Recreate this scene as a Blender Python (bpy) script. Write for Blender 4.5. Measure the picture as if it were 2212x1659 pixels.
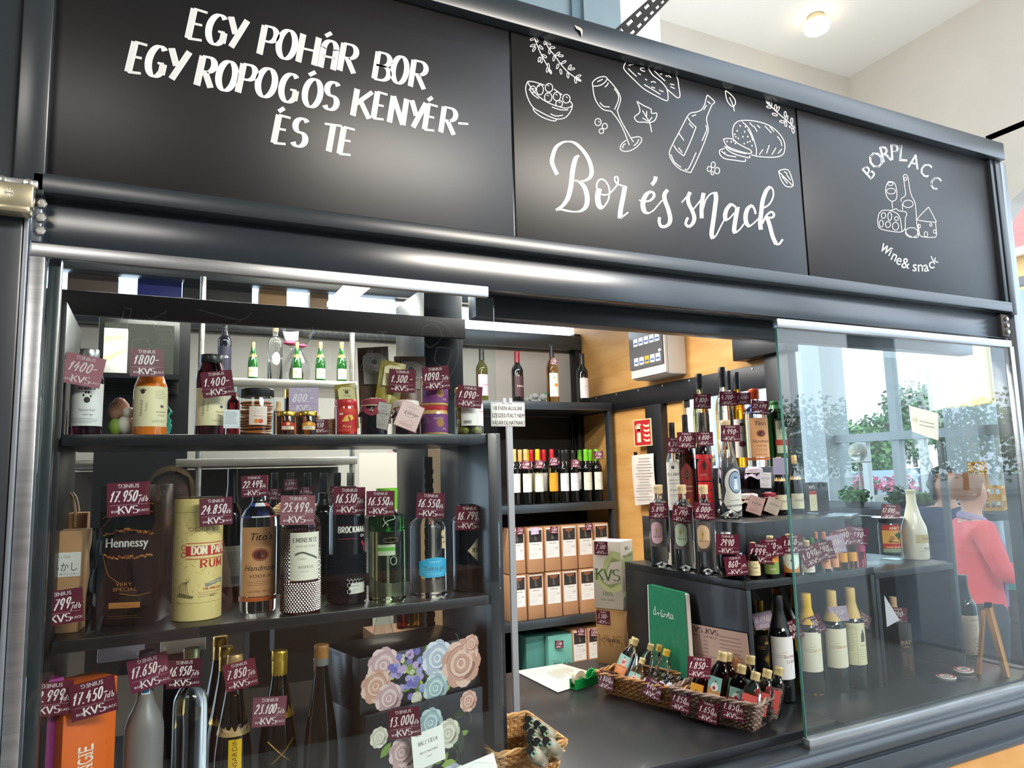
import bpy, bmesh, math, random
from mathutils import Vector, Matrix
rnd = random.Random(7)
S = bpy.context.scene
for o in list(bpy.data.objects): bpy.data.objects.remove(o)
COL = S.collection
sin, cos, pi, rad = math.sin, math.cos, math.pi, math.radians

# ------------------------------------------------------------------ camera, sky, lights, exposure
CAM = Vector((0.0, -1.48, 1.65)); FPX = 1557.89
_y, _p, _r = rad(26.2643), rad(6.9945), rad(-1.5394)
FW = Vector((sin(_y)*cos(_p), cos(_y)*cos(_p), sin(_p)))
_R0 = Vector((cos(_y), -sin(_y), 0)); _U0 = _R0.cross(FW)
RT = cos(_r)*_R0 + sin(_r)*_U0; UP = -sin(_r)*_R0 + cos(_r)*_U0
cd = bpy.data.cameras.new('camera'); cam = bpy.data.objects.new('camera', cd); COL.objects.link(cam)
cd.sensor_width = 36; cd.lens = FPX/2212*36; cd.clip_start = .02; cd.clip_end = 400
m = Matrix((RT, UP, -FW)).transposed().to_4x4(); m.translation = CAM; cam.matrix_world = m
S.camera = cam
S.view_settings.view_transform = 'Standard'; S.view_settings.look = 'None'
S.view_settings.gamma = 1; S.view_settings.use_curve_mapping = False
S.view_settings.exposure = 0.9
cy = S.cycles
cy.max_bounces = 12; cy.transparent_max_bounces = 40; cy.transmission_bounces = 10; cy.glossy_bounces = 5; cy.diffuse_bounces = 4
cy.caustics_reflective = False; cy.caustics_refractive = False; cy.use_denoising = True; cy.sample_clamp_indirect = 6
W = bpy.data.worlds.new('sky'); S.world = W; W.use_nodes = True
nt = W.node_tree; bg = nt.nodes['Background']
tc = nt.nodes.new('ShaderNodeTexCoord'); nz = nt.nodes.new('ShaderNodeTexNoise'); rp = nt.nodes.new('ShaderNodeValToRGB')
nz.inputs['Scale'].default_value = 2.2; nz.inputs['Detail'].default_value = 5
rp.color_ramp.elements[0].position = .38; rp.color_ramp.elements[0].color = (.50, .71, .98, 1)
rp.color_ramp.elements[1].position = .62; rp.color_ramp.elements[1].color = (.84, .92, 1, 1)
nt.links.new(tc.outputs['Generated'], nz.inputs['Vector']); nt.links.new(nz.outputs['Fac'], rp.inputs['Fac'])
nt.links.new(rp.outputs['Color'], bg.inputs['Color']); bg.inputs['Strength'].default_value = 2.25

def area(name, loc, size, power, rot=(0, 0, 0), col=(1, .95, .88)):
    l = bpy.data.lights.new(name, 'AREA'); l.shape = 'RECTANGLE'; l.size, l.size_y = size; l.energy = power; l.color = col
    o = bpy.data.objects.new(name, l); o.location = loc; o.rotation_euler = rot; COL.objects.link(o); return o
area('kiosk_light', (.6, 1.3, 2.58), (1.6, .1), 24)
area('kiosk_light', (1.3, 1.9, 2.6), (1.6, .1), 24)
area('kiosk_light', (1.9, .8, 2.6), (1.2, .1), 20)
area('hall_lamp_and_fill', (1.75, -2.7, 3.18), (1.8, .4), 66, (rad(48), 0, 0), (1, .92, .82))
area('hall_lamp_and_fill', (-1.3, -2.4, 3.1), (1.0, .4), 9, (rad(48), 0, rad(-25)), (1, .95, .88))
area('hall_lamp_and_fill', (3.6, 1.4, 2.95), (1.5, 1.0), 38, (pi, 0, 0), (1, .99, .97))  # unseen upward fill, added to brighten the hall ceiling

# ------------------------------------------------------------------ pixel of the photograph -> point in the place
def ray(px, py): return FW + RT*((px-1106)/FPX) - UP*((py-829.5)/FPX)
def P(px, py, y=0.0):
    d = ray(px, py); return CAM + d*((y-CAM.y)/d.y)
def G(px, py, z):
    d = ray(px, py); return CAM + d*((z-CAM.z)/d.z)
def XP(px, py, x):
    d = ray(px, py); return CAM + d*((x-CAM.x)/d.x)

# ------------------------------------------------------------------ materials
def lin(c):
    if isinstance(c, str):
        c = [int(c[i:i+2], 16)/255 for i in (0, 2, 4)]
    return tuple((v/12.92 if v <= .04045 else ((v+.055)/1.055)**2.4) for v in c) + (1,)
_M = {}
def M(c, rough=.5, metal=0., trans=0., spec=.5, noise=None, emit=0., coat=0., bump=0., ior=1.45, alpha=1., scale=None):
    """one solid (optionally noise-varied) principled material per parameter set; c is an sRGB hex"""
    k = (c, rough, metal, trans, spec, noise, emit, coat, bump, ior, alpha, scale)
    if k in _M: return _M[k]
    mt = bpy.data.materials.new('mat_'+c); mt.use_nodes = True
    t = mt.node_tree; b = t.nodes['Principled BSDF']
    b.inputs['Base Color'].default_value = lin(c); b.inputs['Roughness'].default_value = rough
    b.inputs['Metallic'].default_value = metal; b.inputs['Transmission Weight'].default_value = trans
    b.inputs['Specular IOR Level'].default_value = spec; b.inputs['IOR'].default_value = ior
    b.inputs['Coat Weight'].default_value = coat; b.inputs['Coat Roughness'].default_value = .08; b.inputs['Alpha'].default_value = alpha
    if emit: b.inputs['Emission Color'].default_value = lin(c); b.inputs['Emission Strength'].default_value = emit
    if noise or bump:
        tc = t.nodes.new('ShaderNodeTexCoord'); mp = t.nodes.new('ShaderNodeMapping'); n = t.nodes.new('ShaderNodeTexNoise')
        mp.inputs['Scale'].default_value = scale or (8, 8, 8)
        n.inputs['Scale'].default_value = 1.; n.inputs['Detail'].default_value = 6; n.inputs['Distortion'].default_value = .6
        t.links.new(tc.outputs['Object'], mp.inputs[0]); t.links.new(mp.outputs[0], n.inputs['Vector'])
        if noise:
            r = t.nodes.new('ShaderNodeValToRGB'); r.color_ramp.elements[0].color = lin(c); r.color_ramp.elements[1].color = lin(noise)
            r.color_ramp.elements[0].position = .35; r.color_ramp.elements[1].position = .68
            t.links.new(n.outputs['Fac'], r.inputs['Fac']); t.links.new(r.outputs['Color'], b.inputs['Base Color'])
        if bump:
            bp = t.nodes.new('ShaderNodeBump'); bp.inputs['Strength'].default_value = bump; bp.inputs['Distance'].default_value = .002
            t.links.new(n.outputs['Fac'], bp.inputs['Height']); t.links.new(bp.outputs['Normal'], b.inputs['Normal'])
    _M[k] = mt; return mt
def thin_glass(name, tint='F4FAF8', ior=1.5, rough=0.):
    mt = bpy.data.materials.new(name); mt.use_nodes = True; t = mt.node_tree; t.nodes.remove(t.nodes['Principled BSDF'])
    out = t.nodes['Material Output']; fr = t.nodes.new('ShaderNodeFresnel'); ge = t.nodes.new('ShaderNodeNewGeometry')
    m1 = t.nodes.new('ShaderNodeMath'); m1.operation = 'MULTIPLY_ADD'; m1.inputs[1].default_value = -2; m1.inputs[2].default_value = 1
    m2 = t.nodes.new('ShaderNodeMath'); m2.operation = 'POWER'; m2.inputs[0].default_value = ior
    t.links.new(ge.outputs['Backfacing'], m1.inputs[0]); t.links.new(m1.outputs[0], m2.inputs[1]); t.links.new(m2.outputs[0], fr.inputs['IOR'])
    tr = t.nodes.new('ShaderNodeBsdfTransparent'); tr.inputs[0].default_value = lin(tint)
    gl = t.nodes.new('ShaderNodeBsdfGlossy'); gl.inputs['Roughness'].default_value = rough; mx = t.nodes.new('ShaderNodeMixShader')
    t.links.new(fr.outputs[0], mx.inputs[0]); t.links.new(tr.outputs[0], mx.inputs[1]); t.links.new(gl.outputs[0], mx.inputs[2])
    t.links.new(mx.outputs[0], out.inputs['Surface']); return mt
PANE = thin_glass('pane_glass', 'F8FCFB', 1.5)
FILM = thin_glass('clear_film', 'F2F2F2', 1.7, .12)
JARG = thin_glass('jar_glass', 'F0F4F2', 1.5)
GREY = M('2B3238', .30, spec=.9)           # powder-coated anthracite steel
BLK = M('141518', .38); BLKW = M('17181B', .33, coat=.12, noise='1C1D20', scale=(90, 6, 90)); ALU = M('B9BBBD', .34, metal=.9, noise='A6A8AA', scale=(4, 90, 90))
PLY = M('D9A765', .5, noise='C9934F', scale=(3, 3, 14)); KRAFT = M('BE9168', .75, noise='B5875E', scale=(20, 20, 20))
STEEL = M('B4B0AA', .3, metal=.85, noise='98948E', scale=(3, 40, 40))
WHITE = 'F2F1EE'; INK = '2A2527'; MAR = '5E1B30'

# ------------------------------------------------------------------ mesh building
class MB:
    def __init__(s): s.v = []; s.f = []; s.m = []; s.mats = []
    def mi(s, mat):
        if mat not in s.mats: s.mats.append(mat)
        return s.mats.index(mat)
    def add(s, vs, fs, mat):
        o = len(s.v); k = s.mi(mat); s.v += [tuple(v) for v in vs]
        for f in fs: s.f.append(tuple(i+o for i in f)); s.m.append(k)
        return s
    def box(s, x0, y0, z0, x1, y1, z1, mat, b=0.0):
        if b <= 0:
            v = [(x, y, z) for z in (z0, z1) for y in (y0, y1) for x in (x0, x1)]
            return s.add(v, [(0, 2, 3, 1), (4, 5, 7, 6), (0, 1, 5, 4), (2, 6, 7, 3), (0, 4, 6, 2), (1, 3, 7, 5)], mat)
        bm = bmesh.new(); bmesh.ops.create_cube(bm, size=1)
        for w in bm.verts: w.co = ((x0+x1)/2+w.co.x*(x1-x0), (y0+y1)/2+w.co.y*(y1-y0), (z0+z1)/2+w.co.z*(z1-z0))
        bmesh.ops.bevel(bm, geom=bm.edges[:], offset=b, segments=2, affect='EDGES', profile=.5)
        bm.verts.index_update()
        s.add([w.co[:] for w in bm.verts], [[w.index for w in f.verts] for f in bm.faces], mat); bm.free(); return s
    def lathe(s, prof, mat, n=24, c=(0, 0, 0), sx=1., sy=1., axis='z'):
        v = []; f = []; k = len(prof)
        for (r, z) in prof:
            for i in range(n):
                a = 2*pi*i/n; q = (r*cos(a)*sx, r*sin(a)*sy, z)
                if axis == 'y': q = (q[0], q[2], q[1])
                if axis == 'x': q = (q[2], q[0], q[1])
                v.append((c[0]+q[0], c[1]+q[1], c[2]+q[2]))
        for j in range(k-1):
            for i in range(n):
                a, b2 = j*n+i, j*n+(i+1) % n
                f.append((a, b2, b2+n, a+n))
        if prof[0][0] > 1e-6: f.append(tuple(range(n))[::-1])
        if prof[-1][0] > 1e-6: f.append(tuple((k-1)*n+i for i in range(n)))
        return s.add(v, f, mat)
    def tube(s, pts, r, mat, n=6, closed=False):
        pts = [Vector(p) for p in pts]; k = len(pts); v = []; f = []; prev = None
        for i, p in enumerate(pts):
            a = pts[(i-1) % k] if (i or closed) else p; b = pts[(i+1) % k] if (i < k-1 or closed) else p
            t = (b-a).normalized()
            if prev is None: u = t.orthogonal().normalized()
            else:
                u = prev - t*prev.dot(t); u = u.normalized() if u.length > 1e-6 else t.orthogonal().normalized()
            prev = u; w = t.cross(u); rr = r[i] if isinstance(r, (list, tuple)) else r
            for j in range(n):
                an = 2*pi*j/n; v.append(p+u*(rr*cos(an))+w*(rr*sin(an)))
        for i in range(k if closed else k-1):
            for j in range(n):
                a, b2 = i*n+j, i*n+(j+1) % n; c2, d = ((i+1) % k)*n+(j+1) % n, ((i+1) % k)*n+j
                f.append((a, b2, c2, d))
        if not closed: f.append(tuple(range(n))[::-1]); f.append(tuple((k-1)*n+j for j in range(n)))
        return s.add(v, f, mat)
    def ball(s, c, r, mat, n=12, k=8, sx=1., sy=1., sz=1.):
        return s.lathe([(max(1e-7, r*sin(pi*i/k)), -r*cos(pi*i/k)*sz) for i in range(k+1)], mat, n, c, sx, sy)
    def prism(s, poly, y0, y1, mat):
        """poly in x,z extruded in y"""
        n = len(poly); v = [(p[0], y0, p[1]) for p in poly]+[(p[0], y1, p[1]) for p in poly]
        f = [tuple(range(n)), tuple(range(2*n-1, n-1, -1))]+[(i, i+n, (i+1) % n+n, (i+1) % n) for i in range(n)]
        return s.add(v, f, mat)
    def plate(s, c, right, up, w, h, t, mat):
        """thin card centred at c"""
        c = Vector(c); r = Vector(right).normalized(); u = Vector(up).normalized(); n = r.cross(u)
        v = [c+r*(a*w/2)+u*(b*h/2)+n*(d*t/2) for d in (-1, 1) for b in (-1, 1) for a in (-1, 1)]
        return s.add(v, [(0, 2, 3, 1), (4, 5, 7, 6), (0, 1, 5, 4), (2, 6, 7, 3), (0, 4, 6, 2), (1, 3, 7, 5)], mat)
    def obj(s, name, parent=None, loc=None, smooth=True):
        me = bpy.data.meshes.new(name); me.from_pydata(s.v, [], s.f)
        for mt in s.mats: me.materials.append(mt)
        me.polygons.foreach_set('material_index', s.m)
        if smooth:
            me.polygons.foreach_set('use_smooth', [True]*len(s.f)); me.set_sharp_from_angle(angle=rad(35))
        me.update()
        o = bpy.data.objects.new(name, me); COL.objects.link(o)
        if parent is not None: o.parent = parent
        if loc is not None: o.location = loc
        return o
def tagp(o, label=None, cat=None, group=None, kind=None):
    if label: o['label'] = label
    if cat: o['category'] = cat
    if group: o['group'] = group
    if kind: o['kind'] = kind
    return o
def thing(name, label, cat, loc=(0, 0, 0), rot=0., group=None):
    o = bpy.data.objects.new(name, None); COL.objects.link(o); o.empty_display_size = .02
    o.location = loc; o.rotation_euler = (0, 0, rot) if isinstance(rot, (int, float)) else rot
    return tagp(o, label, cat, group)
def struct(name, mb, label=None, parent=None, smooth=False):
    o = mb.obj(name, parent, smooth=smooth)
    if parent is None: o['kind'] = 'structure'
    if label: o['label'] = label
    return o
def copy_tree(o, parent=None):
    c = o.copy(); COL.objects.link(c)
    if parent is not None: c.parent = parent
    for ch in o.children: copy_tree(ch, c)
    return c

# ------------------------------------------------------------------ flat print: lettering and drawings as thin triangles
_G = {}
def glyph(ch):
    if ch in _G: return _G[ch]
    cu = bpy.data.curves.new('g', 'FONT'); cu.body = ch; cu.size = 1; cu.resolution_u = 2
    o = bpy.data.objects.new('g', cu); COL.objects.link(o)
    dg = bpy.context.evaluated_depsgraph_get(); me = o.evaluated_get(dg).to_mesh(); me.calc_loop_triangles()
    v = [(q.co.x, q.co.y) for q in me.vertices]; tr = [tuple(v[i] for i in t.vertices) for t in me.loop_triangles]
    xs = [q[0] for q in v] or [0]; adv = (max(xs)+max(.03, min(xs))) if v else .28
    bpy.data.objects.remove(o); bpy.data.curves.remove(cu)
    _G[ch] = (tr, adv); return _G[ch]
# stroke capitals (u, v in 0..1): used for brush lettering, contrast capitals and handwriting
def arc(cx, cy, rx, ry, a0, a1, n=10): return [(cx+rx*cos(rad(a0+(a1-a0)*i/n)), cy+ry*sin(rad(a0+(a1-a0)*i/n))) for i in range(n+1)]
SF = {
 'A': [[(.05, 0), (.5, 1)], [(.5, 1), (.95, 0)], [(.2, .35), (.8, .35)]],
 'a': [[(.1, 0), (.1, .7)]+arc(.5, .7, .4, .3, 180, 0, 8)+[(.9, .7), (.9, 0)], [(.1, .42), (.9, .42)]],
 'B': [[(.1, 0), (.1, 1)], [(.1, 1)]+arc(.45, .76, .4, .24, 90, -90, 8)+[(.1, .52)], [(.1, .52)]+arc(.48, .26, .44, .26, 90, -90, 8)+[(.1, 0)]],
 'C': [arc(.52, .5, .44, .5, 50, 310, 16)],
 'D': [[(.1, 0), (.1, 1)], [(.1, 1)]+arc(.4, .5, .52, .5, 90, -90, 12)+[(.1, 0)]],
 'E': [[(.12, 0), (.12, 1)], [(.12, 1), (.9, .97)], [(.12, .52), (.75, .52)], [(.12, 0), (.9, .03)]],
 'F': [[(.12, 0), (.12, 1)], [(.12, 1), (.9, 1)], [(.12, .52), (.75, .52)]],
 'G': [arc(.54, .5, .46, .5, 50, 320, 16), [(.6, .45), (.95, .45)], [(.92, .45), (.92, .1)]],
 'H': [[(.1, 0), (.1, 1)], [(.9, 0), (.9, 1)], [(.1, .5), (.9, .5)]],
 'I': [[(.5, 0), (.5, 1)]],
 'J': [[(.7, 1), (.7, .25)]+arc(.42, .25, .28, .25, 0, -150, 8)],
 'K': [[(.1, 0), (.1, 1)], [(.9, 1), (.12, .42)], [(.35, .6), (.95, 0)]],
 'L': [[(.12, 0), (.12, 1)], [(.12, 0), (.9, .02)]],
 'M': [[(.06, 0), (.1, 1)], [(.1, 1), (.5, .15)], [(.5, .15), (.9, 1)], [(.9, 1), (.95, 0)]],
 'N': [[(.1, 0), (.1, 1)], [(.1, 1), (.88, 0)], [(.88, 0), (.88, 1)]],
 'O': [arc(.5, .5, .44, .5, 90, 450, 24)],
 'P': [[(.12, 0), (.12, 1)], [(.12, 1)]+arc(.5, .74, .4, .26, 90, -90, 10)+[(.12, .48)]],
 'R': [[(.12, 0), (.12, 1)], [(.12, 1)]+arc(.5, .75, .38, .25, 90, -90, 10)+[(.12, .5)], [(.42, .5), (.92, 0)]],
 'S': [arc(.5, .75, .38, .25, 35, 270, 12)+arc(.5, .25, .4, .25, 90, -150, 12)],
 'T': [[(.5, 0), (.5, 1)], [(.0, .97), (1., 1)]],
 'U': [[(.1, 1), (.1, .35)]+arc(.5, .35, .4, .35, 180, 360, 10)+[(.9, .35), (.9, 1)]],
 'V': [[(.02, 1), (.5, 0)], [(.5, 0), (.98, 1)]],
 'Y': [[(.05, 1), (.48, .45)], [(.98, 1), (.38, 0)]],
 'Z': [[(.08, 1), (.92, 1)], [(.92, 1), (.08, 0)], [(.08, 0), (.92, 0)]],
 '0': [arc(.5, .5, .36, .5, 80, 440, 18)], '1': [[(.12, .6), (.62, 1), (.5, 0)]],
 '2': [arc(.5, .72, .36, .28, 170, -20, 8)+[(.1, .02), (.92, .04)]],
 '3': [[(.15, .97), (.8, .97), (.42, .6)]+arc(.46, .3, .38, .3, 80, -140, 10)],
 '4': [[(.5, 1), (.1, .35), (.92, .4)], [(.72, .7), (.62, 0)]],
 '5': [[(.9, .98), (.3, .96), (.22, .55)]+arc(.46, .3, .38, .3, 110, -140, 10)],
 '6': [[(.75, 1), (.3, .6)]+arc(.46, .27, .34, .27, 160, -200, 14)],
 '7': [[(.1, .95), (.9, 1), (.4, 0)], [(.3, .5), (.85, .52)]],
 '8': [arc(.5, .75, .3, .25, 30, 270, 9)+arc(.5, .25, .34, .25, 90, -270, 14)+arc(.5, .75, .3, .25, -90, 30, 5)],
 '9': [arc(.48, .72, .34, .28, 10, 370, 14)+[(.6, 0)]],
 '-': [[(0., .45), (1., .5)]], '.': [[(.4, .0), (.4, .1)]], '/': [[(.1, -.35), (.8, .75)]], ',': [[(.45, .08), (.3, -.15)]],
 'd': [arc(.4, .28, .28, .28, 30, 390, 10), [(.72, 1), (.7, 0)]], 'b': [[(.2, 1), (.2, .05)], arc(.48, .28, .28, .28, 200, -170, 10)],
}
SW = {'I': .3, '1': .62, '.': .4, '-': .75, '/': .6, 'M': 1.15, ',': .3}
def smooth(pts, k=5):
    if len(pts) < 3: return pts
    out = []
    for i in range(len(pts)-1):
        p0 = pts[max(0, i-1)]; p1 = pts[i]; p2 = pts[i+1]; p3 = pts[min(len(pts)-1, i+2)]
        for j in range(k):
            t = j/k
            out.append(tuple(.5*((2*p1[a])+(-p0[a]+p2[a])*t+(2*p0[a]-5*p1[a]+4*p2[a]-p3[a])*t*t+(-p0[a]+3*p1[a]-3*p2[a]+p3[a])*t**3) for a in (0, 1)))
    out.append(tuple(pts[-1])); return out
def ribbon(pts, w):
    """triangles of a ribbon; w is a width or a function of the unit direction"""
    n = len(pts); L = []; Rr = []; tr = []
    for i, p in enumerate(pts):
        a = pts[max(0, i-1)]; b = pts[min(n-1, i+1)]
        if i == n-1 and pts[0] == pts[-1]: b = pts[1]
        if i == 0 and pts[0] == pts[-1]: a = pts[-2]
        dx, dy = b[0]-a[0], b[1]-a[1]; l = math.hypot(dx, dy) or 1e-9; dx /= l; dy /= l
        h = (w(dx, dy) if callable(w) else w)/2
        L.append((p[0]-dy*h, p[1]+dx*h)); Rr.append((p[0]+dy*h, p[1]-dx*h))
    for i in range(n-1): tr += [(L[i], Rr[i], Rr[i+1]), (L[i], Rr[i+1], L[i+1])]
    return tr
class Art:
    """print in millimetres (or photo pixels) about a centre; place() lays it on a surface"""
    def __init__(s): s.ops = []
    def tris(s, tr, col): s.ops.append((tr, col)); return s
    def r(s, x0, y0, x1, y1, col): return s.tris([((x0, y0), (x1, y0), (x1, y1)), ((x0, y0), (x1, y1), (x0, y1))], col)
    def p(s, pts, col):
        cx = sum(q[0] for q in pts)/len(pts); cy2 = sum(q[1] for q in pts)/len(pts)
        return s.tris([((cx, cy2), pts[i], pts[(i+1) % len(pts)]) for i in range(len(pts))], col)
    def e(s, cx, cy2, rx, ry, col, n=20): return s.p([(cx+rx*cos(2*pi*i/n), cy2+ry*sin(2*pi*i/n)) for i in range(n)], col)
    def o(s, cx, cy2, rx, ry, w, col, n=18, rot=0.):
        c, q = cos(rot), sin(rot)
        return s.tris(ribbon([(cx+rx*cos(2*pi*i/n)*c-ry*sin(2*pi*i/n)*q, cy2+rx*cos(2*pi*i/n)*q+ry*sin(2*pi*i/n)*c) for i in range(n)]+[(cx+rx*c, cy2+rx*q)], w), col)
    def s(s, pts, w, col, sm=True): return s.tris(ribbon(smooth(pts) if sm else pts, w), col)
    def lines(s, x0, x1, y, n, dy, w, col, jag=.3):
        tr = []
        for i in range(n):
            xe = x1-(x1-x0)*jag*rnd.random(); yy = y-i*dy; tr += [((x0, yy), (xe, yy), (xe, yy+w)), ((x0, yy), (xe, yy+w), (x0, yy+w))]
        return s.tris(tr, col)
    def t(s, txt, cx, y, size, col, xs=1., shear=0., al='c', rot=0., flip=(), bold=0.):
        gs = [glyph(c) for c in txt]; wd = sum(g[1] for g in gs)*size*xs
        x = cx-(wd/2 if al == 'c' else 0 if al == 'l' else wd); x0 = x-cx; tr = []; c, q = cos(rot), sin(rot); ox = x0
        for i, (g, a) in enumerate(gs):
            for t3 in g:
                w = []
                for (u, v) in t3:
                    if i in flip: u, v = a-u, (.73-v if flip[i] == 2 else v)
                    X = ox+(u+shear*v)*size*xs; Y = v*size; w.append((cx+X*c-Y*q, y+X*q+Y*c))
                tr.append(tuple(w))
            ox += a*size*xs
        if bold: tr = tr+[tuple((u+bold, v) for (u, v) in t3) for t3 in tr]
        return s.tris(tr, col)
    def cap(s, txt, cx, y, h, col, w=.62, thick=.2, thin=.07, gap=.16, serif=False, shear=0., al='c', wd=None, rot=0., hand=0.):
        """stroke capitals with brush contrast; h = capital height"""
        tot = sum((SW.get(c, 1.)*w if c != ' ' else .4)+gap for c in txt)*h
        k = wd/tot if wd else 1.; x = cx-(tot*k/2 if al == 'c' else 0); tr = []; c0, q0 = cos(rot), sin(rot)
        f = lambda dx, dy: (thin+(thick-thin)*abs(dy)**1.3)*h
        def mp(u, v): 
            X, Y = u-cx+shear*v, v; return (cx+X*c0-Y*q0, y+X*q0+Y*c0)
        for ch in txt:
            if ch == ' ': x += (.4+gap)*h*k; continue
            acc = ch in 'ÁÉÓÖ'; b = {'Á': 'A', 'É': 'E', 'Ó': 'O', 'Ö': 'O'}.get(ch, ch)
            cw = SW.get(b, 1.)*w*h*k; jx, jy = (hand*h*(rnd.random()-.5), hand*h*(rnd.random()-.5)) if hand else (0, 0)
            for st in SF.get(b, []):
                pts = [mp(x+jx+u*cw, v*h+jy) for (u, v) in st]; tr += ribbon(pts, f)
                if serif and len(st) == 2 and abs(st[0][0]-st[1][0]) < .12:
                    for (u, v) in st: tr += ribbon([mp(x+u*cw-.16*h, v*h), mp(x+u*cw+.16*h, v*h)], thin*h)
            if acc: tr += ribbon([mp(x+.45*cw, 1.1*h), mp(x+.75*cw, 1.28*h)], .13*h)
            x += cw+gap*h*k
        return s.tris(tr, col)
    def kvs(s, cx, y, h, col): return s.cap('KVS', cx, y, h, col, w=.8, thick=.2, thin=.05, gap=.06, serif=True)
    def genius(s, cx, y, h, col):
        return s.t('GENIUS', cx, y, h*1.38, col, flip={0: 2, 1: 1}, bold=h*.04)
    def place(s, name, parent, fn, maxdx=None, eps=.00008, step=.00003, mat=None, rough=.55):
        mb = MB(); k = -1; last = None; lv = sum(1 for i in range(len(s.ops)) if i == 0 or s.ops[i][1] != s.ops[i-1][1]); step = min(step, .0009/max(1, lv))
        for (tr, col) in s.ops:
            k += col != last; last = col
            st = list(tr); off = eps+step*k; mm = mat or (M(col, rough) if isinstance(col, str) else col); vs = []; fs = []
            while st:
                t3 = st.pop()
                if maxdx:
                    ds = [(abs(t3[i][0]-t3[(i+1) % 3][0]), i) for i in range(3)]; d, i = max(ds)
                    if d > maxdx:
                        a, b, c = t3[i], t3[(i+1) % 3], t3[(i+2) % 3]; mm2 = ((a[0]+b[0])/2, (a[1]+b[1])/2)
                        st += [(a, mm2, c), (mm2, b, c)]; continue
                o = len(vs); vs += [fn(q[0], q[1], off) for q in t3]; fs.append((o, o+1, o+2))
            mb.add(vs, fs, mm)
        return mb.obj(name, parent, smooth=False)
def onflat(d, zc, x0=0.):        # print on a front face at local y = -d
    return lambda x, y, o: (x0+x/1000, -d-o, zc+y/1000)
def onside(xs, zc, sgn):         # print on a side face at local x = xs
    return lambda x, y, o: (xs+sgn*o, -sgn*-x/1000 if False else sgn*x/1000, zc+y/1000)
def oncyl(R, zc, sy=1.):
    return lambda x, y, o: ((R+o)*sin(x/1000/R), -(R+o)*sy*cos(x/1000/R), zc+y/1000)
# ------------------------------------------------------------------ setting: hall
XW = 6.294; HC = 5.6; YB = 3.24
PLASTER = M('D6D2CA', .85, noise='D0CCC4', scale=(1.5, 1.5, 1.5)); CEILW = M('E4E3DF', .9)
FLOORM = M('B5B1AA', .55, noise='A8A49D', scale=(2, 2, 2)); FRAMEG = M('A8ADB2', .45); PAVE = M('A5A5A2', .8, noise='9A9A96', scale=(1, 1, 1))
struct('floor', MB().box(-6, -9, -.1, XW, 9, 0, FLOORM), 'grey market hall floor')
struct('ceiling', MB().box(-6, -1.2, HC, XW+.1, YB+.1, HC+.1, CEILW), 'flat white hall ceiling over the stall')
struct('ceiling_left', MB().box(-6, -9, HC-.3, 3.3, -1.2, HC-.2, M('5F5751', .8)), 'unseen taupe hall ceiling added over the aisle to cut the skylight').name = 'ceiling'  # unseen; added and kept dark so the left sign reflects no skylight
struct('wall_back', MB().box(-3, YB, 3.3, XW, YB+.15, HC, PLASTER), 'off-white wall above the stall')
wr = MB()
wr.box(XW, -1.2, 4.35, XW+.2, 9, HC+.1, PLASTER); wr.box(XW, 1.98, 3.7, XW+.2, 9, 4.35, PLASTER)
# arched top of the opening right of the stall
ap = [(1.98, 3.7), (1.98, 4.4), (-1.2, 4.4)]+[(.4+1.58*cos(rad(a)), 3.55+.55*sin(rad(a))) for a in range(180, -1, -12)]
n = len(ap); wr.add([(XW, p[0], p[1]) for p in ap]+[(XW+.2, p[0], p[1]) for p in ap], [tuple(range(n)), tuple(range(2*n-1, n-1, -1))]+[(i, i+n, (i+1) % n+n, (i+1) % n) for i in range(n)], PLASTER)
struct('wall_right', wr, 'off-white wall above the hall windows')
WGL = thin_glass('hall_window_glass', 'FFFFFF', 1.3)
wn = bpy.data.objects.new('window_3', None); COL.objects.link(wn); wn['kind'] = 'structure'; wn['label'] = 'tall grey-framed window wall of the market hall'
for (a, b, dx, nm) in ((3.73, 4.07, .35, 'pillar'), (3.02, 3.1, .08, 'mullion'), (2.215, 2.5, .3, 'pillar'), (1.90, 1.99, .12, 'mullion'), (5.2, 5.4, .3, 'pillar'), (-1.3, -1.1, .2, 'pillar'), (.45, .52, .1, 'mullion'), (-3.4, -3.1, .3, 'pillar'), (-6.2, -5.9, .3, 'pillar'), (-4.8, -4.7, .1, 'mullion'), (7.4, 7.6, .3, 'pillar')):
    MB().box(XW-dx*.5, a, 0, XW+dx*.5, b, HC if b < -1.15 else 4.36 if b < 1.99 else 3.7, FRAMEG).obj(nm, wn, smooth=False)
MB().box(XW-.05, -9, 1.86, XW+.05, 9, 1.94, FRAMEG).obj('transom', wn, smooth=False)
MB().box(XW-.04, -1.1, 3.05, XW+.04, 1.9, 3.12, FRAMEG).obj('transom', wn, smooth=False)
for a in (3.38, 2.78, 4.6, 1.4, -.2, 2.1): MB().box(XW-.03, a, 0, XW+.03, a+.06, 1.9, M('DDE0E2', .4)).obj('mullion', wn, smooth=False)
MB().box(XW-.005, -9, 0, XW+.005, 9, 3.7, WGL).obj('glass_pane', wn, smooth=False)
struct('wall_far', MB().box(-6, -9, 0, XW, -8.8, HC, M('77706A', .8, noise='6A645E', scale=(1, 1, 1))), 'brown-grey far wall of the hall behind the camera')
struct('wall_left', MB().box(-6, -9, 0, -5.8, 3.2, HC, M('77706A', .8)), 'brown-grey hall wall')
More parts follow.
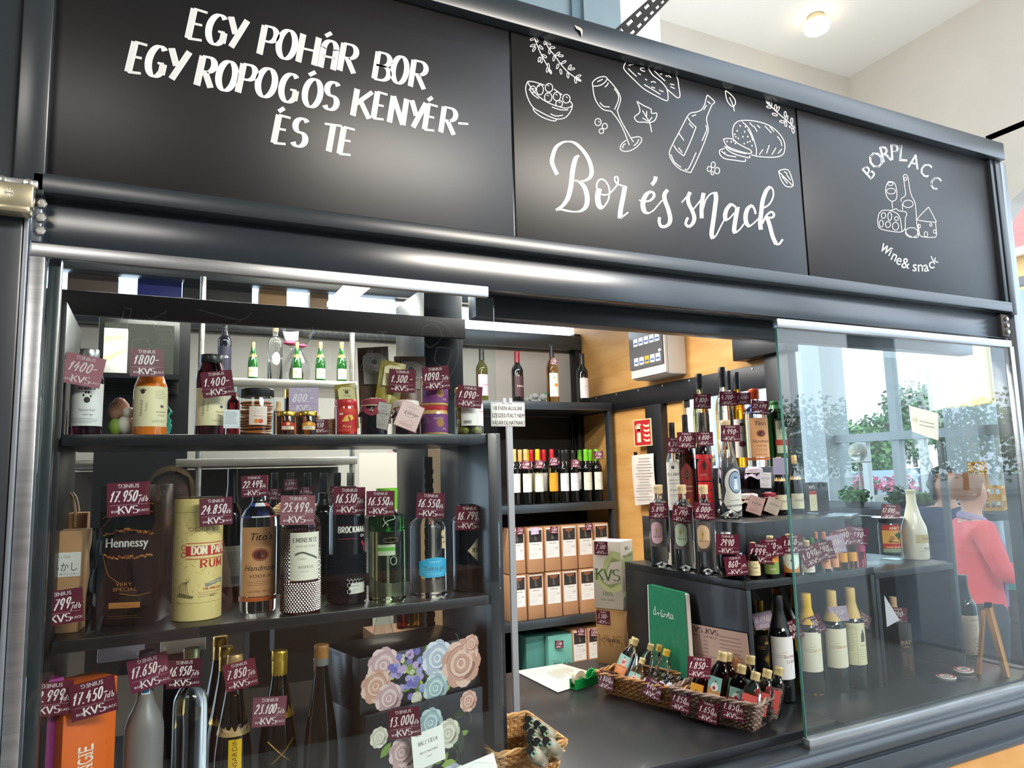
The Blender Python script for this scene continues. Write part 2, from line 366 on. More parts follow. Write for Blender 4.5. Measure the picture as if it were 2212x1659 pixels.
# tall blue-grey column, dark soffit and slotted bar above the sign
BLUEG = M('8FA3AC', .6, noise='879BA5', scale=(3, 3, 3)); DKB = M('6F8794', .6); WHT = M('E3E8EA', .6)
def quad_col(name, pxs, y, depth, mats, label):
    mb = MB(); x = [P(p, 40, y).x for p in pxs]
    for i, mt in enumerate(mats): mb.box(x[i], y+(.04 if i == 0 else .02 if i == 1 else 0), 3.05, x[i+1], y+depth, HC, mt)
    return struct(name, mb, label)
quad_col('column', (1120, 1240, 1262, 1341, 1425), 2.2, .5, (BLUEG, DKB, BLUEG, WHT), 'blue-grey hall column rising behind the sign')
a = P(1100, 22, 1.3); mb = MB(); mb.box(-1.5, .9, 2.98, P(1205, 20, 1.2).x, 1.5, 3.3, M('45443F', .7)); mb.box(-1.5, .86, 2.96, P(1205, 20, 1.2).x+.012, .9, 3.0, M('77746C', .5))
struct('beam', mb, 'dark beam under the ceiling above the sign')
# slotted steel bar
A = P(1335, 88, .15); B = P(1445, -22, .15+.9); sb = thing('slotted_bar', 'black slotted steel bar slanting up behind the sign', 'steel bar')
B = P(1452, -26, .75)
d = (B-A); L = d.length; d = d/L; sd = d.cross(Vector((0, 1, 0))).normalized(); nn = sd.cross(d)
def barplate(w0, w1, slots, off):
    mb = MB(); mt = M('1E1A18', .8); ts = [0]  # backlit shade put into the colour: steel made near-black
    mid = (w0+w1)/2; hw = (w1-w0)*.16; pos = [(i+.5)*L/slots for i in range(slots)]; sl = L/slots*.3
    def q(t0, t1, a, b):
        v = [A+d*t+sd*s+nn*(off+k) for k in (0, .003) for (t, s) in ((t0, a), (t1, a), (t1, b), (t0, b))]
        mb.add(v, [(0, 1, 2, 3), (7, 6, 5, 4), (0, 4, 5, 1), (1, 5, 6, 2), (2, 6, 7, 3), (3, 7, 4, 0)], mt)
    q(0, L, w0, mid-hw); q(0, L, mid+hw, w1); t = 0
    for p in pos: q(t, p-sl, mid-hw, mid+hw); t = p+sl
    q(t, L, mid-hw, mid+hw); return mb
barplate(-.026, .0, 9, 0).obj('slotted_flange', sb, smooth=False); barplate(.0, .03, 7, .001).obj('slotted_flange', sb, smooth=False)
MB().lathe([(.006, 0), (.006, .006)], M('D8D8D8', .3, metal=.8), 10, A+sd*.012+Vector((0, -.012, .01)), axis='y').obj('rivet', sb)
# ceiling lamp
lp = G(1762, 34, HC); cl = thing('ceiling_lamp', 'small round ceiling lamp with glowing dome', 'lamp', (lp.x, lp.y, HC))
MB().lathe([(.06, 0), (.075, -.02), (.075, -.05), (.055, -.06), (.05, 0)][::-1], M('D9C9A8', .4), 24).obj('lamp_base', cl)
MB().lathe([(.0001, -.17), (.06, -.165), (.10, -.14), (.115, -.10), (.1, -.065), (.05, -.05)], M('FFF0D0', .4, emit=2.2), 24).obj('lamp_dome', cl)

# ------------------------------------------------------------------ stall frame (anthracite steel)
fr = bpy.data.objects.new('trim_1', None); COL.objects.link(fr); fr['kind'] = 'structure'; fr['label'] = 'anthracite steel frame of the stall front'
def fp(name, *a, mat=GREY, b=.003):
    return MB().box(*a, mat, b).obj(name, fr)
fp('top_rail', -.30, -.03, 2.732, 2.745, .05, 2.797)
fp('bottom_rail', -.212, -.022, 2.165, 2.70, .05, 2.2)
fp('side_rail', -.24, -.022, 2.16, -.193, .05, 2.74)
fp('side_rail', 2.705, -.015, 2.16, 2.74, .05, 2.735)
fp('side_rail', 2.68, -.012, 2.2, 2.70, .05, 2.735)
fp('header_beam', -.205, .012, 2.075, 2.70, .06, 2.166, mat=M('2B3239', .22, spec=1.))
fp('header_lip', -.2, .03, 2.09, 2.70, .12, 2.11); fp('inner_header', .70, .13, P(1400, 712, .13).z, 2.70, .18, 2.12)
fp('bracket', -.212, -.004, 2.078, -.196, .03, 2.166, mat=M('7C838C', .35, metal=.6)); fp('bracket', 2.655, -.004, 2.078, 2.698, .03, 2.16, mat=M('35302E', .4))
for (x, z) in ((-.197, 2.148), (-.197, 2.122), (-.197, 2.098), (2.682, 2.142), (2.682, 2.118), (2.682, 2.095)):
    MB().lathe([(.0085, 0), (.0085, -.006), (.006, -.008)], M('C9C7C0', .3, metal=.8), 6, (x, -.004, z), axis='y').obj('bolt', fr)
# left posts of the neighbouring shutter, latch
fp('corner_post', -.34, -.01, 0, -.222, .06, 3.0, b=.004); fp('post_edge', -.221, -.014, 0, -.214, .04, 2.9, mat=M('8D949C', .4, metal=.5), b=.001)
fp('outer_post', -.5, -.02, 0, -.345, .06, 3.0, b=.006)
fp('inner_post', -.186, .02, .9, P(136, 600, .05).x, .05, 2.06)
fp('corner_post', 2.745, .0, 0, 2.80, .07, 2.74, mat=M('97A0A8', .3, metal=.4)); fp('corner_post', 2.715, .02, 0, 2.742, .08, 2.2)
# sill below the counter: half-round profile and apron
MB().tube([(.7, -.018, .874), (2.75, -.018, .874)], .024, GREY, 12).obj('sill_profile', fr)
fp('sill', .2, -.04, .79, 2.78, .03, .85); fp('sill', .2, -.03, .846, 2.78, .04, .90)
fp('sill_lip', .2, -.055, .776, 2.78, -.02, .795)
struct('wall_front', MB().box(.2, -.045, .0, 2.78, 0, .776, PLY), 'light plywood apron under the counter')
lt = thing('shutter_latch', 'brass-coloured metal latch plate on the dark left post', 'latch', (P(30, 425, -.03).x, -.02, P(30, 425, -.03).z))
LATM = M('C8BFA0', .3, metal=.8)
MB().box(-.05, -.022, -.02, .03, 0, .022, LATM, .003).obj('plate', lt); MB().box(-.05, -.034, -.034, .028, 0, -.018, LATM, .005).obj('channel', lt)
MB().box(-.05, -.012, .02, .034, 0, .034, M('BFC0BC', .3, metal=.8), .002).obj('flange', lt)
for x in (-.018, .02): MB().lathe([(.007, 0), (.007, -.004), (.003, -.005)], M('D5D5D0', .25, metal=.9), 12, (x, -.012, .027), axis='y').obj('screw', lt)
mk = Art(); mk.e(0, 0, 5, 5, 'EDEAD8', 12)
for i in range(10): mk.r(-1, 0, 1, 1, 'EDEAD8') if 0 else mk.s([(4*cos(i*.628), 4*sin(i*.628)), (8*cos(i*.628), 8*sin(i*.628))], 1.4, 'EDEAD8')
mk.r(-6, -1.5, 6, 1.5, '9A9480'); mk.place('gear_mark', lt, onflat(.022, .002, -.006))

# ------------------------------------------------------------------ signs
BOARD = M('151415', .38, spec=.6, noise='181718', scale=(5, 5, 5)); CHALK = 'E9E9E6'
def board(x0, x1, label):
    o = MB().box(x0, 0, 2.199, x1, .018, 2.735, BOARD, .001).obj('sign_board'); return tagp(o, label, 'sign', 'chalkboard sign panels over the stall front')
b1 = board(-.195, .747, 'black sign panel lettered EGY POHÁR BOR'); b2 = board(.753, 1.719, 'black sign panel with Bor és snack and food drawings'); b3 = board(1.727, 2.679, 'black sign panel with round wine and snack logo')
spx = lambda x, y, o: P(x, y, -o-.0004)
def row(art, spec, base, k, x0, sl, hpx):
    """spec: (char, left, right) in crop pixels of the photo; base line at (x0, base) with slope sl"""
    for ch, l, r in spec:
        f = lambda x: base+(x-x0)*sl
        a = P(l*k, f(l)*k); b = P(r*k, f(r)*k); z0 = a.z; h = hpx
        acc = ch in 'ÁÉÓ'; q = {'Á': 'a', 'É': 'E', 'Ó': 'O'}.get(ch, ch); w = b.x-a.x; jit = (rnd.random()-.5)*.004
        for st in SF[q]:
            pts = [(a.x+u*w+.01*v, z0+jit+v*h) for (u, v) in (smooth(st, 2) if len(st) > 3 else st)]
            vert = lambda dx, dy: .0050+.0078*abs(dy)**1.5
            art.tris(ribbon(pts, vert), CHALK)
            if len(st) == 2: art.tris(ribbon([(p[0]-.0008, p[1]) for p in pts], lambda dx, dy: .7*vert(dx, dy)), 'DADAD6')
        if acc: art.tris(ribbon([(a.x+.42*w, z0+1.1*h), (a.x+.8*w, z0+1.26*h)], .0085), CHALK)
K = 1/1.9928; LA = Art()
zh = P(815*K, 32*K).z-P(800*K, 162*K).z
row(LA, [('E', 800, 875), ('G', 880, 960), ('Y', 965, 1042), ('P', 1108, 1180), ('O', 1185, 1262), ('H', 1275, 1360), ('Á', 1372, 1440), ('R', 1452, 1528), ('B', 1603, 1675), ('O', 1680, 1745), ('R', 1757, 1830)], 162, K, 800, .2146, zh)
row(LA, [('E', 543, 612), ('G', 620, 697), ('Y', 706, 790), ('R', 838, 912), ('O', 925, 1003), ('P', 1015, 1088), ('O', 1095, 1175), ('G', 1195, 1270), ('Ó', 1298, 1372), ('S', 1385, 1450), ('K', 1510, 1592), ('E', 1600, 1656), ('N', 1668, 1742), ('Y', 1752, 1818), ('É', 1820, 1874), ('R', 1888, 1958), ('-', 1966, 2008)], 305, K, 543, .195, zh*.97)
row(LA, [('É', 1170, 1235), ('S', 1247, 1315), ('T', 1378, 1450), ('E', 1453, 1514)], 612, K, 1170, .172, zh*.95)
LA.place('lettering', b1, lambda x, z, o: (x, -o-.0004, z), step=0.000002)
def tr(ox, oy, k): return lambda pts: [(ox+x/k, oy+y/k) for (x, y) in pts]
c1, c2, c3, c4, c5 = tr(1180, 300, 8.296), tr(1380, 360, 6.506), tr(1120, 70, 6.143), tr(1330, 120, 5.53), tr(1840, 290, 5.186)
LB = Art()
def cal(f, pts, thin, thick, absdir=False):
    LB.tris(ribbon(smooth(f(pts), 6), (lambda dx, dy: thin+(thick-thin)*(abs(dy) if absdir else max(0, dy))**1.2)), CHALK)
cal(c1, [(195, 640), (110, 450), (110, 330), (170, 160), (280, 70), (400, 48), (520, 80), (650, 200), (760, 370), (812, 560), (790, 680), (700, 745), (600, 762), (505, 745)], 3.2, 9.2, True)
cal(c1, [(590, 300), (530, 345), (485, 500), (462, 650), (440, 850), (390, 1050), (300, 1190), (175, 1280)], 2.2, 10.5)
cal(c1, [(505, 745), (600, 775), (690, 880), (735, 1060), (710, 1210), (620, 1290), (500, 1305), (380, 1290), (260, 1265), (175, 1280)], 3, 10.5, True)
cal(c1, [(910, 900), (903, 820), (940, 745), (1000, 722), (1070, 770), (1120, 860), (1132, 950), (1115, 1080), (1060, 1180), (1000, 1245), (960, 1250)], 3.4, 3.4)
cal(c1, [(950, 890), (925, 1000), (922, 1080), (940, 1180), (985, 1235)], 9, 12)
cal(c1, [(970, 990), (1040, 1005), (1130, 980), (1220, 890), (1280, 800), (1285, 710), (1255, 675), (1225, 700), (1240, 770), (1300, 820), (1410, 850)], 3.2, 3.2)
cal(c1, [(1410, 845), (1375, 1050), (1335, 1250), (1318, 1425)], 9, 10.2); cal(c1, [(1320, 1425), (1400, 1370), (1468, 1315)], 3.2, 3.2)
cal(c1, [(1962, 675), (1945, 750), (1890, 825)], 5, 8.6)
cal(c2, [(5, 465), (40, 490)], 3, 3); cal(c2, [(90, 490), (160, 475), (212, 420), (205, 370), (170, 350)], 3.2, 6, True)
cal(c2, [(170, 350), (110, 385), (65, 470), (58, 560), (85, 635), (140, 655)], 4, 10.4); cal(c2, [(140, 655), (210, 610), (270, 540), (330, 470)], 2.8, 2.8)
cal(c2, [(405, 325), (360, 390), (368, 480), (410, 590), (440, 720), (425, 800), (370, 845)], 4, 9.2); cal(c2, [(370, 845), (310, 835), (285, 770), (292, 710)], 6.5, 7)
cal(c2, [(600, 505), (665, 430), (720, 358)], 2.8, 2.8); cal(c2, [(722, 358), (690, 430), (702, 520), (750, 620), (780, 720), (755, 800), (700, 848)], 3.4, 8.6); cal(c2, [(700, 848), (660, 810), (668, 760), (690, 715)], 5.5, 6.5)
cal(c2, [(765, 600), (860, 480), (915, 385)], 2.8, 2.8); cal(c2, [(910, 370), (887, 500), (880, 620), (884, 725)], 8.6, 8.6)
cal(c2, [(905, 590), (940, 470), (1000, 390), (1070, 362)], 3, 3); cal(c2, [(1070, 360), (1085, 430), (1072, 560), (1040, 800), (1022, 940), (1042, 1012)], 6, 9.4); cal(c2, [(1042, 1012), (1090, 960), (1150, 840), (1195, 755)], 2.8, 2.8)
cal(c2, [(1300, 525), (1240, 590), (1212, 680), (1220, 760)], 5, 9); cal(c2, [(1220, 762), (1280, 720), (1340, 650)], 3, 3); cal(c2, [(1300, 522), (1345, 555), (1375, 590)], 4, 5)
cal(c2, [(1388, 565), (1368, 680), (1345, 820), (1340, 900), (1358, 930)], 8, 9.2); cal(c2, [(1358, 932), (1420, 880), (1480, 800)], 3, 3)
cal(c2, [(1640, 665), (1625, 600), (1590, 542)], 4.5, 5); cal(c2, [(1590, 542), (1530, 590), (1500, 690), (1510, 790), (1555, 842)], 4, 9.4); cal(c2, [(1555, 842), (1620, 790), (1690, 720)], 3, 3)
cal(c2, [(1755, 580), (1830, 530), (1885, 430), (1885, 330), (1845, 280)], 3.4, 4.4); cal(c2, [(1845, 282), (1790, 340), (1740, 480), (1720, 640), (1705, 780), (1715, 885)], 4, 9.2)
cal(c2, [(1735, 800), (1790, 690), (1860, 635), (1898, 670), (1880, 712), (1830, 715), (1790, 700)], 4, 5); cal(c2, [(1800, 710), (1840, 830), (1880, 980), (1930, 1088)], 7.5, 8.6); cal(c2, [(1930, 1090), (1975, 1085), (2022, 1020)], 4.2, 4.2)
LB.place('lettering', b2, spx, step=.000002)
DB = Art(); DW = 2.0
def dr(f, *strokes, w=DW):
    for s in strokes: DB.s(f(s), w, 'DCDDDC')
def ell(f, *es, w=DW*.9):
    for (cx, cy2, rx, ry) in es:
        q = f([(cx, cy2)])[0]; k = f([(1, 0)])[0][0]-f([(0, 0)])[0][0]; DB.o(q[0], q[1], rx*k, ry*k, w, 'DCDDDC', 14)
def leaf(f, *ls, L=36, Wd=13, w=1.5):
    k = f([(1, 0)])[0][0]-f([(0, 0)])[0][0]
    for (cx, cy2, a) in ls:
        q = f([(cx, cy2)])[0]; DB.o(q[0], q[1], L*k, Wd*k, w, 'DCDDDC', 12, rad(a))
dr(c3, [(205, 65), (245, 160), (300, 290), (380, 440), (435, 555)], [(350, 105), (400, 210), (490, 320), (560, 420), (650, 520), (740, 590), (820, 645)])
leaf(c3, (188, 88, 160), (240, 95, 60), (190, 175, 165), (207, 222, 120), (300, 200, 45), (345, 315, 35), (275, 360, 105), (303, 370, 85), (398, 445, 80), (383, 495, 100), (420, 515, 60), (352, 130, 100), (400, 140, 45), (450, 200, 5), (412, 250, 95), (520, 285, -35), (560, 310, 5), (470, 345, 100), (600, 395, -30), (520, 450, 110), (562, 520, 80), (680, 460, -60), (712, 485, -10), (655, 570, 80), (795, 580, -20), (757, 640, 80), (800, 628, 30))
dr(c3, [(120, 655), (95, 740), (120, 860), (190, 990), (300, 1060), (420, 1120), (520, 1150), (620, 1130), (690, 1050), (715, 970), (700, 930), (680, 912)], [(120, 655), (170, 740), (270, 850), (390, 930), (520, 980), (640, 1005), (715, 972)], [(120, 650), (200, 655), (345, 700)], [(470, 750), (580, 830)], [(195, 1000), (210, 1045), (290, 1110), (390, 1155), (480, 1175), (510, 1150)], [(140, 750), (190, 820), (270, 880)], [(445, 990), (550, 1025), (660, 1028)], [(425, 1080), (500, 1110), (590, 1098)])
ell(c3, (285, 760, 46, 68), (405, 735, 50, 58), (395, 862, 50, 60), (510, 850, 48, 58), (635, 880, 50, 58), (540, 945, 46, 42), (192, 755, 36, 45), (1055, 1190, 42, 48), (1145, 1245, 35, 37), (1100, 1310, 30, 33))
for q in ((270, 708), (395, 700), (388, 832), (505, 822), (640, 855), (545, 925), (197, 742), (1068, 1180)): DB.s(c3([(q[0]-10, q[1]), (q[0]+12, q[1]+10)]), 1.6, 'DCDDDC')
dr(c3, [(985, 710), (985, 660), (1040, 610), (1120, 585), (1170, 600), (1165, 640), (1110, 690), (1040, 712), (985, 710)], [(985, 710), (1000, 820), (1040, 930), (1120, 1020), (1230, 1045)], [(1170, 605), (1250, 690), (1330, 800), (1355, 890), (1330, 980), (1310, 1040)], [(1230, 1045), (1320, 1160), (1400, 1310), (1470, 1495)], [(1310, 1040), (1350, 1150), (1420, 1280), (1490, 1400), (1525, 1455)], [(1045, 655), (1120, 620)], [(1190, 665), (1180, 695), (1145, 725)], [(1270, 745), (1320, 820), (1325, 900), (1275, 1025)], [(1080, 930), (1130, 980), (1210, 990)], [(1380, 1540), (1390, 1500), (1420, 1475)], [(1530, 1505), (1580, 1460), (1595, 1415)],
   [(1430, 1430), (1370, 1480), (1350, 1540), (1390, 1575), (1480, 1570), (1580, 1510), (1635, 1430), (1600, 1385), (1500, 1400)])
dr(c4, [(250, 545), (280, 610), (285, 680), (225, 735), (260, 790), (340, 795), (405, 800), (470, 770), (490, 690), (430, 690), (420, 640), (340, 600), (250, 545)], [(320, 655), (370, 740), (405, 800), (430, 915)], [(370, 665), (368, 740)], [(320, 745), (385, 785)], [(435, 735), (402, 780)],
   [(130, 65), (95, 140), (130, 200), (230, 300), (340, 400), (480, 480), (590, 535), (625, 520), (610, 400), (540, 310), (440, 230), (380, 135)], [(610, 400), (680, 460), (740, 505), (768, 480), (755, 380), (740, 280), (710, 220)], [(155, 115), (215, 105)], [(150, 155), (200, 205), (250, 250)], [(350, 190), (305, 175), (300, 150), (345, 150)], [(265, 210), (300, 230)], [(340, 345), (430, 400), (535, 465)], [(420, 320), (450, 310), (480, 325)], [(425, 375), (470, 390)], [(520, 410), (570, 435)], [(460, 180), (520, 240), (590, 305)], [(530, 220), (555, 222)], [(595, 240), (625, 250)], [(630, 235), (660, 265)], [(650, 340), (700, 350)], [(655, 370), (705, 395)], [(350, 280), (375, 295)],
   [(1095, 470), (1080, 510), (1060, 590), (1020, 650), (960, 675), (900, 685), (855, 730), (760, 910), (680, 1060), (640, 1170), (680, 1270), (760, 1350), (880, 1395), (910, 1370), (1000, 1180), (1080, 980), (1105, 880), (1085, 760), (1110, 680), (1150, 590), (1180, 550), (1095, 470)], [(860, 740), (900, 800), (960, 855)], [(960, 855), (900, 1010), (815, 1200)], [(815, 1200), (740, 1140), (690, 1070)], [(755, 930), (815, 1015)], [(875, 810), (925, 865)], [(750, 1100), (795, 1160)], [(1075, 830), (1085, 890), (1030, 1020)], [(960, 1160), (870, 1350), (825, 1355)], [(660, 1180), (700, 1270), (780, 1335)], [(1085, 590), (1050, 650)], [(1095, 545), (1135, 580)], [(910, 725), (960, 705)],
   [(1310, 415), (1320, 500), (1350, 570), (1400, 610), (1430, 570), (1420, 520), (1370, 460), (1310, 415)], [(1360, 500), (1400, 590), (1418, 665)], [(1800, 540), (1900, 650), (2000, 740), (2130, 850)])
leaf(c4, (1818, 560, 50), (1852, 580, -90), (1835, 615, 10), (1910, 620, -90), (1937, 640, -60), (1900, 705, 20), (2025, 700, -90), (2040, 750, -70), (1990, 790, 10), (2030, 815, 80), (2103, 780, -90), (2105, 855, 10), (2118, 895, 80), L=34, w=1.7)
dr(c4, [(1405, 990), (1395, 900), (1420, 820), (1480, 780), (1590, 775), (1720, 795), (1850, 845), (1950, 930), (2015, 1040), (2010, 1160), (1950, 1205), (1850, 1215), (1700, 1205), (1620, 1185)], [(1510, 790), (1590, 870), (1640, 980), (1680, 1120), (1675, 1195)], [(1575, 880), (1620, 960), (1638, 1020)], [(1285, 1000), (1330, 990), (1400, 1000), (1460, 1050), (1540, 1095), (1610, 1130), (1620, 1165), (1560, 1165), (1440, 1130), (1330, 1080), (1285, 1000)], [(1300, 1080), (1340, 1130), (1430, 1180), (1590, 1220), (1600, 1190)], [(1320, 1090), (1400, 1135), (1560, 1175)], [(1300, 1110), (1245, 1130), (1245, 1180), (1300, 1230), (1420, 1250), (1540, 1265), (1550, 1235)], [(1260, 1140), (1330, 1190), (1440, 1210)], [(1650, 840), (1690, 910)], [(1690, 830), (1725, 865)], [(1780, 840), (1860, 925)], [(1840, 850), (1890, 910)], [(1600, 800), (1640, 850)], [(1760, 1120), (1715, 1185)], [(1835, 1070), (1800, 1170)], [(1915, 1100), (1865, 1185)], [(1985, 1115), (1940, 1170)], [(1930, 965), (1970, 1020), (1985, 1080)],
   [(1945, 1380), (1970, 1470), (2020, 1550), (2080, 1570), (2120, 1545), (2095, 1440), (2060, 1370), (2000, 1360), (1945, 1380)], [(1950, 1390), (2030, 1470), (2110, 1550)], [(1985, 1440), (2050, 1530)], [(2010, 1385), (2050, 1410)], [(2040, 1420), (2090, 1490)])
for q in ((1485, 840), (1450, 900), (1540, 910), (1420, 940), (1435, 970), (1520, 970), (1578, 968), (1465, 990), (1605, 1025), (1575, 1035), (1535, 1052), (1628, 1078), (1550, 850), (1330, 1025), (1380, 1030), (1430, 1048), (1410, 1020), (1300, 1160)): DB.e(*c4([q])[0], 1.6, 2., 'DCDDDC', 8)
ell(c4, (1165, 1305, 25, 35), (1118, 1355, 26, 30), (1212, 1375, 30, 38), (1155, 1405, 17, 20))
DB.place('drawing', b2, spx, step=.000002)
LC = Art()
def gl(art, f, ch, cx, cy2, h, rot, xs=1., col='D9DEE4', bold=0.):
    k = f([(1, 0)])[0][0]-f([(0, 0)])[0][0]; q = f([(cx, cy2)])[0]; g, a = glyph(ch); cap = .73 if ch.isupper() or ch == '&' else .55; sz = h/cap*k; c0, s0 = cos(rad(rot)), sin(rad(rot)); tr3 = []
    for bd in ((0, bold) if bold else (0,)):
        for t3 in g:
            w = []
            for (u, v) in t3:
                X = (u-a/2)*sz*xs+bd; Y = -(v-cap/2)*sz; w.append((q[0]+X*c0-Y*s0, q[1]+X*s0+Y*c0))
            tr3.append(tuple(w))
    art.tris(tr3, col)
for a in (('B', 188, 420, 165, -42), ('O', 267, 285, 190, -22), ('R', 378, 212, 190, -14), ('P', 480, 192, 185, -4), ('L', 578, 205, 195, 3), ('A', 703, 300, 170, 12), ('C', 827, 395, 160, 22), ('C', 935, 540, 150, 28)): gl(LC, c5, *a, xs=.8, bold=.7)
for a in (('w', 385, 1278, 110, 30, .8), ('i', 432, 1325, 85, 26, .9), ('n', 478, 1372, 95, 24, .85), ('e', 530, 1415, 95, 18, .85), ('&', 605, 1440, 125, 8, .9), ('s', 705, 1487, 95, 2, .9), ('n', 768, 1490, 95, -4, .85), ('a', 832, 1490, 95, -12, .85), ('c', 888, 1460, 95, -20, .85), ('k', 932, 1410, 80, -26, .85)): gl(LC, c5, *a)
LC.place('lettering', b3, spx, step=.000002)
DB = Art()
dr(c5, [(410, 530), (385, 580), (380, 650), (400, 710), (445, 750), (495, 730), (505, 660), (490, 570), (460, 535), (410, 530)], [(450, 752), (455, 830)], [(575, 470), (595, 450), (620, 465), (635, 520), (650, 620), (670, 690), (705, 760), (720, 870), (725, 980), (745, 1100), (740, 1150), (690, 1155), (620, 1120), (600, 1060), (600, 930)], [(575, 470), (590, 570), (600, 680), (555, 720), (555, 755)], [(565, 780), (570, 850)], [(300, 900), (290, 980), (310, 1050), (400, 1080), (550, 1095), (600, 1050)], [(300, 900), (340, 855), (430, 855), (520, 900), (550, 990), (560, 1090)], [(430, 855), (500, 835), (520, 855), (600, 870), (615, 900), (600, 930)], [(860, 815), (740, 940), (760, 965), (935, 985), (930, 950), (890, 870), (860, 815)], [(935, 985), (945, 1060), (945, 1140), (900, 1155), (780, 1145), (755, 1100), (745, 1000)], w=1.5)
ell(c5, (432, 557, 30, 18), (440, 637, 50, 32), (630, 780, 58, 42), (670, 1100, 70, 55), (600, 500, 15, 18), (355, 910, 25, 32), (425, 920, 22, 45), (330, 1000, 22, 40), (405, 1010, 28, 35), (500, 945, 22, 22), (490, 1030, 35, 45), (755, 1030, 15, 20), (885, 1015, 12, 15), (930, 1090, 15, 20), (830, 1120, 20, 30), w=1.4)
DB.place('drawing', b3, spx, step=.000002)
pp = MB(); q = P(1250, 66, -.032)
pp.add([q+Vector((-.012, 0, .012)), q+Vector((.004, -.004, .006)), q+Vector((.012, 0, .004)), q+Vector((.008, -.002, -.016)), q+Vector((.001, -.006, -.004)), q+Vector((-.008, -.003, .001))], [(0, 1, 5), (1, 4, 5), (1, 2, 3), (1, 3, 4)], M('CFC8BB', .8))
tagp(pp.obj('paper_scrap'), 'torn pale paper scrap stuck on the top rail', 'paper')

# ------------------------------------------------------------------ sliding front windows
w1 = bpy.data.objects.new('window_1', None); COL.objects.link(w1); w1['kind'] = 'structure'; w1['label'] = 'left sliding glass pane in its aluminium rail'
MB().box(-.213, -.004, 2.052, .675, .012, 2.077, ALU, .002).obj('top_rail', w1)
MB().box(-.213, -.006, .85, -.188, .03, 2.052, ALU, .002).obj('side_rail', w1)
MB().box(-.188, .001, .87, .69, .007, 2.054, PANE).obj('glass_pane', w1, smooth=False)
w2 = bpy.data.objects.new('window_2', None); COL.objects.link(w2); w2['kind'] = 'structure'; w2['label'] = 'right sliding glass pane in its aluminium rails'
MB().box(1.575, -.006, 2.04, 2.70, .014, 2.066, ALU, .002).obj('top_rail', w2)
MB().box(2.686, -.006, .9, 2.71, .014, 2.045, ALU, .002).obj('side_rail', w2)
MB().box(1.574, -.012, .898, 2.72, .014, .925, ALU, .002).obj('bottom_rail', w2)
MB().box(1.578, .0, .92, 2.69, .007, 2.045, PANE).obj('glass_pane', w2, smooth=False)
MB().box(1.5765, -.0005, .92, 1.5778, .0075, 2.045, M('5FA596', .2, trans=.3, emit=0.0)).obj('glass_edge', w2, smooth=False)

# ------------------------------------------------------------------ kiosk shell
GW = M('B9B4AC', .7)
struct('wall_back_inner', MB().box(-.9, 2.95, 0, 2.75, 3.0, 2.62, GW), 'pale grey back wall inside the stall').name = 'wall_rear'
XR = 2.70
wl = MB(); wl.box(XR, 1.79, 0, XR+.03, 2.95, 2.13, PLY); wl.box(XR, 1.05, 2.15, XR+.03, 2.95, 2.75, PLY); struct('wall_side', wl, 'plywood side wall of the stall')
k2 = bpy.data.objects.new('trim_2', None); COL.objects.link(k2); k2['kind'] = 'structure'; k2['label'] = 'black steel frame of the side wall'
def kp(name, *a, mat=BLK): return MB().box(*a, mat, .003).obj(name, k2)
kp('beam', XR-.03, .98, 2.03, XR-.001, 2.95, 2.15); kp('post', XR-.055, .95, 0, XR-.001, 1.10, 2.75); kp('post', XR-.05, 1.93, 0, XR-.001, 2.08, 2.03)
kp('beam', XR-.06, .1, 2.5, XR, 1.0, 2.6); kp('post', XR-.05, 2.86, 0, XR-.001, 2.94, 2.62); kp('bracket', XR-.09, .93, 2.18, XR-.001, 1.27, 2.29)
kp('beam', -.9, 2.84, 2.50, 2.69, 2.949, 2.60, mat=GREY); kp('top_beam', -.9, 2.70, 2.74, 2.72, 2.8, 2.86, mat=GREY); kp('inner_beam', -.9, 1.0, 2.62, .3, 1.06, 2.72)
for i in range(7):
    MB().lathe([(.006, 0), (.006, -.004)], M('C0C0C0', .3, metal=.8), 8, (XR-.03, 1.2+i*.24, 2.135), axis='x').obj('screw', k2)
ltm = M('FFF6E6', .4, emit=2.6)
t1 = thing('tube_light', 'long white tube light above the back shelf', 'lamp', (1.95, 2.8, 2.715)); MB().box(-.62, -.012, -.012, .62, .012, .012, ltm, .006).obj('diffuser', t1); MB().box(-.64, -.016, .012, .64, .016, .03, M('E8E8E8', .4)).obj('housing', t1)
A = P(727, 664, 1.55); B = P(785, 612, .95); t2 = thing('tube_light', 'slanting white strip light seen above the left shelves', 'lamp', (0, 0, 0))
d = (B-A).normalized(); s2 = Vector((0, 0, 1)).cross(d).normalized(); mb = MB()
v = [p+s2*a+Vector((0, 0, c)) for c in (0, .02) for (p, a) in ((A, -.04), (A, .04), (B, .04), (B, -.04))]
mb.add(v, [(3, 2, 1, 0), (4, 5, 6, 7), (0, 1, 5, 4), (1, 2, 6, 5), (2, 3, 7, 6), (3, 0, 4, 7)], ltm).obj('diffuser', t2, smooth=False)
MB().tube([P(788, 618, .95), P(788, 618, .95)+Vector((0, 0, .35))], .008, M('C9C6BF', .4), 8).obj('hanger', t2)

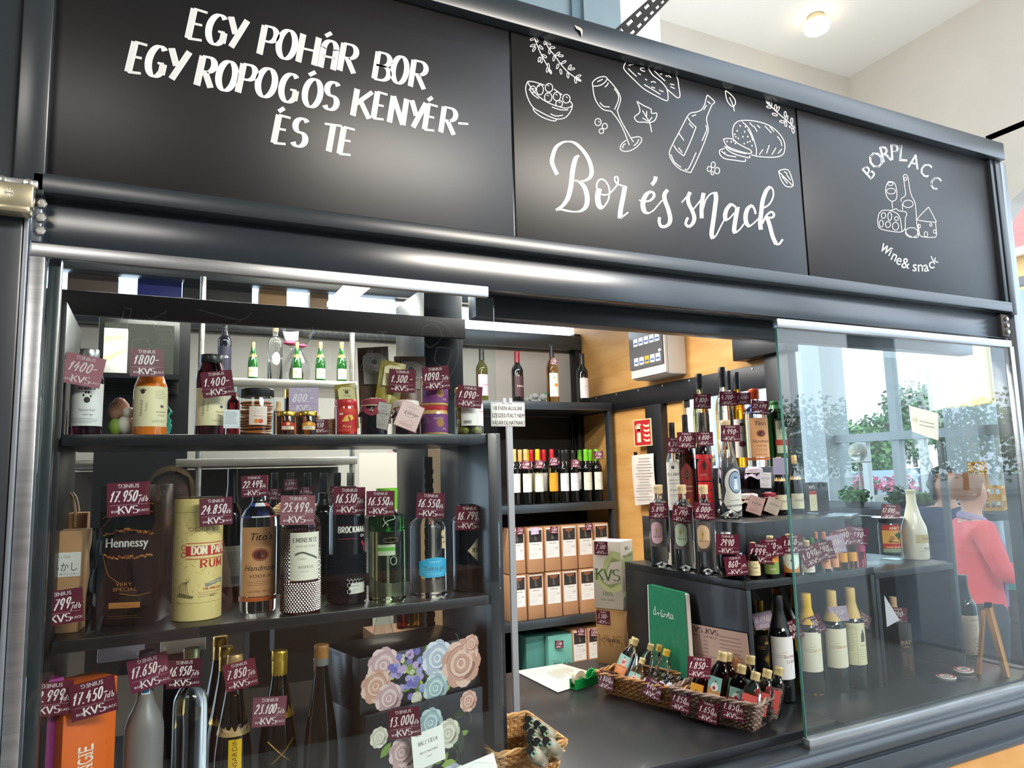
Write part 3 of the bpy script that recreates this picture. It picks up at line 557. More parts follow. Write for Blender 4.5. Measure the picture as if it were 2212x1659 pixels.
# counter with a seam, left display unit, side board
ct = MB(); ct.box(-.16, .045, .905, 1.745, .98, .93, BLKW, .002); ct.box(1.747, .02, .905, 2.69, .98, .929, BLKW, .002); ct.box(.75, .93, 0, 2.69, .98, .9, BLK)
co = tagp(ct.obj('counter'), 'long black laminate counter carrying the wicker baskets and right-hand shelves', 'counter')
ds = thing('display_shelf', 'open black display shelves behind the left glass pane', 'shelf')
SH1, SH2 = 1.743, 1.368
for z in (SH1, SH2): MB().box(-.16, .10, z-.022, .708, .42, z, BLKW, .0015).obj('shelf_board', ds)
MB().box(.708, .095, .93, .742, .42, SH1+.001, BLKW, .0015).obj('side_panel', ds)
MB().box(-.19, .12, .93, -.164, .42, 2.0, BLK, .0015).obj('side_panel', ds)
cab = tagp(MB().box(P(918, 900, 1.0).x, 1.0, .93, P(1003, 900, 1.0).x, 1.35, 2.34, M('15171C', .3), .004).obj('tall_cabinet'), 'tall dark cabinet standing behind the left shelves', 'cabinet')
v1, v2 = P(140, 628, .98).z, P(140, 680, .98).z
tagp(MB().box(-.9, .96, v2, P(1003, 700, .97).x, .985, v1, M('2A2220', .5), .002).obj('header_board'), 'dark brown header board behind the top of the left shelves', 'board')
rb = thing('ribbed_panel', 'black ribbed panel behind the blue-labelled bottle', 'panel', (0, .46, 0))
x0, x1 = P(918, 1100, .46).x, .70
MB().box(x0, 0, .93, x1, .02, 1.7, M('121317', .35)).obj('backing', rb)
rbm = MB()
for i in range(28): rbm.box(x0, -.006, .95+i*.026, x1, 0, .963+i*.026, M('1B1C20', .3))
tagp(rbm.obj('ribs', rb, smooth=False), kind='stuff')
# curved plywood end panel beside the left shelves
pe = thing('end_panel', 'pale laminated plywood end panel with rounded top corner', 'panel')
prof = [(.43, .5), (.43, 1.80)]+[(.43+.24*(1-cos(rad(a))) if 0 else .73-.06+.06*sin(rad(a)), 1.74+.06*cos(rad(a))) for a in range(0, 91, 15)]+[(.73, .5)]
def yzprism(poly, xa, xb, mat):
    n = len(poly); mb = MB(); mb.add([(xa, p[0], p[1]) for p in poly]+[(xb, p[0], p[1]) for p in poly], [tuple(range(n)), tuple(range(2*n-1, n-1, -1))]+[(i, i+n, (i+1) % n+n, (i+1) % n) for i in range(n)], mat); return mb
pe2 = [(.425, .9315), (.425, 1.70)]+[(.465-.04*cos(rad(a)), 1.70+.04*sin(rad(a))) for a in range(0, 91, 15)]+[(.62, 1.765), (.62, .9315)]
yzprism(pe2, .7435, .752, M('CFA06C', .55)).obj('wood_core', pe, smooth=False); yzprism([(p[0]+.001, p[1]-.002) for p in pe2], .752, .772, M('A9A7A5', .45)).obj('laminate', pe, smooth=False)
# ------------------------------------------------------------------ builders for the goods
PROF = {
 'bord': [(.9, 0), (1, .012), (1, .60), (.97, .635), (.85, .68), (.6, .725), (.44, .765), (.40, .80), (.39, 1.0)],
 'burg': [(.9, 0), (1, .012), (1, .42), (.96, .48), (.82, .58), (.62, .68), (.47, .77), (.40, .84), (.37, 1.0)],
 'champ': [(.92, 0), (1, .012), (1, .40), (.97, .46), (.86, .56), (.66, .68), (.48, .79), (.38, .88), (.38, 1.0)],
 'spirit': [(.93, 0), (1, .014), (1, .66), (.95, .70), (.78, .745), (.5, .78), (.39, .81), (.37, .86), (.37, 1.0)],
 'shoulder': [(.93, 0), (1, .014), (1, .70), (.96, .74), (.70, .79), (.45, .815), (.38, .84), (.37, 1.0)],
 'slim': [(.93, 0), (1, .012), (1, .56), (.96, .61), (.82, .67), (.55, .73), (.38, .78), (.35, .84), (.34, 1.0)],
 'stout': [(.94, 0), (1, .015), (1, .78), (.97, .82), (.75, .865), (.45, .89), (.38, .91), (.38, 1.0)],
 'flask': [(.95, 0), (1, .02), (1, .60), (.92, .67), (.6, .76), (.42, .81), (.40, 1.0)],
 'syrup': [(.95, 0), (1, .015), (1, .60), (.95, .68), (.76, .80), (.56, .87), (.52, .9), (.55, 1.0)],
 'widejar': [(.94, 0), (1, .02), (1, .70), (.93, .79), (.75, .88), (.70, .92), (.74, 1.0)],
 'jar': [(.93, 0), (1, .03), (1, .80), (.93, .87), (.88, .9), (.88, 1.0)],
 'capbody': [(.93, 0), (1, .014), (1, .73), (.96, .755), (.52, .785), (.44, .80), (.44, 1.0)],
 'cone': [(.95, 0), (1, .03), (1, .36), (.95, .46), (.62, .62), (.38, .8), (.34, 1.0)],
 'tube': [(.98, 0), (1, .004), (1, .996), (.97, 1.0)],
 'ballb': [(.55, 0), (.8, .06), (1, .3), (1, .45), (.85, .66), (.5, .8), (.36, .84), (.36, 1.0)],
}
def gl(c, rough=.02): return M(c, rough, trans=1., ior=1.33)
CLEAR = M('F6F8F7', .02, trans=1., ior=1.36); DARKG = M('0B0D0C', .06, coat=.3); OLIVE = gl('8A8A3A'); AMBER = gl('D98A2A'); GREENG = gl('2F7A35'); PALEY = gl('E9E2A8'); REDL = gl('7A1418')
def geom(px, pyb, pyt, w, z, y=None):
    """base centre, radius and height of an upright round thing from its place in the photo; z = its support"""
    if y is None:
        F = G(px, pyb, z)
        d = (F-CAM).dot(FW); ct = d/math.hypot(F.x-CAM.x, F.y-CAM.y); r = w/2*d/FPX*min(1, ct)
        h2 = Vector((F.x-CAM.x, F.y-CAM.y, 0)).normalized(); c = Vector((F.x, F.y, z))+h2*r
    else:
        F = P(px, pyb, y); d = (F-CAM).dot(FW); ct = d/math.hypot(F.x-CAM.x, F.y-CAM.y); r = w/2*d/FPX*min(1, ct); c = Vector((F.x, y, z))
    h = P(px, pyt, c.y).z-z
    return c, r, h
def prof_at(kind, f):
    p = PROF[kind]
    for a, b in zip(p, p[1:]):
        if a[1] <= f <= b[1]: return a[0]+(b[0]-a[0])*(f-a[1])/max(1e-6, b[1]-a[1])
    return p[-1][0]
NAMES = {}
def bottle(label, px, pyb, pyt, w, z, kind='bord', mat=DARKG, cap=None, labels=(), face=0., y=None, group=None, name='wine_bottle', cat='bottle', sy=1., n=24, tilt=None, r=None, h=None, liquid=None, loc=None, capname='cap'):
    """labels: (f0, f1, width_mm or None for wrap, colour, art_fn or None[, x offset mm]); cap: (f0, radius factor, material)"""
    c, rr, hh = geom(px, pyb, pyt, w, z, y) if loc is None else (Vector(loc), r, h)
    r = r or rr; h = h or hh
    if loc is None: c.z += .0006
    t = thing(name, label, cat, c, rad(face) if tilt is None else tilt, group)
    body = MB().lathe([(a*r, b*h) for a, b in PROF[kind]], mat, n, sy=sy).obj('glass' if kind not in ('tube',) else 'body', t)
    if liquid:
        lf, lm = liquid; MB().lathe([(a*r*.9, .004+b*h*.985) for a, b in PROF[kind] if b <= lf]+[(prof_at(kind, lf)*r*.9, lf*h), (.0001, lf*h)], lm, n, sy=sy).obj('filling', t)
    if cap:
        f0, k, cm = cap[:3]; r0 = prof_at(kind, f0+.001)*r*k; r1 = prof_at(kind, .999)*r*k
        top = cap[3] if len(cap) > 3 else 1.
        if kind in ('jar', 'widejar', 'syrup'): pr = [(r1*.99, f0*h), (r1*1.02, f0*h+.002), (r1*1.02, top*h-.001), (r1*.97, top*h+.001)]
        else: pr = [(r0, f0*h), (r1+(r0-r1)*.3, (f0+(1-f0)*.35)*h), (r1, (f0+(1-f0)*.55)*h), (r1*1.03, (f0+(1-f0)*.6)*h), (r1*1.03, h*top-.001), (r1*.96, h*top+.001)]
        MB().lathe(pr, cm, max(12, n//2), sy=1 if sy == 1 else max(sy, .9)).obj(capname, t)
    for lb in labels:
        f0, f1, wd, col, fn = lb[:5]; xo = lb[5] if len(lb) > 5 else 0.
        H = (f1-f0)*h*1000; Wd = wd or 2*pi*r*1000*.72; zc = (f0+f1)/2*h; R = max(prof_at(kind, f0+(f1-f0)*i/8) for i in range(9))*r
        a = Art()
        mp = onflat(r*sy, zc) if sy < .75 else oncyl(R, zc, sy); md = None if sy < .75 else math.sqrt(8*R*2.4e-5)*1000; par = t
        if col: par = Art().r(-Wd/2+xo, -H/2, Wd/2+xo, H/2, col).place('label', t, mp, maxdx=md, eps=.0004)
        if fn:
            fn(a, Wd, H, xo)
            if a.ops: a.place('print' if col else 'label', par, mp, maxdx=md, eps=.0005)
    return dict(o=t, c=c, r=r, h=h)
def tag(px, py, price, on, y, s=1., roll=0., yaw=0., col=MAR, ink='EFE6E6', tilt=0., group='maroon shop price cards', side=False, fade=None):
    """price card clipped on goods; y = its depth"""
    c = P(px, py, y) if not side else XP(px, py, y)
    v = CAM-c; auto = math.degrees(math.atan2(v.x, -v.y))
    cn = {'5E1B30': 'maroon', 'B9A6C4': 'lilac', 'A56B78': 'faded rose', '7A4654': 'faded maroon', '8A5560': 'faded maroon'}.get(col, 'maroon')
    t = thing('price_tag', f'{cn} price card reading {price} {on}', 'price tag', c, (rad(tilt), rad(roll), rad(auto*.75+yaw)), group)
    w, h = .064*s, .056*s; cd_ = MB().box(-w/2, 0, -h/2, w/2, .0006, h/2, M(col, .35)).obj('card', t, smooth=False)
    a = Art(); k = s
    a.genius(0, 18.6*k, 6.6*k, ink)
    main, _, sub = price.partition('/')
    a.cap(main, -2*k if not sub else -5*k, -3.5*k, 17.5*k, ink, w=.42, thick=.13, thin=.09, gap=.1, shear=.28, hand=.06, wd=min(48 if sub else 52, 9.2*len(main))*k)
    if sub: a.cap('/'+sub, 22*k, -5*k, 9*k, ink, w=.45, thick=.12, thin=.1, gap=.05, shear=.2, wd=15*k)
    a.r(-28*k, -9.6*k, 28*k, -9*k, 'B98E98'); a.t('BOR', -20*k, -21.5*k, 5.6*k, ink, bold=.3*k); a.kvs(0, -23.5*k, 12*k, ink); a.t('PLACC', 21.5*k, -21.5*k, 5.6*k, ink, bold=.3*k)
    a.place('lettering', cd_, onflat(0, 0), eps=.0003)
    return t
def cube(name, label, cat, C, A, B, z0, z1, mat, group=None, arts=(), topmat=None, bev=.0012):
    """box with front bottom corner C, front-left corner A (both world points); B: far end of the other visible side or a depth"""
    C = Vector(C); A = Vector(A); ex = Vector((C.x-A.x, C.y-A.y, 0)); w = ex.length; ang = math.atan2(ex.y, ex.x)
    d = B if isinstance(B, (int, float)) else (Vector(B)-C).to_2d().length
    z0 += .0006; t = thing(name, label, cat, (A.x, A.y, z0), ang, group); h = z1-z0
    ct_ = MB().box(0, 0, 0, w, d, h, mat, bev).obj('carton', t)
    for (face, fn) in arts:
        a = Art(); fn(a, (w if face == 'f' else d)*1000, h*1000)
        if face == 'f': a.place('print', ct_, lambda x, y, o: (w/2+x/1000, -o, h/2+y/1000), eps=.0004)
        elif face == 'r': a.place('side_print', ct_, lambda x, y, o: (w+o, d/2+x/1000, h/2+y/1000), eps=.0004)
        elif face == 'l': a.place('side_print', ct_, lambda x, y, o: (-o, d/2-x/1000, h/2+y/1000), eps=.0004)
    return t
def textlines(a, x0, x1, y, n, dy, w=.5, col='6B6560', jag=.35): a.lines(x0, x1, y, n, dy, w, col, jag)

# ------------------------------------------------------------------ left unit, top board
def lab_vas(a, W2, H, xo, ink='2B2320', paw=True):
    a.cap('VASMAROK', 0, H*.34, 5.2, ink, w=.6, thick=.24, thin=.1, serif=True)
    if paw:
        a.e(0, H*.10, 5.5, 6, ink)
        for q in ((-6, .22), (-2.2, .29), (2.4, .29), (6.2, .2)): a.e(q[0], H*q[1]-1, 1.9, 2.8, ink, 10)
    a.t('Feketeribizli', 0, -H*.16, 7, '3D3634', xs=.8, shear=.3); a.t('szirup', 2, -H*.26, 7, '3D3634', shear=.3); textlines(a, -W2*.42, W2*.3, -H*.33, 5, 2.2)
def lab_cream(a, W2, H, xo):
    a.e(-W2*.2, H*.36, 4.2, 4.6, '3A2A22')
    for i in range(4): a.e(-W2*.2-5+3.4*i, H*.42+abs(1.5-i)*-1.3, 1.4, 2, '3A2A22', 8)
    a.t('Feketeribizli', -W2*.2, -H*.05, 7.5, '4A4038', rot=pi/2*.98, shear=.25, xs=.85); a.t('Fröccs', -W2*.08, -H*.02, 6.5, '4A4038', rot=pi/2*.98, shear=.25)
    textlines(a, W2*.1, W2*.42, H*.38, 7, 2.6, .4); a.e(W2*.28, 0, 4, 3, '5A4C6A'); a.t('Homoktövis', W2*.26, -H*.16, 5.6, '5A4030', shear=.3, xs=.8); a.t('fröccs', W2*.26, -H*.25, 5.6, '5A4030', shear=.3); textlines(a, W2*.02, W2*.45, -H*.36, 2, 3, .6)
Y1 = .175
b = bottle('dark purple syrup bottle with white paw-print label, first on the top board', 185, 930, 757, 74, SH1, 'syrup', gl('3A1426'), (.9, 1.12, M('C8C8C8', .25, metal=.9)), [(.11, .60, 72, 'E9E8E6', lab_vas)], y=Y1, name='syrup_bottle', face=4)
tag(180, 800, '1400-', 'over the dark purple syrup bottle', .125, 1.06, 10, col='A56B78', ink='EBD9D8')
b = bottle('orange syrup bottle with cream label wrapped round it', 323, 932, 785, 76, SH1, 'syrup', M('D9731A', .08, coat=.4), (.92, 1.1, M('9C9A96', .3, metal=.8)), [(.12, .66, 78, 'E9DDB4', lab_cream)], y=Y1, name='syrup_bottle', face=2)
tag(318, 783, '1800-', 'on the neck of the orange syrup bottle', .115, 1.0, -3, yaw=14)
b = bottle('dark syrup bottle with black lid and cream paw-print label', 453, 935, 769, 68, SH1, 'widejar', gl('3B1018'), (.9, 1.0, M('191919', .35)), [(.12, .58, 74, 'E6DBB2', lab_cream)], y=Y1, name='syrup_bottle', face=2)
tag(470, 829, '1.400-', 'hanging on the dark syrup bottle with black lid', .115, .95, -8)
b = bottle('small red liqueur bottle with white text label and pale stopper', 503, 934, 838, 30, SH1, 'spirit', REDL, (.9, 1.3, M('9BB8B4', .5)), y=.2, name='liqueur_bottle')
a = Art(); a.r(-15, -19, 15, 19, 'DDE1E6'); textlines(a, -13, 13, 14, 9, 3, .7, '555A60', .2); t = thing('info_card', 'small white card of printed text against the red liqueur bottle', 'card', P(500, 905, .13)); MB().box(-.0155, 0, -.0195, .0155, .0006, .0195, M(WHITE)).obj('card', t); a.place('print', t, onflat(0, 0), eps=.0003)
b = bottle('clear jar of dried orange slices with black lid', 553, 935, 843, 78, SH1, 'jar', JARG, (.84, 1.12, M('17191B', .35)), [], y=Y1, name='fruit_jar', cat='jar', capname='lid')
for i in range(13):
    MB().lathe([(.001, 0), (b['r']*.86, 0), (b['r']*.9, .001), (b['r']*.86, .003), (.001, .003)], M('D9812E' if i % 2 else 'C2641A', .5), 20, (0, 0, .003+i*.0056)).obj('orange_slice', b['o']).rotation_euler = (rad(rnd.uniform(-3, 3)), rad(rnd.uniform(-3, 3)), 0)
a = Art(); a.r(-19, -20, 19, 20, 'E5D2C8'); textlines(a, -12, 12, 13, 3, 4, .6, '7A6A60'); a.t('Narancs', 0, -3, 5.5, '9A5A40', shear=.2); a.e(-4, -12, 5, 5, 'E08A2A'); a.e(5, -12, 5, 5, 'D0503A'); a.place('label', b['o'], oncyl(b['r'], .042), 6, eps=.0004)
for px, lb, c2 in ((619, 'small honey jar with gold lid, left one of the pair', 'B4202A'), (664, 'small honey jar with gold lid, right one of the pair under the lilac card', 'D9902A')):
    def lh(a, W2, H, xo, c2=c2): a.p([(-15, -9), (15, -9), (15, 5), (0, 10), (-15, 5)], c2); a.r(-13, -8, 13, -1, 'EBDFC6'); a.t('MÉZ', 0, -7, 7, '5A2A4A'); a.e(0, 4, 4, 3, 'F0C060')
    bottle(lb, px, 935, 891, 44, SH1, 'jar', gl('7A3A10'), (.78, 1.1, M('D8B04A', .25, metal=.9)), [(.06, .7, 34, None, lh)], y=.14, name='honey_jar', cat='jar', group='honey jars on the top board', capname='lid')
tag(656, 864, '800.-', 'standing over the two honey jars', .15, .98, -1, col='B9A6C4')
bottle('brown jar with gold lid behind the lilac price card', 630, 930, 843, 34, SH1, 'jar', gl('4A2208'), (.8, 1.1, M('D8B04A', .25, metal=.9)), y=.33, name='honey_jar', cat='jar', capname='lid')
bottle('tiny corked bottle behind the left honey jar', 601, 925, 869, 26, SH1, 'spirit', gl('C9B8A0'), (.74, 1.15, M('D8B98A', .7)), y=.30, name='small_bottle', capname='cork')
bottle('tiny brown corked bottle with a small price card', 690, 930, 900, 32, SH1, 'spirit', gl('5A2A18'), (.8, 1.1, M('E2DCD0', .6)), y=.16, name='small_bottle', capname='cork')
tag(692, 921, '930', 'small one beside the right honey jar', .125, .55, -2)
rp2 = thing('twine_bundle', 'brown twine bundle behind the red paste jar', 'twine', (P(714, 930, .2).x, .2, SH1+.003))
mb = MB()
for i in range(9): mb.tube([(.016*cos(k*.5+i), .016*sin(k*.5+i), .003+i*.004+.001*sin(k)) for k in range(13)], .0028, M('9A7A50', .9), 6, closed=False)
tagp(mb.obj('strands', rp2), kind='stuff')
def lab_red(a, W2, H, xo): a.p([(-22, -20), (22, -20), (22, 8), (10, 18), (-10, 18), (-22, 8)], 'C8202A'); a.p([(-16, -4), (-6, 10), (8, 12), (14, 4), (4, -2)], 'E9B84A'); a.s([(0, 8), (3, 0), (1, -10), (-3, -16)], 4, 'A01018'); a.t('Piros', -4, -17, 9, 'F0D070', shear=.3); a.r(-20, 12, -12, 16, 'F3EDE4')
b = bottle('jar of red pepper paste with red lid', 747, 934, 866, 50, SH1, 'jar', M('B4231C', .1, coat=.4), (.86, 1.1, M('C4252C', .3)), [(.1, .75, 50, 'D2402A', lab_red)], y=Y1, name='paste_jar', cat='jar', capname='lid')
def clothjar(label, px, pyb, pyt, w, z, y, glass, cloth, dots, card, cardpx, cardroll, desc, stitch=True, face=0):
    b = bottle(label, px, pyb, pyt+6, w, z, 'jar', glass, None, y=y, name='jam_jar', cat='jar')
    r, h, t = b['r'], b['h'], b['o']; mb = MB(); N = 28; prof = [(.0001, h+.006), (r*.6, h+.006), (r*.93, h+.003), (r*.98, h-.008), (r*.95, h-.012), (r*1.12, h-.03)]
    v = []; f = []
    for (q, zz) in prof:
        for i in range(N):
            wv = 1+(.07*sin(i*2*pi/N*7) if zz < h-.015 else 0); sag = .006*sin(i*2*pi/N*4) if zz < h-.015 else 0
            v.append((q*wv*cos(2*pi*i/N), q*wv*sin(2*pi*i/N), zz+sag))
    for j in range(len(prof)-1):
        for i in range(N): f.append((j*N+i, j*N+(i+1) % N, (j+1)*N+(i+1) % N, (j+1)*N+i))
    mb.add(v, f, M(cloth, .85))
    for i in range(46):
        a0 = rnd.random()*2*pi; k = rnd.random(); q, zz = (r*k*.9, h+.0066) if k < .6 else (r*1.0+(k-.6)*r*.28, h-.012-(k-.6)*.035)
        mb.ball((q*cos(a0), q*sin(a0), zz), .0018 if len(dots) < 2 else .0024, M(dots[i % len(dots)], .8), 6, 4)
    mb.obj('cloth_cover', t); MB().tube([(r*.97*cos(a0*.3927), r*.97*sin(a0*.3927), h-.011) for a0 in range(16)], .0012, M('E3D6B8', .9), 5, closed=True).obj('twine', t)
    cx = P(cardpx[0], cardpx[1], y-r-.012); v2 = CAM-cx
    ct = thing('gift_card', desc, 'card', cx, (0, rad(cardroll), rad(math.degrees(math.atan2(v2.x, -v2.y))*.6+face)))
    cw, ch = cardpx[2], cardpx[3]; MB().box(-cw/2, 0, -ch/2, cw/2, .0006, ch/2, M(card[1], .6)).obj('card', ct)
    a = Art(); W2, H = cw*1000, ch*1000; a.r(-W2/2+1.2, -H/2+1.2, W2/2-1.2, H/2-1.2, card[0]); a.o(0, H*.08, W2*.22, H*.12, .7, '5A4A50'); a.t('Lekvár', W2*.06, H*.05, W2*.22, '4A3A40', shear=.3); textlines(a, -W2*.25, W2*.25, H*.36, 2, 3, .5, jag=.2); a.s([(-W2*.3, -H*.15), (-W2*.1, -H*.25), (W2*.1, -H*.12), (W2*.3, -H*.24)], .6, card[2]); textlines(a, -W2*.3, W2*.3, -H*.3, 3, 2.6, .5, '8A5A5A', .2)
    a.place('print', ct, onflat(0, 0), eps=.0003); return b
clothjar('dark jam jar under a red spotted cloth', 808, 936, 862, 58, SH1, .17, gl('141020'), '8E2F3E', ['E8D0D0'], ('EDEBE6', 'A8485A', '8A5A6A'), (827, 898, .038, .062), 14, 'white card hanging on the jar with red spotted cloth', face=-38)
clothjar('jam jar under a white floral cloth', 879, 936, 865, 58, SH1, .17, gl('3A1418'), 'E8DFD8', ['B03040', '4A5A3A', 'C85A6A'], ('E9C8C4', 'C98A8E', 'C07078'), (884, 899, .055, .062), 22, 'pink card hanging on the floral cloth jar of the top board')
def lab_must(a, W2, H, xo): a.e(4, 0, 10, 9, '9A6A2A'); a.t('MUSTÁR', 0, H*.18, 8, 'C9A870', xs=.8); a.t('RÉCSEI', 16, -H*.35, 6, 'E0C080', xs=.6); textlines(a, -W2*.45, -W2*.2, H*.3, 6, 2.6, .5, 'B09AB8')
for (pt, pb, z0, d) in ((790, 865, None, 'mustard jar with purple label stacked on another'), (866, 935, SH1, 'mustard jar with purple label at the bottom of the stack')):
    zz = SH1 if z0 else SH1+.0705
    b = bottle(d, 938, pb, pt, 60, zz, 'jar', M('C9A05A', .15, coat=.4), (.84, 1.1, M('B3262E', .35)), [(.08, .72, 92, '6E2C6E', lab_must)], y=.165, h=.0695, name='mustard_jar', cat='jar', group='mustard jars', capname='lid')
tag(942, 817, '1090.-/db', 'on the upper mustard jar', .115, 1.0, -5)
b = bottle('tall glass jar of green olives with white label', 1014, 936, 840, 62, SH1, 'jar', JARG, (.9, 1.1, M('C9A24A', .3, metal=.8)), [], y=.165, name='olive_jar', cat='jar', capname='lid')
for i in range(26):
    k = i % 6; zz = .012+(i//6)*.019
    q = b['r']*.62 if k else 0
    MB().ball((q*cos(k*1.257+i//6), q*sin(k*1.257+i//6), zz), .0112, M('8C8A3A', .25, noise='75742C'), 12, 8, sz=1.05).obj('olive', b['o'])
def lab_ol(a, W2, H, xo): textlines(a, -30, -8, 22, 8, 2.6, .5); [a.r(-28+i*1.6, -22, -28+i*1.6+.7+(i % 3)*.25, -14, '222') if 0 else a.r(-28+i*1.6, -22, -28+i*1.6+.6+(i % 3)*.3, -14, '2A2A2A') for i in range(12)]; a.r(6, -26, 6.6, 26, '8A8A8A'); a.t('Tondo', 20, 6, 8, 'A02A30', shear=.3)
a = Art(); a.r(-34, -27, 34, 27, 'E9E7E2'); lab_ol(a, 60, 54, 0); a.place('label', b['o'], oncyl(b['r'], .049), 6, eps=.0004)
tag(1014, 857, '1.090-', 'on the olive jar', .115, .95, 6)
def pouch(label, pxs, y, col, lab, tcol):
    tl, trr, br, bl = [P(q[0], q[1], y) for q in pxs]; c = (bl+br)/2; ob = thing('pouch', label, 'bag', c)
    mb = MB(); nx, nz = 6, 8; v = []; f = []
    for s2 in (0, 1):
        for j in range(nz+1):
            for i in range(nx+1):
                u, w = i/nx, j/nz; p = (bl.lerp(br, u)).lerp(tl.lerp(trr, u), w)-c; th = .022*sin(pi*u)*(1-w)**.7+.001
                v.append((p.x, p.y+(th if s2 else -th), p.z))
    k = (nx+1)*(nz+1)
    for s2 in (0, 1):
        for j in range(nz):
            for i in range(nx):
                a0 = s2*k+j*(nx+1)+i; q = (a0, a0+1, a0+nx+2, a0+nx+1); f.append(q if not s2 else q[::-1])
    for j in range(nz):
        for i in (0, nx):
            a0 = j*(nx+1)+i; f.append((a0, a0+nx+1, a0+nx+1+k, a0+k))
    mb.add(v, f, col); mb.obj('bag', ob)
    W2 = (br-bl).length*1000; H = ((tl+trr)/2-c).length*1000; ax = ((tl-bl)+(trr-br)).normalized(); ex = (br-bl).normalized()
    a = Art(); lab(a, W2, H); a.place('label', ob, lambda x, yy, o: tuple(ex*(x/1000)+ax*(yy/1000)+Vector((0, -.023*(1-max(0, min(1, yy/H)))**.7-.0025-o, 0)))); return ob
def lab_pch(a, W2, H, c='D9D0BC', ink='2E2622'): a.p([(-W2*.38, H*.5), (W2*.38, H*.5), (W2*.38, H*.86), (W2*.2, H*.92), (-W2*.2, H*.92), (-W2*.38, H*.86)], c); a.e(0, H*.8, W2*.09, W2*.08, ink); [a.e(W2*(-.13+.085*i), H*.855-abs(1.5-i)*1, 1.3, 1.9, ink, 8) for i in range(4)]; a.t('Vadas', 0, H*.7, W2*.14, ink, shear=.2); a.t('keverék', 0, H*.62, W2*.12, ink, shear=.2); textlines(a, -W2*.3, W2*.3, H*.57, 3, 2.4, .5)
BRN = M('54382A', .35)
pouch('tall brown pouch with grey paw label standing behind the red-lidded jar', [(772, 752), (838, 748), (845, 915), (778, 915)], .36, BRN, lambda a, w, h: lab_pch(a, w, h, '8A8580'), 'brown')
pouch('wide brown pouch with grey paw label behind the mustard jars', [(851, 770), (918, 770), (925, 915), (855, 915)], .38, BRN, lambda a, w, h: lab_pch(a, w, h, '77726E'), 'brown')
pouch('olive-yellow pouch leaning with a cream label', [(824, 775), (877, 788), (857, 895), (806, 888)], .30, M('9C8F2E', .3), lambda a, w, h: lab_pch(a, w, h, 'DDD5A8'), 'yellow')
pouch('small olive-yellow pouch behind the red paste jar', [(722, 832), (768, 826), (776, 925), (728, 925)], .33, M('8C7E2A', .3), lambda a, w, h: lab_pch(a, w, h, 'C9C08A'), 'yellow')
tag(869, 823, '1.300.-', 'on the yellow pouch', .265, 1.05, 2)
dk = thing('duckling_figure', 'white ceramic duckling figure with green base', 'ornament', (P(272, 930, .2).x, .2, SH1+.002))
MB().ball((0, 0, .022), .017, M('D8D2C8', .5), 14, 10, sx=1.1, sz=1.2).ball((.004, -.004, .048), .012, M('DDD7CE', .5), 12, 8).ball((.018, -.006, .046), .005, M('C9B98A', .5), 8, 6, sx=1.8, sz=.6).obj('body', dk)
MB().ball((-.02, 0, .018), .014, M('6E8A2A', .6), 12, 8, sz=1.3).obj('green_base', dk); MB().ball((.011, -.014, .05), .002, M('1A1A1A', .3), 6, 4).obj('eye', dk)
eg = tagp(MB().lathe([(.0001, 0), (.014, .003), (.021, .014), (.022, .026), (.018, .042), (.009, .053), (.0001, .056)], M('C99A84', .6, noise='A87A66', scale=(60, 60, 60)), 20).obj('painted_egg', loc=(P(256, 925, .24).x, .24, SH1+.03)), 'speckled pink egg ornament behind the duckling', 'ornament')
MB().lathe([(.010, -.029), (.012, 0), (.016, .01), (.012, .008)], M('6E8A2A', .6), 14).obj('egg_cup', eg)
rb2 = tagp(MB().tube([(0, 0, .0), (.006, 0, .02), (-.004, 0, .034), (.006, 0, .05), (.0, 0, .06), (-.006, 0, .048), (.005, 0, .03), (-.003, 0, .012)], .0028, M('2FA59A', .4), 6).obj('ribbon', loc=(P(362, 930, .19).x, .19, SH1+.003)), 'turquoise curled ribbon behind the orange syrup bottle', 'ribbon')
yt = thing('funnel', 'yellow plastic funnel at the far end of the top board', 'funnel', (P(128, 920, .3).x, .3, SH1+.001))
MB().lathe([(.010, 0), (.012, .05), (.04, .09), (.043, .10), (.041, .10), (.011, .052), (.008, 0)], M('E0B416', .4), 20).obj('bowl', yt)
bottle('green pear-shaped bottle at the far end of the top board', 132, 930, 830, 26, SH1, 'cone', gl('6A7A2E'), y=.2, name='pear_bottle')

# ------------------------------------------------------------------ left unit, middle board
A = G(96, 1372, SH2); C2 = G(168, 1366, SH2); hb = P(183, 1146, C2.y).z
def art_jp(a, W2, H):
    a.r(-W2/2, H*.05, W2/2, H*.29, 'E6E3DE'); a.t('White Oak', -W2*.12, H*.235, W2*.13, '8A8680'); a.t('あかし', W2*.02, H*.11, W2*.34, '2A2826', xs=.8); a.t('江井ヶ嶋ウイスキー', 0, H*.065, W2*.1, '6A6662')
cube('whisky_carton', 'kraft carton with white band and black brush script', 'box', C2, A, .085, SH2, hb, KRAFT, arts=[('f', art_jp)])
tag(131, 1312, '13.799-/db', 'on the kraft carton', .128, 1.12, -4)
pb = thing('paper_bag', 'brown paper bag with twisted cord handles standing behind the kraft carton', 'bag', (P(140, 1180, .36).x, .33, SH2+.001))
MB().box(-.045, 0, 0, .042, .07, P(150, 1110, .33).z-SH2, M('A9784C', .8), .002).obj('bag', pb)
zz = P(150, 1110, .33).z-SH2
for y0, mt in ((.0, M('CDB48E', .8)), (.07, M('D9D2C4', .8))): MB().tube([(-.02+.04*(1-cos(k*pi/10))/2, y0-.003, zz-.03+.075*sin(k*pi/10)**.7) for k in range(11)], .003, mt, 7).obj('handle', pb)
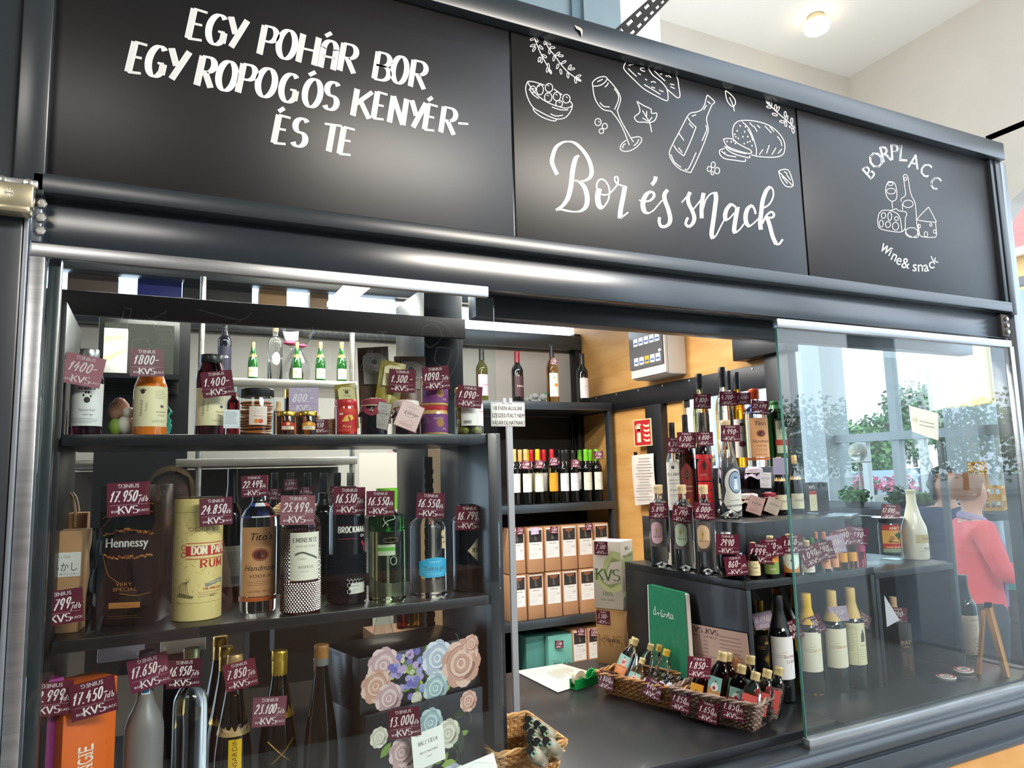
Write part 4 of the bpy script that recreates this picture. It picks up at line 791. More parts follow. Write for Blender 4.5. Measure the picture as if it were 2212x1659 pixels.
wc = thing('cord_loop', 'white cord looped down beside the paper bag', 'cord', P(130, 1000, .34)); MB().tube([(0, 0, 0), (.014, 0, -.02), (.006, 0, -.07), (.012, 0, -.12), (.0, 0, -.15), (-.006, 0, -.17)], .004, M('CFC6B4', .7), 7).obj('cord', wc)
A = G(206, 1356, SH2); C2 = G(328, 1350, SH2); ht = P(340, 1046, C2.y).z; GOLD = 'B97A3E'
def art_hen(a, W2, H):
    for yy, sg in ((H*.17, 1), (-H*.02, -1)):
        for i in range(40):
            u = -1+2*i/39; a.e(W2*.46*u, yy-sg*6*(u*u)+rnd.uniform(-3, 3), 2.2, 1.8, rnd.choice(['A8662C', 'C98A4A', '8A4A20']), 7)
    a.t('Hennessy', 0, H*.055, 26, 'EFEDEA', xs=.8, bold=1.); a.e(0, H*.185, 7, 2, GOLD); a.s([(-W2*.45, H*.2), (-W2*.2, H*.3), (W2*.1, H*.33), (W2*.46, H*.3)], .9, GOLD); a.s([(-W2*.45, H*.26), (0, H*.37), (W2*.46, H*.36)], .9, GOLD)
    a.s([(-W2*.4, -H*.02), (-W2*.3, -H*.14), (-W2*.1, -H*.2)], 1, GOLD); a.s([(-W2*.1, -H*.27), (W2*.2, -H*.29), (W2*.46, -H*.27)], 1, GOLD)
    a.t('VERY', -2, -H*.22, 9.5, GOLD, xs=1.3); a.t('SPECIAL', 0, -H*.255, 9.5, GOLD, xs=1.3); a.r(-W2*.28, -H*.375, W2*.28, -H*.335, GOLD); a.t('COGNAC', 0, -H*.368, 7, '7A4A1A', xs=1.2); textlines(a, -W2*.3, W2*.3, -H*.43, 2, 4, .6, '7A5A2A', .1)
cube('cognac_carton', 'tall black gift carton with gold vine print', 'box', C2, A, .10, SH2, ht, M('151413', .25, coat=.3), arts=[('f', art_hen)])
tag(278, 1078, '17.950-/db', 'on the tall black gift carton', .108, 1.15, -2)
fl = thing('film_wrap', 'crumpled dark plastic film beside the black gift carton', 'film', (P(203, 1330, .16).x, .16, SH2+.002)); mb = MB(); N = 14
v = []; f = []
for j in range(9):
    for i in range(N):
        aa = 2*pi*i/N; q = (.014+.009*sin(j*1.7+i*2.3)+.006*sin(i*3.1))*(1-.06*j); v.append((q*cos(aa)*.8, q*sin(aa)*.6+.0, j*.024+.004*sin(i*1.9+j)))
for j in range(8):
    for i in range(N): f.append((j*N+i, j*N+(i+1) % N, (j+1)*N+(i+1) % N, (j+1)*N+i))
mb.add(v, f, M('1F2226', .12, trans=.35)); mb.obj('film', fl)
def lab_don(a, W2, H, xo):
    OC = '8A6A2A'
    for k in range(90):
        x, y = rnd.uniform(-W2/2, W2/2), rnd.uniform(-H*.36, H*.33); a.s([(x, y), (x+rnd.uniform(-7, 7), y+rnd.uniform(2, 6)), (x+rnd.uniform(-9, 9), y+rnd.uniform(-3, 8))], .6, ['B09048', 'A88A44', '9A7C3C', '8A7440'][k//23])
    for yy in (H*.39, -H*.36): a.s([(-W2/2+i*W2/24, yy+1.4*(i % 2)) for i in range(25)], .7, OC)
    for i in range(5): a.o(-20+i*13, H*.25, 5.5, 3.2, .8, '5A4A2A')
    a.o(18, H*.24, 9, 9, 1., '7A6434'); a.o(18, H*.24, 6, 6, .7, '7A6434')
    a.r(-32, H*.02, 70, H*.12, 'E9D8A0'); a.r(-30, H*.028, 70, H*.112, 'B92A26'); a.o(-34, H*.1, 5, 5, 1.6, 'B92A26'); a.o(-34, H*.04, 5, 5, 1.6, 'B92A26'); a.r(-30, -H*.0, 70, H*.006, 'B92A26'); a.r(-30, H*.13, 70, H*.136, 'B92A26')
    a.cap('DON PAPA', 22, H*.043, 15, 'F0E6C4', w=.56, thick=.26, thin=.14, gap=.12, serif=True); a.cap('RUM', 26, -H*.068, 15, 'B92A26', w=.9, thick=.26, thin=.12, gap=.25, serif=True)
    a.p([(8, -H*.2), (40, -H*.17), (70, -H*.18), (70, -H*.215), (40, -H*.205), (10, -H*.235)], '8A8A7A'); a.t('AGED IN OAK', 38, -H*.205, 8, 'EFE2B4'); a.t('THE SPIRIT OF', 26, -H*.255, 6.6, 'B92A26', bold=.4); textlines(a, -4, 50, -H*.275, 3, 4, .7, 'A06A4A'); a.t('40%', 24, -H*.315, 7, '6A5A3A')
    a.p([(-48, -H*.3), (-14, -H*.32), (-12, -H*.3), (-40, -H*.27)], '7A6A40')
    for k in range(6): a.s([(-46+k*5, -H*.29), (-40+k*3, -H*.2-k*1.5), (-20-k, -H*.18)], .8, '5F5230')
b = bottle('cream yellow cylinder tube with red band lettering', 424, 1343, 1077, 114, SH2, 'tube', M('E0CA86', .45), None, [(.005, .995, None, 'E2CC88', lab_don)], name='rum_tube', cat='gift tube', n=36, face=4)
MB().lathe([(b['r']*.9, b['h']), (b['r']*.98, b['h']+.001), (b['r']*.98, b['h']+.003), (.0001, b['h']+.004)], M('3A3226', .4), 32).obj('lid', b['o'])
tag(467, 1105, '24.850/db', 'on the cream yellow tube', b['c'].y-.067, 1.0, -2, yaw=10)
bottle('dark bottle with grey barcode label between yellow tube and tan-labelled bottle', 497, 1290, 1014, 52, SH2, 'bord', gl('3A1A10'), (.74, 1.1, M('14171A', .3)), [(.12, .42, 60, '9A948E', lambda a, w, h, xo: [textlines(a, -24, 24, h*.35, 10, 3, .6, '6A645E')]+[a.r(-2+i*1.8, -h*.45, -1.2+i*1.8, -h*.25, '2A2A2A') for i in range(12)])], y=.37)
def lab_tito(a, W2, H, xo, s=1.):
    a.t("Tito's", 0, H*.31, 22*s, '3A1E14', xs=.95, shear=.25, bold=.8); a.e(0, H*.1, 17*s, 13*s, '6A2418', 24); a.o(0, H*.1, 15*s, 11*s, 1.2, 'C97A4A'); a.r(-7*s, H*.1-7*s, 0, H*.1+3*s, '3A1410'); a.p([(-7*s, H*.1+3*s), (-3.5*s, H*.1+7*s), (0, H*.1+3*s)], '3A1410'); a.e(5*s, H*.1-1, 4*s, 6*s, '8A4A34'); a.e(5*s, H*.1+2, 2*s, 2*s, '3A1410')
    for i in range(24): a.s([(17*s*cos(i*.2618), H*.1+13*s*sin(i*.2618)), (19*s*cos(i*.2618), H*.1+14.6*s*sin(i*.2618))], .7, '6A2418')
    a.t('Handmade', 1, -H*.13, 17*s, '3A1E14', xs=.95, shear=.3); a.t('VODKA', 0, -H*.23, 9.5*s, '5A3A28', xs=1.3); textlines(a, -W2*.3, W2*.3, -H*.29, 3, 3.5*s, .6, '8A5A3A', .15); a.t('AUSTIN • TEXAS', 0, -H*.44, 5.5*s, '8A4A2A', xs=1.1)
def titos(label, px, pyb, pyt, w, z, y=None, s=1., face=0):
    b = bottle(label, px, pyb, pyt, w, z, 'spirit', CLEAR, (.87, 1.25, M('B5451E', .3, metal=.3)), [(.12, .62, 86*s, 'D9A070', lambda a, w2, h, xo: lab_tito(a, w2, h, xo, s)), (.085, .115, None, 'C9662E', None)], y=y, name='vodka_bottle', face=face)
    r, h = b['r'], b['h']; mb = MB(); N = 24; v = []; f = []
    for k, (q, zz) in enumerate(((.42, .80), (1.0, .69))):
        for i in range(N): v.append((q*r*cos(2*pi*i/N), q*r*sin(2*pi*i/N), zz*h))
    for i in range(N):
        mb.add([v[i], v[(i+1) % N], v[N+(i+1) % N], v[N+i]], [(0, 1, 2, 3)], M(['2E46A0', 'E6E6EA', 'E6E6EA', '2E46A0', 'E6E6EA', 'C8505A'][i//4], .5))
    mb.obj('neck_collar', b['o']); a = Art(); a.t('VODKA', 0, 4, 7*s, '2E46A0'); a.t('FOR DOG', 0, -3, 7*s, '2E46A0'); a.t('PEOPLE', 0, -10, 7*s, '2E46A0')
    a.place('collar_print', b['o'], lambda x, yy, o: ((r*.72-yy/1000*.9)*sin(x/1000/r*1.2+.15), -(r*.72-yy/1000*.9)*cos(x/1000/r*1.2+.15)-.002-o, .742*h+yy/1000), 5); return b
b = titos('clear vodka bottle with tan label and blue-and-white neck collar on the middle board', 556, 1326, 1028, 86, SH2)
tag(549, 1050, '22.499/db', 'on the tan-labelled vodka bottle of the middle board', b['c'].y-.025, .82, -2)
DK = M('30090E', .08, coat=.4)
def lab_emi(a, W2, H, xo): a.cap('EMINENTE', 0, H*.3, 8, '4A4238', w=.55, thick=.17, thin=.12, serif=True, wd=W2*.82); a.t('RON DE CUBA', 0, H*.19, 6, '8A7E6C'); a.s([(-22, 4), (-8, 8), (6, 3), (16, -1), (26, -6)], 4, '5F5A4E'); a.s([(-24, 2), (-18, 7), (-8, 8)], 2, '5F5A4E'); a.t('RESERVA', 0, -H*.25, 7.5, '6A6050'); textlines(a, -14, 14, -H*.32, 1, 3, .6); a.t('7 years', -10, -H*.07, 6, '9A8E7A', shear=.3)
b = bottle('dark red bottle of pebbled glass with white label', 649, 1330, 1082, 88, SH2, 'stout', DK, (.9, 1.5, M('B07A4A', .6)), [(.30, .72, 68, 'E4DDCC', lab_emi)], name='rum_bottle', n=32, face=6)
dots = MB()
for j in range(16):
    for i in range(40):
        zf = .03+j*.017 if j < 15 else .75; aa = 2*pi*(i+.5*(j % 2))/40; dots.ball((b['r']*cos(aa), b['r']*sin(aa), zf*b['h']), .0032, DK, 6, 4)
for j in range(27):
    for i in range(40):
        aa = 2*pi*(i+.5*(j % 2))/40; ad = (math.degrees(aa)+90) % 360
        if min(ad, 360-ad) > 52: dots.ball((b['r']*cos(aa), b['r']*sin(aa), (.29+j*.017)*b['h']), .0032, DK, 6, 4)
tagp(dots.obj('pebbled_relief', b['o']), kind='stuff')
tag(643, 1102, '25.499/db', 'on the pebbled dark red bottle', b['c'].y-.05, 1.08, 2, col='8A5560')
def lab_bro(a, W2, H, xo): a.cap("BROCKMANS", 4, 2, 13, 'E8E4DC', w=.55, thick=.2, thin=.13, gap=.16, wd=74); a.t('GIN', 26, -9, 9, 'D8D2C8', bold=.4); a.r(-34, -12, 14, -11, 'A8305A'); a.s([(24, -18), (28, -24), (34, -30), (32, -40)], 7, 'B8244E'); a.r(-36, 17, 40, 18, '6A1A38')
b = bottle('black bottle with diamond relief, silver crest and white slab lettering', 749, 1308, 1052, 84, SH2, 'stout', M('0E1016', .12, coat=.4), (.9, 1.4, M('16181C', .3)), [(.46, .74, 84, None, lab_bro), (.09, .22, 50, 'DCDAD2', lambda a, w, h, xo: (a.t('CRAFTED WITH', 0, h*.2, 5, '5A5650'), a.t('BLUE BERRIES', 0, -h*.05, 5, '5A5650'), textlines(a, -18, 18, -h*.25, 2, 4, .6)), 12)], name='gin_bottle', n=32, face=6)
dm = MB()
for j in range(15):
    for i in range(34):
        aa = 2*pi*(i+.5*(j % 2))/34; ad = (math.degrees(aa)+90-20) % 360
        if j > 5 or min(ad, 360-ad) > 30: dm.ball((b['r']*cos(aa), b['r']*sin(aa), (.03+j*.027)*b['h']), .0042, M('1A1C26', .12, coat=.4), 4, 4)
tagp(dm.obj('diamond_relief', b['o'], smooth=False), kind='stuff')
cr = MB().ball((.012, -b['r']-.0005, .815*b['h']), .017, M('A9A9A6', .25, metal=.9), 16, 8, sy=.25, sz=1.1); cr.obj('crest', b['o'])
tag(755, 1082, '16.530-/db', 'on the black bottle with diamond relief', b['c'].y-.045, 1.08, 1)
def lab_grn(a, W2, H, xo): a.r(-36, -22, 4, 2, 'B8C2A8'); a.r(-36, -12, 4, -4, '5FA53A'); a.t('KIVIRAPU', -18, -2, 5, '6A7A5A'); a.r(-26, 8, 10, 17, 'C9A888') if 0 else a.o(-6, 12, 18, 5, .7, 'A87A5A'); a.s([(-12, 44), (-22, 60), (-8, 74), (4, 60), (-14, 54), (-24, 42)], 1.2, 'D0DCC0'); a.o(0, -34, 7, 9, .8, 'E6EEDC')
b = bottle('green-tinted clear gin bottle with bright green cap', 837, 1304, 1056, 86, SH2, 'capbody', gl('BFD9B4'), (.81, 1.3, M('7AC52A', .3)), [(.2, .8, 84, None, lab_grn)], name='gin_bottle', n=32, face=3)
MB().lathe([(b['r']*.95, b['h']*.62), (b['r']*1.0012, b['h']*.63), (b['r']*1.0012, b['h']*.732), (b['r']*.962, b['h']*.758)], gl('3C8A38'), 32).obj('green_shoulder', b['o'])
sw = [(.35*b['r'], 0, .09+.005*k) for k in range(24)]; MB().tube([(.012+.006*sin(k*.3), .012, .05+.0055*k) for k in range(22)], [.001+.006*sin(pi*k/21) for k in range(22)], M('B9D23A', .4), 8).obj('lime_twist', b['o'])
tag(822, 1087, '16.550/db', 'on the bright green cap', b['c'].y-.045, .98, 1)
def lab_tok(a, W2, H, xo):
    a.p([(-38, -18), (38, -18), (38, 14), (20, 20), (0, 22), (-20, 20), (-38, 14)], '35A5CF'); a.p([(-28, -18), (28, -18), (28, -23), (-28, -23)], '35A5CF'); a.t('TOKA SPIRIT', 0, 10, 5, 'BFE4F0'); a.t('Tokaj gin', 0, -7, 14, '4A4A48', xs=1.); textlines(a, -22, 22, -14, 2, 3, .5, 'A5DCEE', .2)
def lab_med(a, W2, H, xo): a.e(26, 20, 6.5, 7, '2A2A2A'); a.e(26, 6, 8.5, 9, 'D9B48A'); a.o(26, 6, 6.5, 7, .8, '4A3A2A'); a.r(19, -28, 33, -4, 'D9B48A'); a.t('GIN', 26, -16, 7, '2A2220', bold=.4); a.t('GOLD', 26, -8, 4, '2A2220')
b = bottle('clear gin bottle with turquoise banner label', 925, 1294, 1078, 86, SH2, 'shoulder', CLEAR, (.86, 1.3, M('7FC4DE', .4)), [(.16, .46, 84, None, lab_tok), (.45, .78, 84, None, lab_med)], name='gin_bottle', n=32, face=4)
tag(930, 1092, '16.550/db', 'on the turquoise-labelled gin bottle', b['c'].y-.04, 1.03, 4)
def lab_hend(a, W2, H, xo): a.p([(-14, 0), (8, 24), (28, 42), (36, 18), (38, 0), (36, -20), (26, -42), (6, -22)], 'CFC4A2'); a.p([(-11, 0), (9, 22), (27, 39), (34, 17), (36, 0), (34, -18), (25, -39), (7, -20)], 'DDD2B2'); a.cap("HENDRICK'S", 24, -4, 9.5, '3A352C', w=.55, thick=.17, thin=.08, serif=True, wd=52); a.t('GIN', 24, -17, 8, '4A443A', xs=1.4); a.o(20, 20, 6, 6, .6, '8A8068'); a.r(10, -7.4, 36, -7, '8A8068'); a.o(24, -28, 4, 4, .6, '8A8068')
b = bottle('squat near-black gin bottle with cream diamond label', 1010, 1279, 1090, 70, SH2, 'stout', M('0C0F16', .08, coat=.4), (.9, 1.4, M('101114', .3)), [(.16, .78, 84, None, lab_hend)], name='gin_bottle', n=32, face=2)
tag(1014, 1119, '16.799/db', 'on the squat black gin bottle', b['c'].y-.04, 1.05, 2)
bottle('dark green herbal liqueur bottle behind the black gin bottle', 697, 1292, 1066, 46, SH2, 'stout', gl('2A4A1E'), (.88, 1.3, M('141A14', .3)), y=.36, name='liqueur_bottle')

# ------------------------------------------------------------------ left unit, bottom level (on the counter)
ZC = .9305
def lowbox(name, label, A, C, y, zt, d, mat, arts, rot=0):
    a0 = P(*A, y); c0 = P(*C, y+rot); return cube(name, label, 'box', (c0.x, y+rot, 0), (a0.x, y, 0), d, ZC, zt, mat, arts=arts)
zt = P(258, 1462, .155).z
def art_or(a, W2, H):
    a.cap('CLEMENTINE ANGIE', 6, -H*.12, 25, 'F3E6D8', w=.62, thick=.17, thin=.07, gap=.1, serif=True, rot=pi/2, wd=H*.62); a.s([(-40, -60), (-20, -40), (-30, -20), (-44, -10)], .8, 'C9561A'); a.s([(30, 60), (40, 40), (34, 20)], .8, 'C9561A'); a.r(-W2/2, H/2-5, W2/2, H/2-4, 'B84A10')
lowbox('brandy_carton', 'bright orange carton with white vertical lettering', (140, 1490), (254, 1462), .115, zt, .08, M('E0661A', .35), [('f', art_or)], .055)
tag(202, 1508, '17.450-/db', 'on the bright orange carton', .105, 1.15, -8)
zt = P(140, 1462, .14).z
lowbox('brandy_carton', 'purple carton beside the orange one', (92, 1474), (138, 1462), .12, zt, .07, M('7A2464', .35), [('f', lambda a, W2, H: (a.t('BRANDY', W2*.2, H*.02, 18, 'D9B8C4', xs=.9), a.r(-W2/2, H*.48, W2/2, H*.5, 'A0408A')))], .02)
tag(110, 1510, '12.999/db', 'on the purple carton', .105, 1.05, 2)
FROST = M('7F7A78', .38, spec=.6)
b = bottle('frosted vodka bottle with bare white tree drawing', 309, 1659, 1408, 92, ZC, 'bord', FROST, (.9, 1.1, M('54616E', .35)), [], y=.19, name='vodka_bottle', n=32)
TR = Art()
def branch(x, y, ang, L, w, dep, col):
    x2, y2 = x+L*cos(ang), y+L*sin(ang); TR.s([(x, y), ((x+x2)/2+rnd.uniform(-2, 2), (y+y2)/2), (x2, y2)], w, col)
    if dep: 
        for k in range(2 if dep < 4 else 3): branch(x2, y2, ang+rnd.uniform(-.75, .75), L*.74, max(.5, w*.7), dep-1, col)
for x0 in (-14, 12, 30): branch(x0, -90, pi/2+rnd.uniform(-.2, .2), 36, 2.6, 5, 'ECEAE8')
TR.place('tree_print', b['o'], oncyl(b['r'], .125), 5, eps=.0005)
a = Art(); a.r(-8, -14, 8, 14, 'E4E8EA'); a.r(-6.4, -12, 6.4, 12, '2F6A94'); a.t('B', 0, -5, 14, 'EDEFF2', bold=.5); a.place('neck_label', b['o'], oncyl(b['r']*.42, b['h']*.83), 3)
tag(322, 1452, '17.650-/db', 'on the neck of the frosted vodka bottle', .165, 1.12, -10, col='6E2A42')
b = bottle('clear ribbed vodka bottle beside the frosted one', 408, 1659, 1402, 82, ZC, 'shoulder', CLEAR, (.93, 1.25, M('C9C48A', .3, trans=.6)), [(.02, .14, 70, 'D9DCA8', None)], y=.20, name='vodka_bottle', n=32)
tag(397, 1455, '16.950-/db', 'on the neck of the clear ribbed bottle', .165, .98, 2, col='4E1626')
GF = M('C9A04E', .28, metal=.85, bump=.8, scale=(70, 70, 70)); ORF = M('D9B27A', .35, metal=.4)
def champ(label, px, pyt, w, y, foil=GF, fo=.55, labels=()):
    b = bottle(label, px, 1659, pyt, w, ZC, 'champ', DARKG, (fo, 1.04, foil), labels, y=y, name='champagne_bottle', n=28, capname='foil')
    MB().lathe([(b['r']*.36, b['h']*.93), (b['r']*.43, b['h']*.95), (b['r']*.41, b['h']*.99), (b['r']*.3, b['h']*1.003), (.0001, b['h']*1.004)], foil, 16).obj('wire_cage_cap', b['o']); return b
b = champ('champagne bottle with pale gold foil and yellow front label', 503, 1415, 88, .20, ORF, .56, [(.2, .55, 26, 'E0B416', lambda a, w, h, xo: a.t('VEUVE PONSARDIN', 4, 0, 14, '3A2E14', rot=pi/2))])
a = Art(); a.p([(-28, 10), (0, 2), (28, 12), (24, -4), (0, -14), (-24, -6)], 'E6C49A'); a.s([(-26, 2), (0, -6), (26, 4)], 1, 'C97A4A'); a.place('neck_band', b['o'], oncyl(b['r']*.82, b['h']*.58), 5)
a = Art(); a.p([(6*cos(i*pi/8)*(1 if i % 2 else .45), 6*sin(i*pi/8)*(1 if i % 2 else .45)) for i in range(16)], 'B04A2A'); a.place('star', b['o'], oncyl(b['r']*.5, b['h']*.77), 3)
tag(520, 1458, '7.850-/db', 'on the pale gold champagne foil', .165, .98, -9, col='6E2438')
champ('gold-foiled champagne bottle half hidden behind the pale gold one', 484, 1398, 84, .30); champ('gold-foiled champagne bottle farthest back in the champagne row', 470, 1376, 84, .39)
b = champ('champagne bottle with bright gold foil and dark vertical neck lettering', 601, 1406, 92, .20, M('D8B24A', .28, metal=.8, bump=.6, scale=(60, 60, 60)), .62)
a = Art(); a.t('MOËT', 4, 0, 13, '3A2E14', rot=pi/2); a.place('neck_lettering', b['o'], oncyl(b['r']*.5, b['h']*.78), 3)
for sg in (-1, 1): MB().tube([(sg*-.026+sg*.052*k/8, -b['r']*(.93+.05*abs(k-4)/4*0)-.002-.004*(1-abs(k-4)/4)+.012*(abs(k-4)/4)**2, b['h']*.50-.05*k/8) for k in range(9)], .0016, M('C9A04E', .3, metal=.8), 5).obj('gold_ribbon', b['o'])
tag(582, 1537, '23.100-/db', 'on the bright gold champagne bottle', .125, 1.02, 3, col='7A4654')
b = bottle('dark sparkling wine bottle with cork and wire top, last before the flowered cartons', 693, 1659, 1394, 80, ZC, 'champ', M('14120E', .06, coat=.3), (.93, 1.12, M('9A6A34', .4)), [], y=.13, name='champagne_bottle', n=28, capname='cork')
MB().lathe([(b['r']*.43, b['h']*.89), (b['r']*.45, b['h']*.9), (b['r']*.43, b['h']*.93)], M('8A8A84', .25, trans=.3), 16).obj('glass_collar', b['o'])
FCOL = [('A9AFBC', 'C9CED6', '7686A4'), ('B8979B', 'D0B8B6', '946E78'), ('746CA8', '9C90C0', '564E90'), ('B88E7E', 'CDAE9E', '8F5E54'), ('93A8AE', 'B6C6C6', '5E7C88'), ('BAB6A4', 'D2CFC0', '98937A')]
def flower(a, x, y, r, k):
    c = FCOL[k]
    if k == 2:
        for i in range(46):
            q, an = r*rnd.random()**.5, rnd.random()*6.28; a.e(x+q*cos(an), y+q*sin(an)*1.05, r*.17, r*.15, rnd.choice(['746CA8', '9C90C0', '665EA4', 'AE94BC', '838ABE']), 7)
        return
    for i in range(9): an = i*.698; a.e(x+r*.62*cos(an), y+r*.62*sin(an), r*.44, r*.42, c[i % 2], 10)
    for j, q in enumerate((.78, .6, .42, .26, .12)):
        an0 = j*1.9; a.e(x, y, r*q, r*q*.95, c[j % 2], 14); a.s([(x+r*q*cos(an0+u*.5), y+r*q*.95*sin(an0+u*.5)) for u in range(7)], r*.03, c[2])
def leafp(a, x, y, L, an, col):
    p = [(0, 0), (.3, .22), (.65, .24), (1, 0), (.65, -.22), (.3, -.2)]; a.p([(x+L*(u*cos(an)-v*sin(an)), y+L*(u*sin(an)+v*cos(an))) for u, v in p], col)
def art_flo(seed):
    def f(a, W2, H):
        r2 = random.Random(seed); gl2 = ['6E8A3A', '8FA850', '55703A', 'A3B24A']
        for i in range(40):
            an = r2.uniform(0, 6.28); x, y = r2.uniform(-W2*.36, W2*.36), r2.uniform(-H*.36, H*.36); leafp(a, x, y, W2*r2.uniform(.07, .14), an, gl2[i % 4] if i % 3 else '2F3A2C')
        for i in range(12): x, y = r2.uniform(-W2*.44, W2*.44), r2.uniform(-H*.44, H*.44); [a.e(x+3.4*cos(q*1.257), y+3.4*sin(q*1.257), 2.6, 2.6, 'C9C6BC', 8) for q in range(5)]; a.e(x, y, 1.8, 1.8, 'A89A5A', 8)
        for i in range(7): x, y = r2.uniform(-W2*.4, W2*.4), r2.uniform(-H*.4, H*.4); a.s([(x, y), (x+4, y+14), (x-3, y+28)], .9, '6F7F4A')
        pos = [(-.32, .3, .14, 1), (-.12, .02, .19, 2), (.12, .22, .15, 0), (.33, .02, .2, 3), (-.38, -.05, .13, 3), (-.28, -.32, .12, 1), (.1, -.34, .12, 4), (.42, .36, .08, 3), (-.06, -.44, .05, 5)] if seed == 1 else [(.02, .3, .12, 4), (-.22, .12, .12, 1), (.0, .02, .1, 5), (.17, .16, .12, 5), (-.14, -.14, .13, 1), (-.36, -.3, .14, 1), (.2, -.28, .15, 0), (.36, .4, .09, 3), (-.4, .3, .08, 5), (.36, -.42, .12, 3), (-.05, -.42, .12, 2)]
        for (x, y, r, k) in pos: flower(a, x*W2, y*H, r*W2*.86, k)
    return f
FLB = M('16171C', .3, coat=.2)
A = P(790, 1640, .035); C2 = P(1046, 1640, .105); zt = P(800, 1545, .04).z
cube('gift_carton', 'lower dark carton printed with flowers and bearing a white card', 'box', (C2.x, .105, 0), (A.x, .035, 0), .17, ZC, zt, FLB, arts=[('f', art_flo(2))], group='flowered gift cartons')
z2 = P(1040, 1372, .11).z
A2 = P(777, 1500, .045); t = cube('gift_carton', 'upper dark carton printed with flowers, stacked on the lower one', 'box', (C2.x-.003, .113, 0), (A2.x, .045, 0), .17, zt+.0005, z2, FLB, arts=[('f', art_flo(1)), ('l', lambda a, W2, H: (a.t('RÁCZ LILLA', 0, 0, 11, 'C9C4BA', rot=pi/2, xs=1.1), textlines(a, 10, 12, 20, 6, 6, .5, '8A857A')))], group='flowered gift cartons')
tag(873, 1562, '13.000/db', 'on the flowered cartons', .04, 1.05, -4)
cc = thing('name_card', 'white card on the lower flowered carton', 'card', P(926, 1615, .045), (0, rad(-5), rad(12))); MB().box(-.039, 0, -.036, .039, .0008, .036, M('EDEBE6', .6)).obj('card', cc)
a = Art(); a.cap('RÁCZ LILLA'.replace('Á', 'Á'), 0, 10, 7.5, '5A5650', w=.58, thick=.14, thin=.07, serif=True, wd=48); a.t('BRUT NATURE', 0, -8, 6.5, '7A756E'); a.t('pezsgő', 0, -17, 4.5, '9A948C'); a.place('print', cc, onflat(0, 0), eps=.0003)
wp = thing('paper_sheet', 'white sheet with thin frame lying at the foot of the flowered cartons', 'paper', P(1030, 1664, .05), (rad(-20), rad(-6), rad(8))); MB().box(-.05, 0, -.02, .05, .0006, .02, M('F0EFEB', .6)).obj('sheet', wp); Art().o(0, 0, 44, 16, .6, '9A958E', 4).place('frame', wp, onflat(0, 0), eps=.0003)
# ------------------------------------------------------------------ no-minors notice on its stand
st = thing('age_notice', 'white notice 18 ÉVEN ALULIAK on a grey stand above the counter', 'sign', P(1098, 895, .40)); c = P(1098, 895, .40)
wd = (P(1135, 895, .4)-P(1062, 895, .4)).length; hg = P(1098, 868, .4).z-P(1098, 920, .4).z
MB().box(-wd/2, 0, -hg/2, wd/2, .003, hg/2, M('EDEDEA', .5), .0008).obj('board', st); a = Art(); W2, H = wd*1000, hg*1000
a.o(0, 0, W2*.69, H*.69, .9, '2A2A2A', 4, 0) if 0 else [a.r(x0, y0, x1, y1, '3A3A3A') for x0, y0, x1, y1 in ((-W2*.48, -H*.47, W2*.48, -H*.46), (-W2*.48, H*.46, W2*.48, H*.47), (-W2*.48, -H*.47, -W2*.475, H*.47), (W2*.475, -H*.47, W2*.48, H*.47))]
for i, s2 in enumerate(('18 ÉVEN ALULIAK', 'SZESZES ITALT NEM', 'VÁSÁROLHATNAK!')): a.t(s2, 0, H*(.17-.3*i), H*.235, '1E1E1E', xs=.7, bold=.3)
a.place('lettering', st, onflat(0, 0), eps=.0003); MB().box(-.004, .003, .93-c.z, .014, .012, -hg/2+.01, M('A9ABAD', .4, metal=.5)).obj('pole', st)
for x in (-.012, .008): MB().box(x-.005, -.003, hg/2-.004, x+.005, .006, hg/2+.012, M('C9CDCF', .3, metal=.3)).obj('clip', st)

# ------------------------------------------------------------------ counter goods
ps = thing('price_sheet', 'printed cream sheet lying under the green tape dispenser', 'paper')
q = [G(1113, 1450, .9315), G(1205, 1496, .9315), G(1312, 1462, .9315), G(1213, 1434, .9315)]
mb = MB(); mb.add([p for p in q]+[p+Vector((0, 0, .0008)) for p in q], [(3, 2, 1, 0), (4, 5, 6, 7), (0, 1, 5, 4), (1, 2, 6, 5), (2, 3, 7, 6), (3, 0, 4, 7)], M('BDB6A8', .6)); mb.obj('sheet', ps, smooth=False)
a = Art(); [textlines(a, -60+rnd.uniform(0, 20), 50, 55-i*11, 1, 1, 2.4, '4A4642', .5) for i in range(9)]
ex, ey = (q[2]-q[1]), (q[0]-q[1]); o0 = (q[0]+q[2])/2; e1, e2 = ex.normalized(), ey.normalized()
a.place('print', ps, lambda x, y, o: o0+e1*(y/1000)*1.1-e2*(x/1000)*1.0+Vector((0, 0, .0012+o)))
td = G(1262, 1482, .9325); tdp = thing('tape_dispenser', 'bright green tape dispenser with a tape roll', 'tape dispenser', (td.x, td.y, .9325), rad(14)); GRN = M('128A42', .3)
side = [(-.055, 0), (.05, 0), (.055, .02), (.05, .048), (.03, .042), (.02, .03), (.0, .026), (-.02, .034), (-.035, .03), (-.055, .032)]
for y0 in (-.012, .012): MB().prism(side, y0-.0015, y0+.0015, GRN).obj('side_wall', tdp, smooth=False)
MB().box(-.054, -.012, 0, .049, .012, .005, GRN).box(.045, -.012, .0, .054, .012, .046, GRN).obj('base', tdp, smooth=False)
MB().lathe([(.012, -.009), (.026, -.009), (.026, .009), (.012, .009), (.012, -.009)], M('D6C9A8', .3, trans=.2), 24, (-.025, 0, .03), axis='y').obj('tape_roll', tdp)
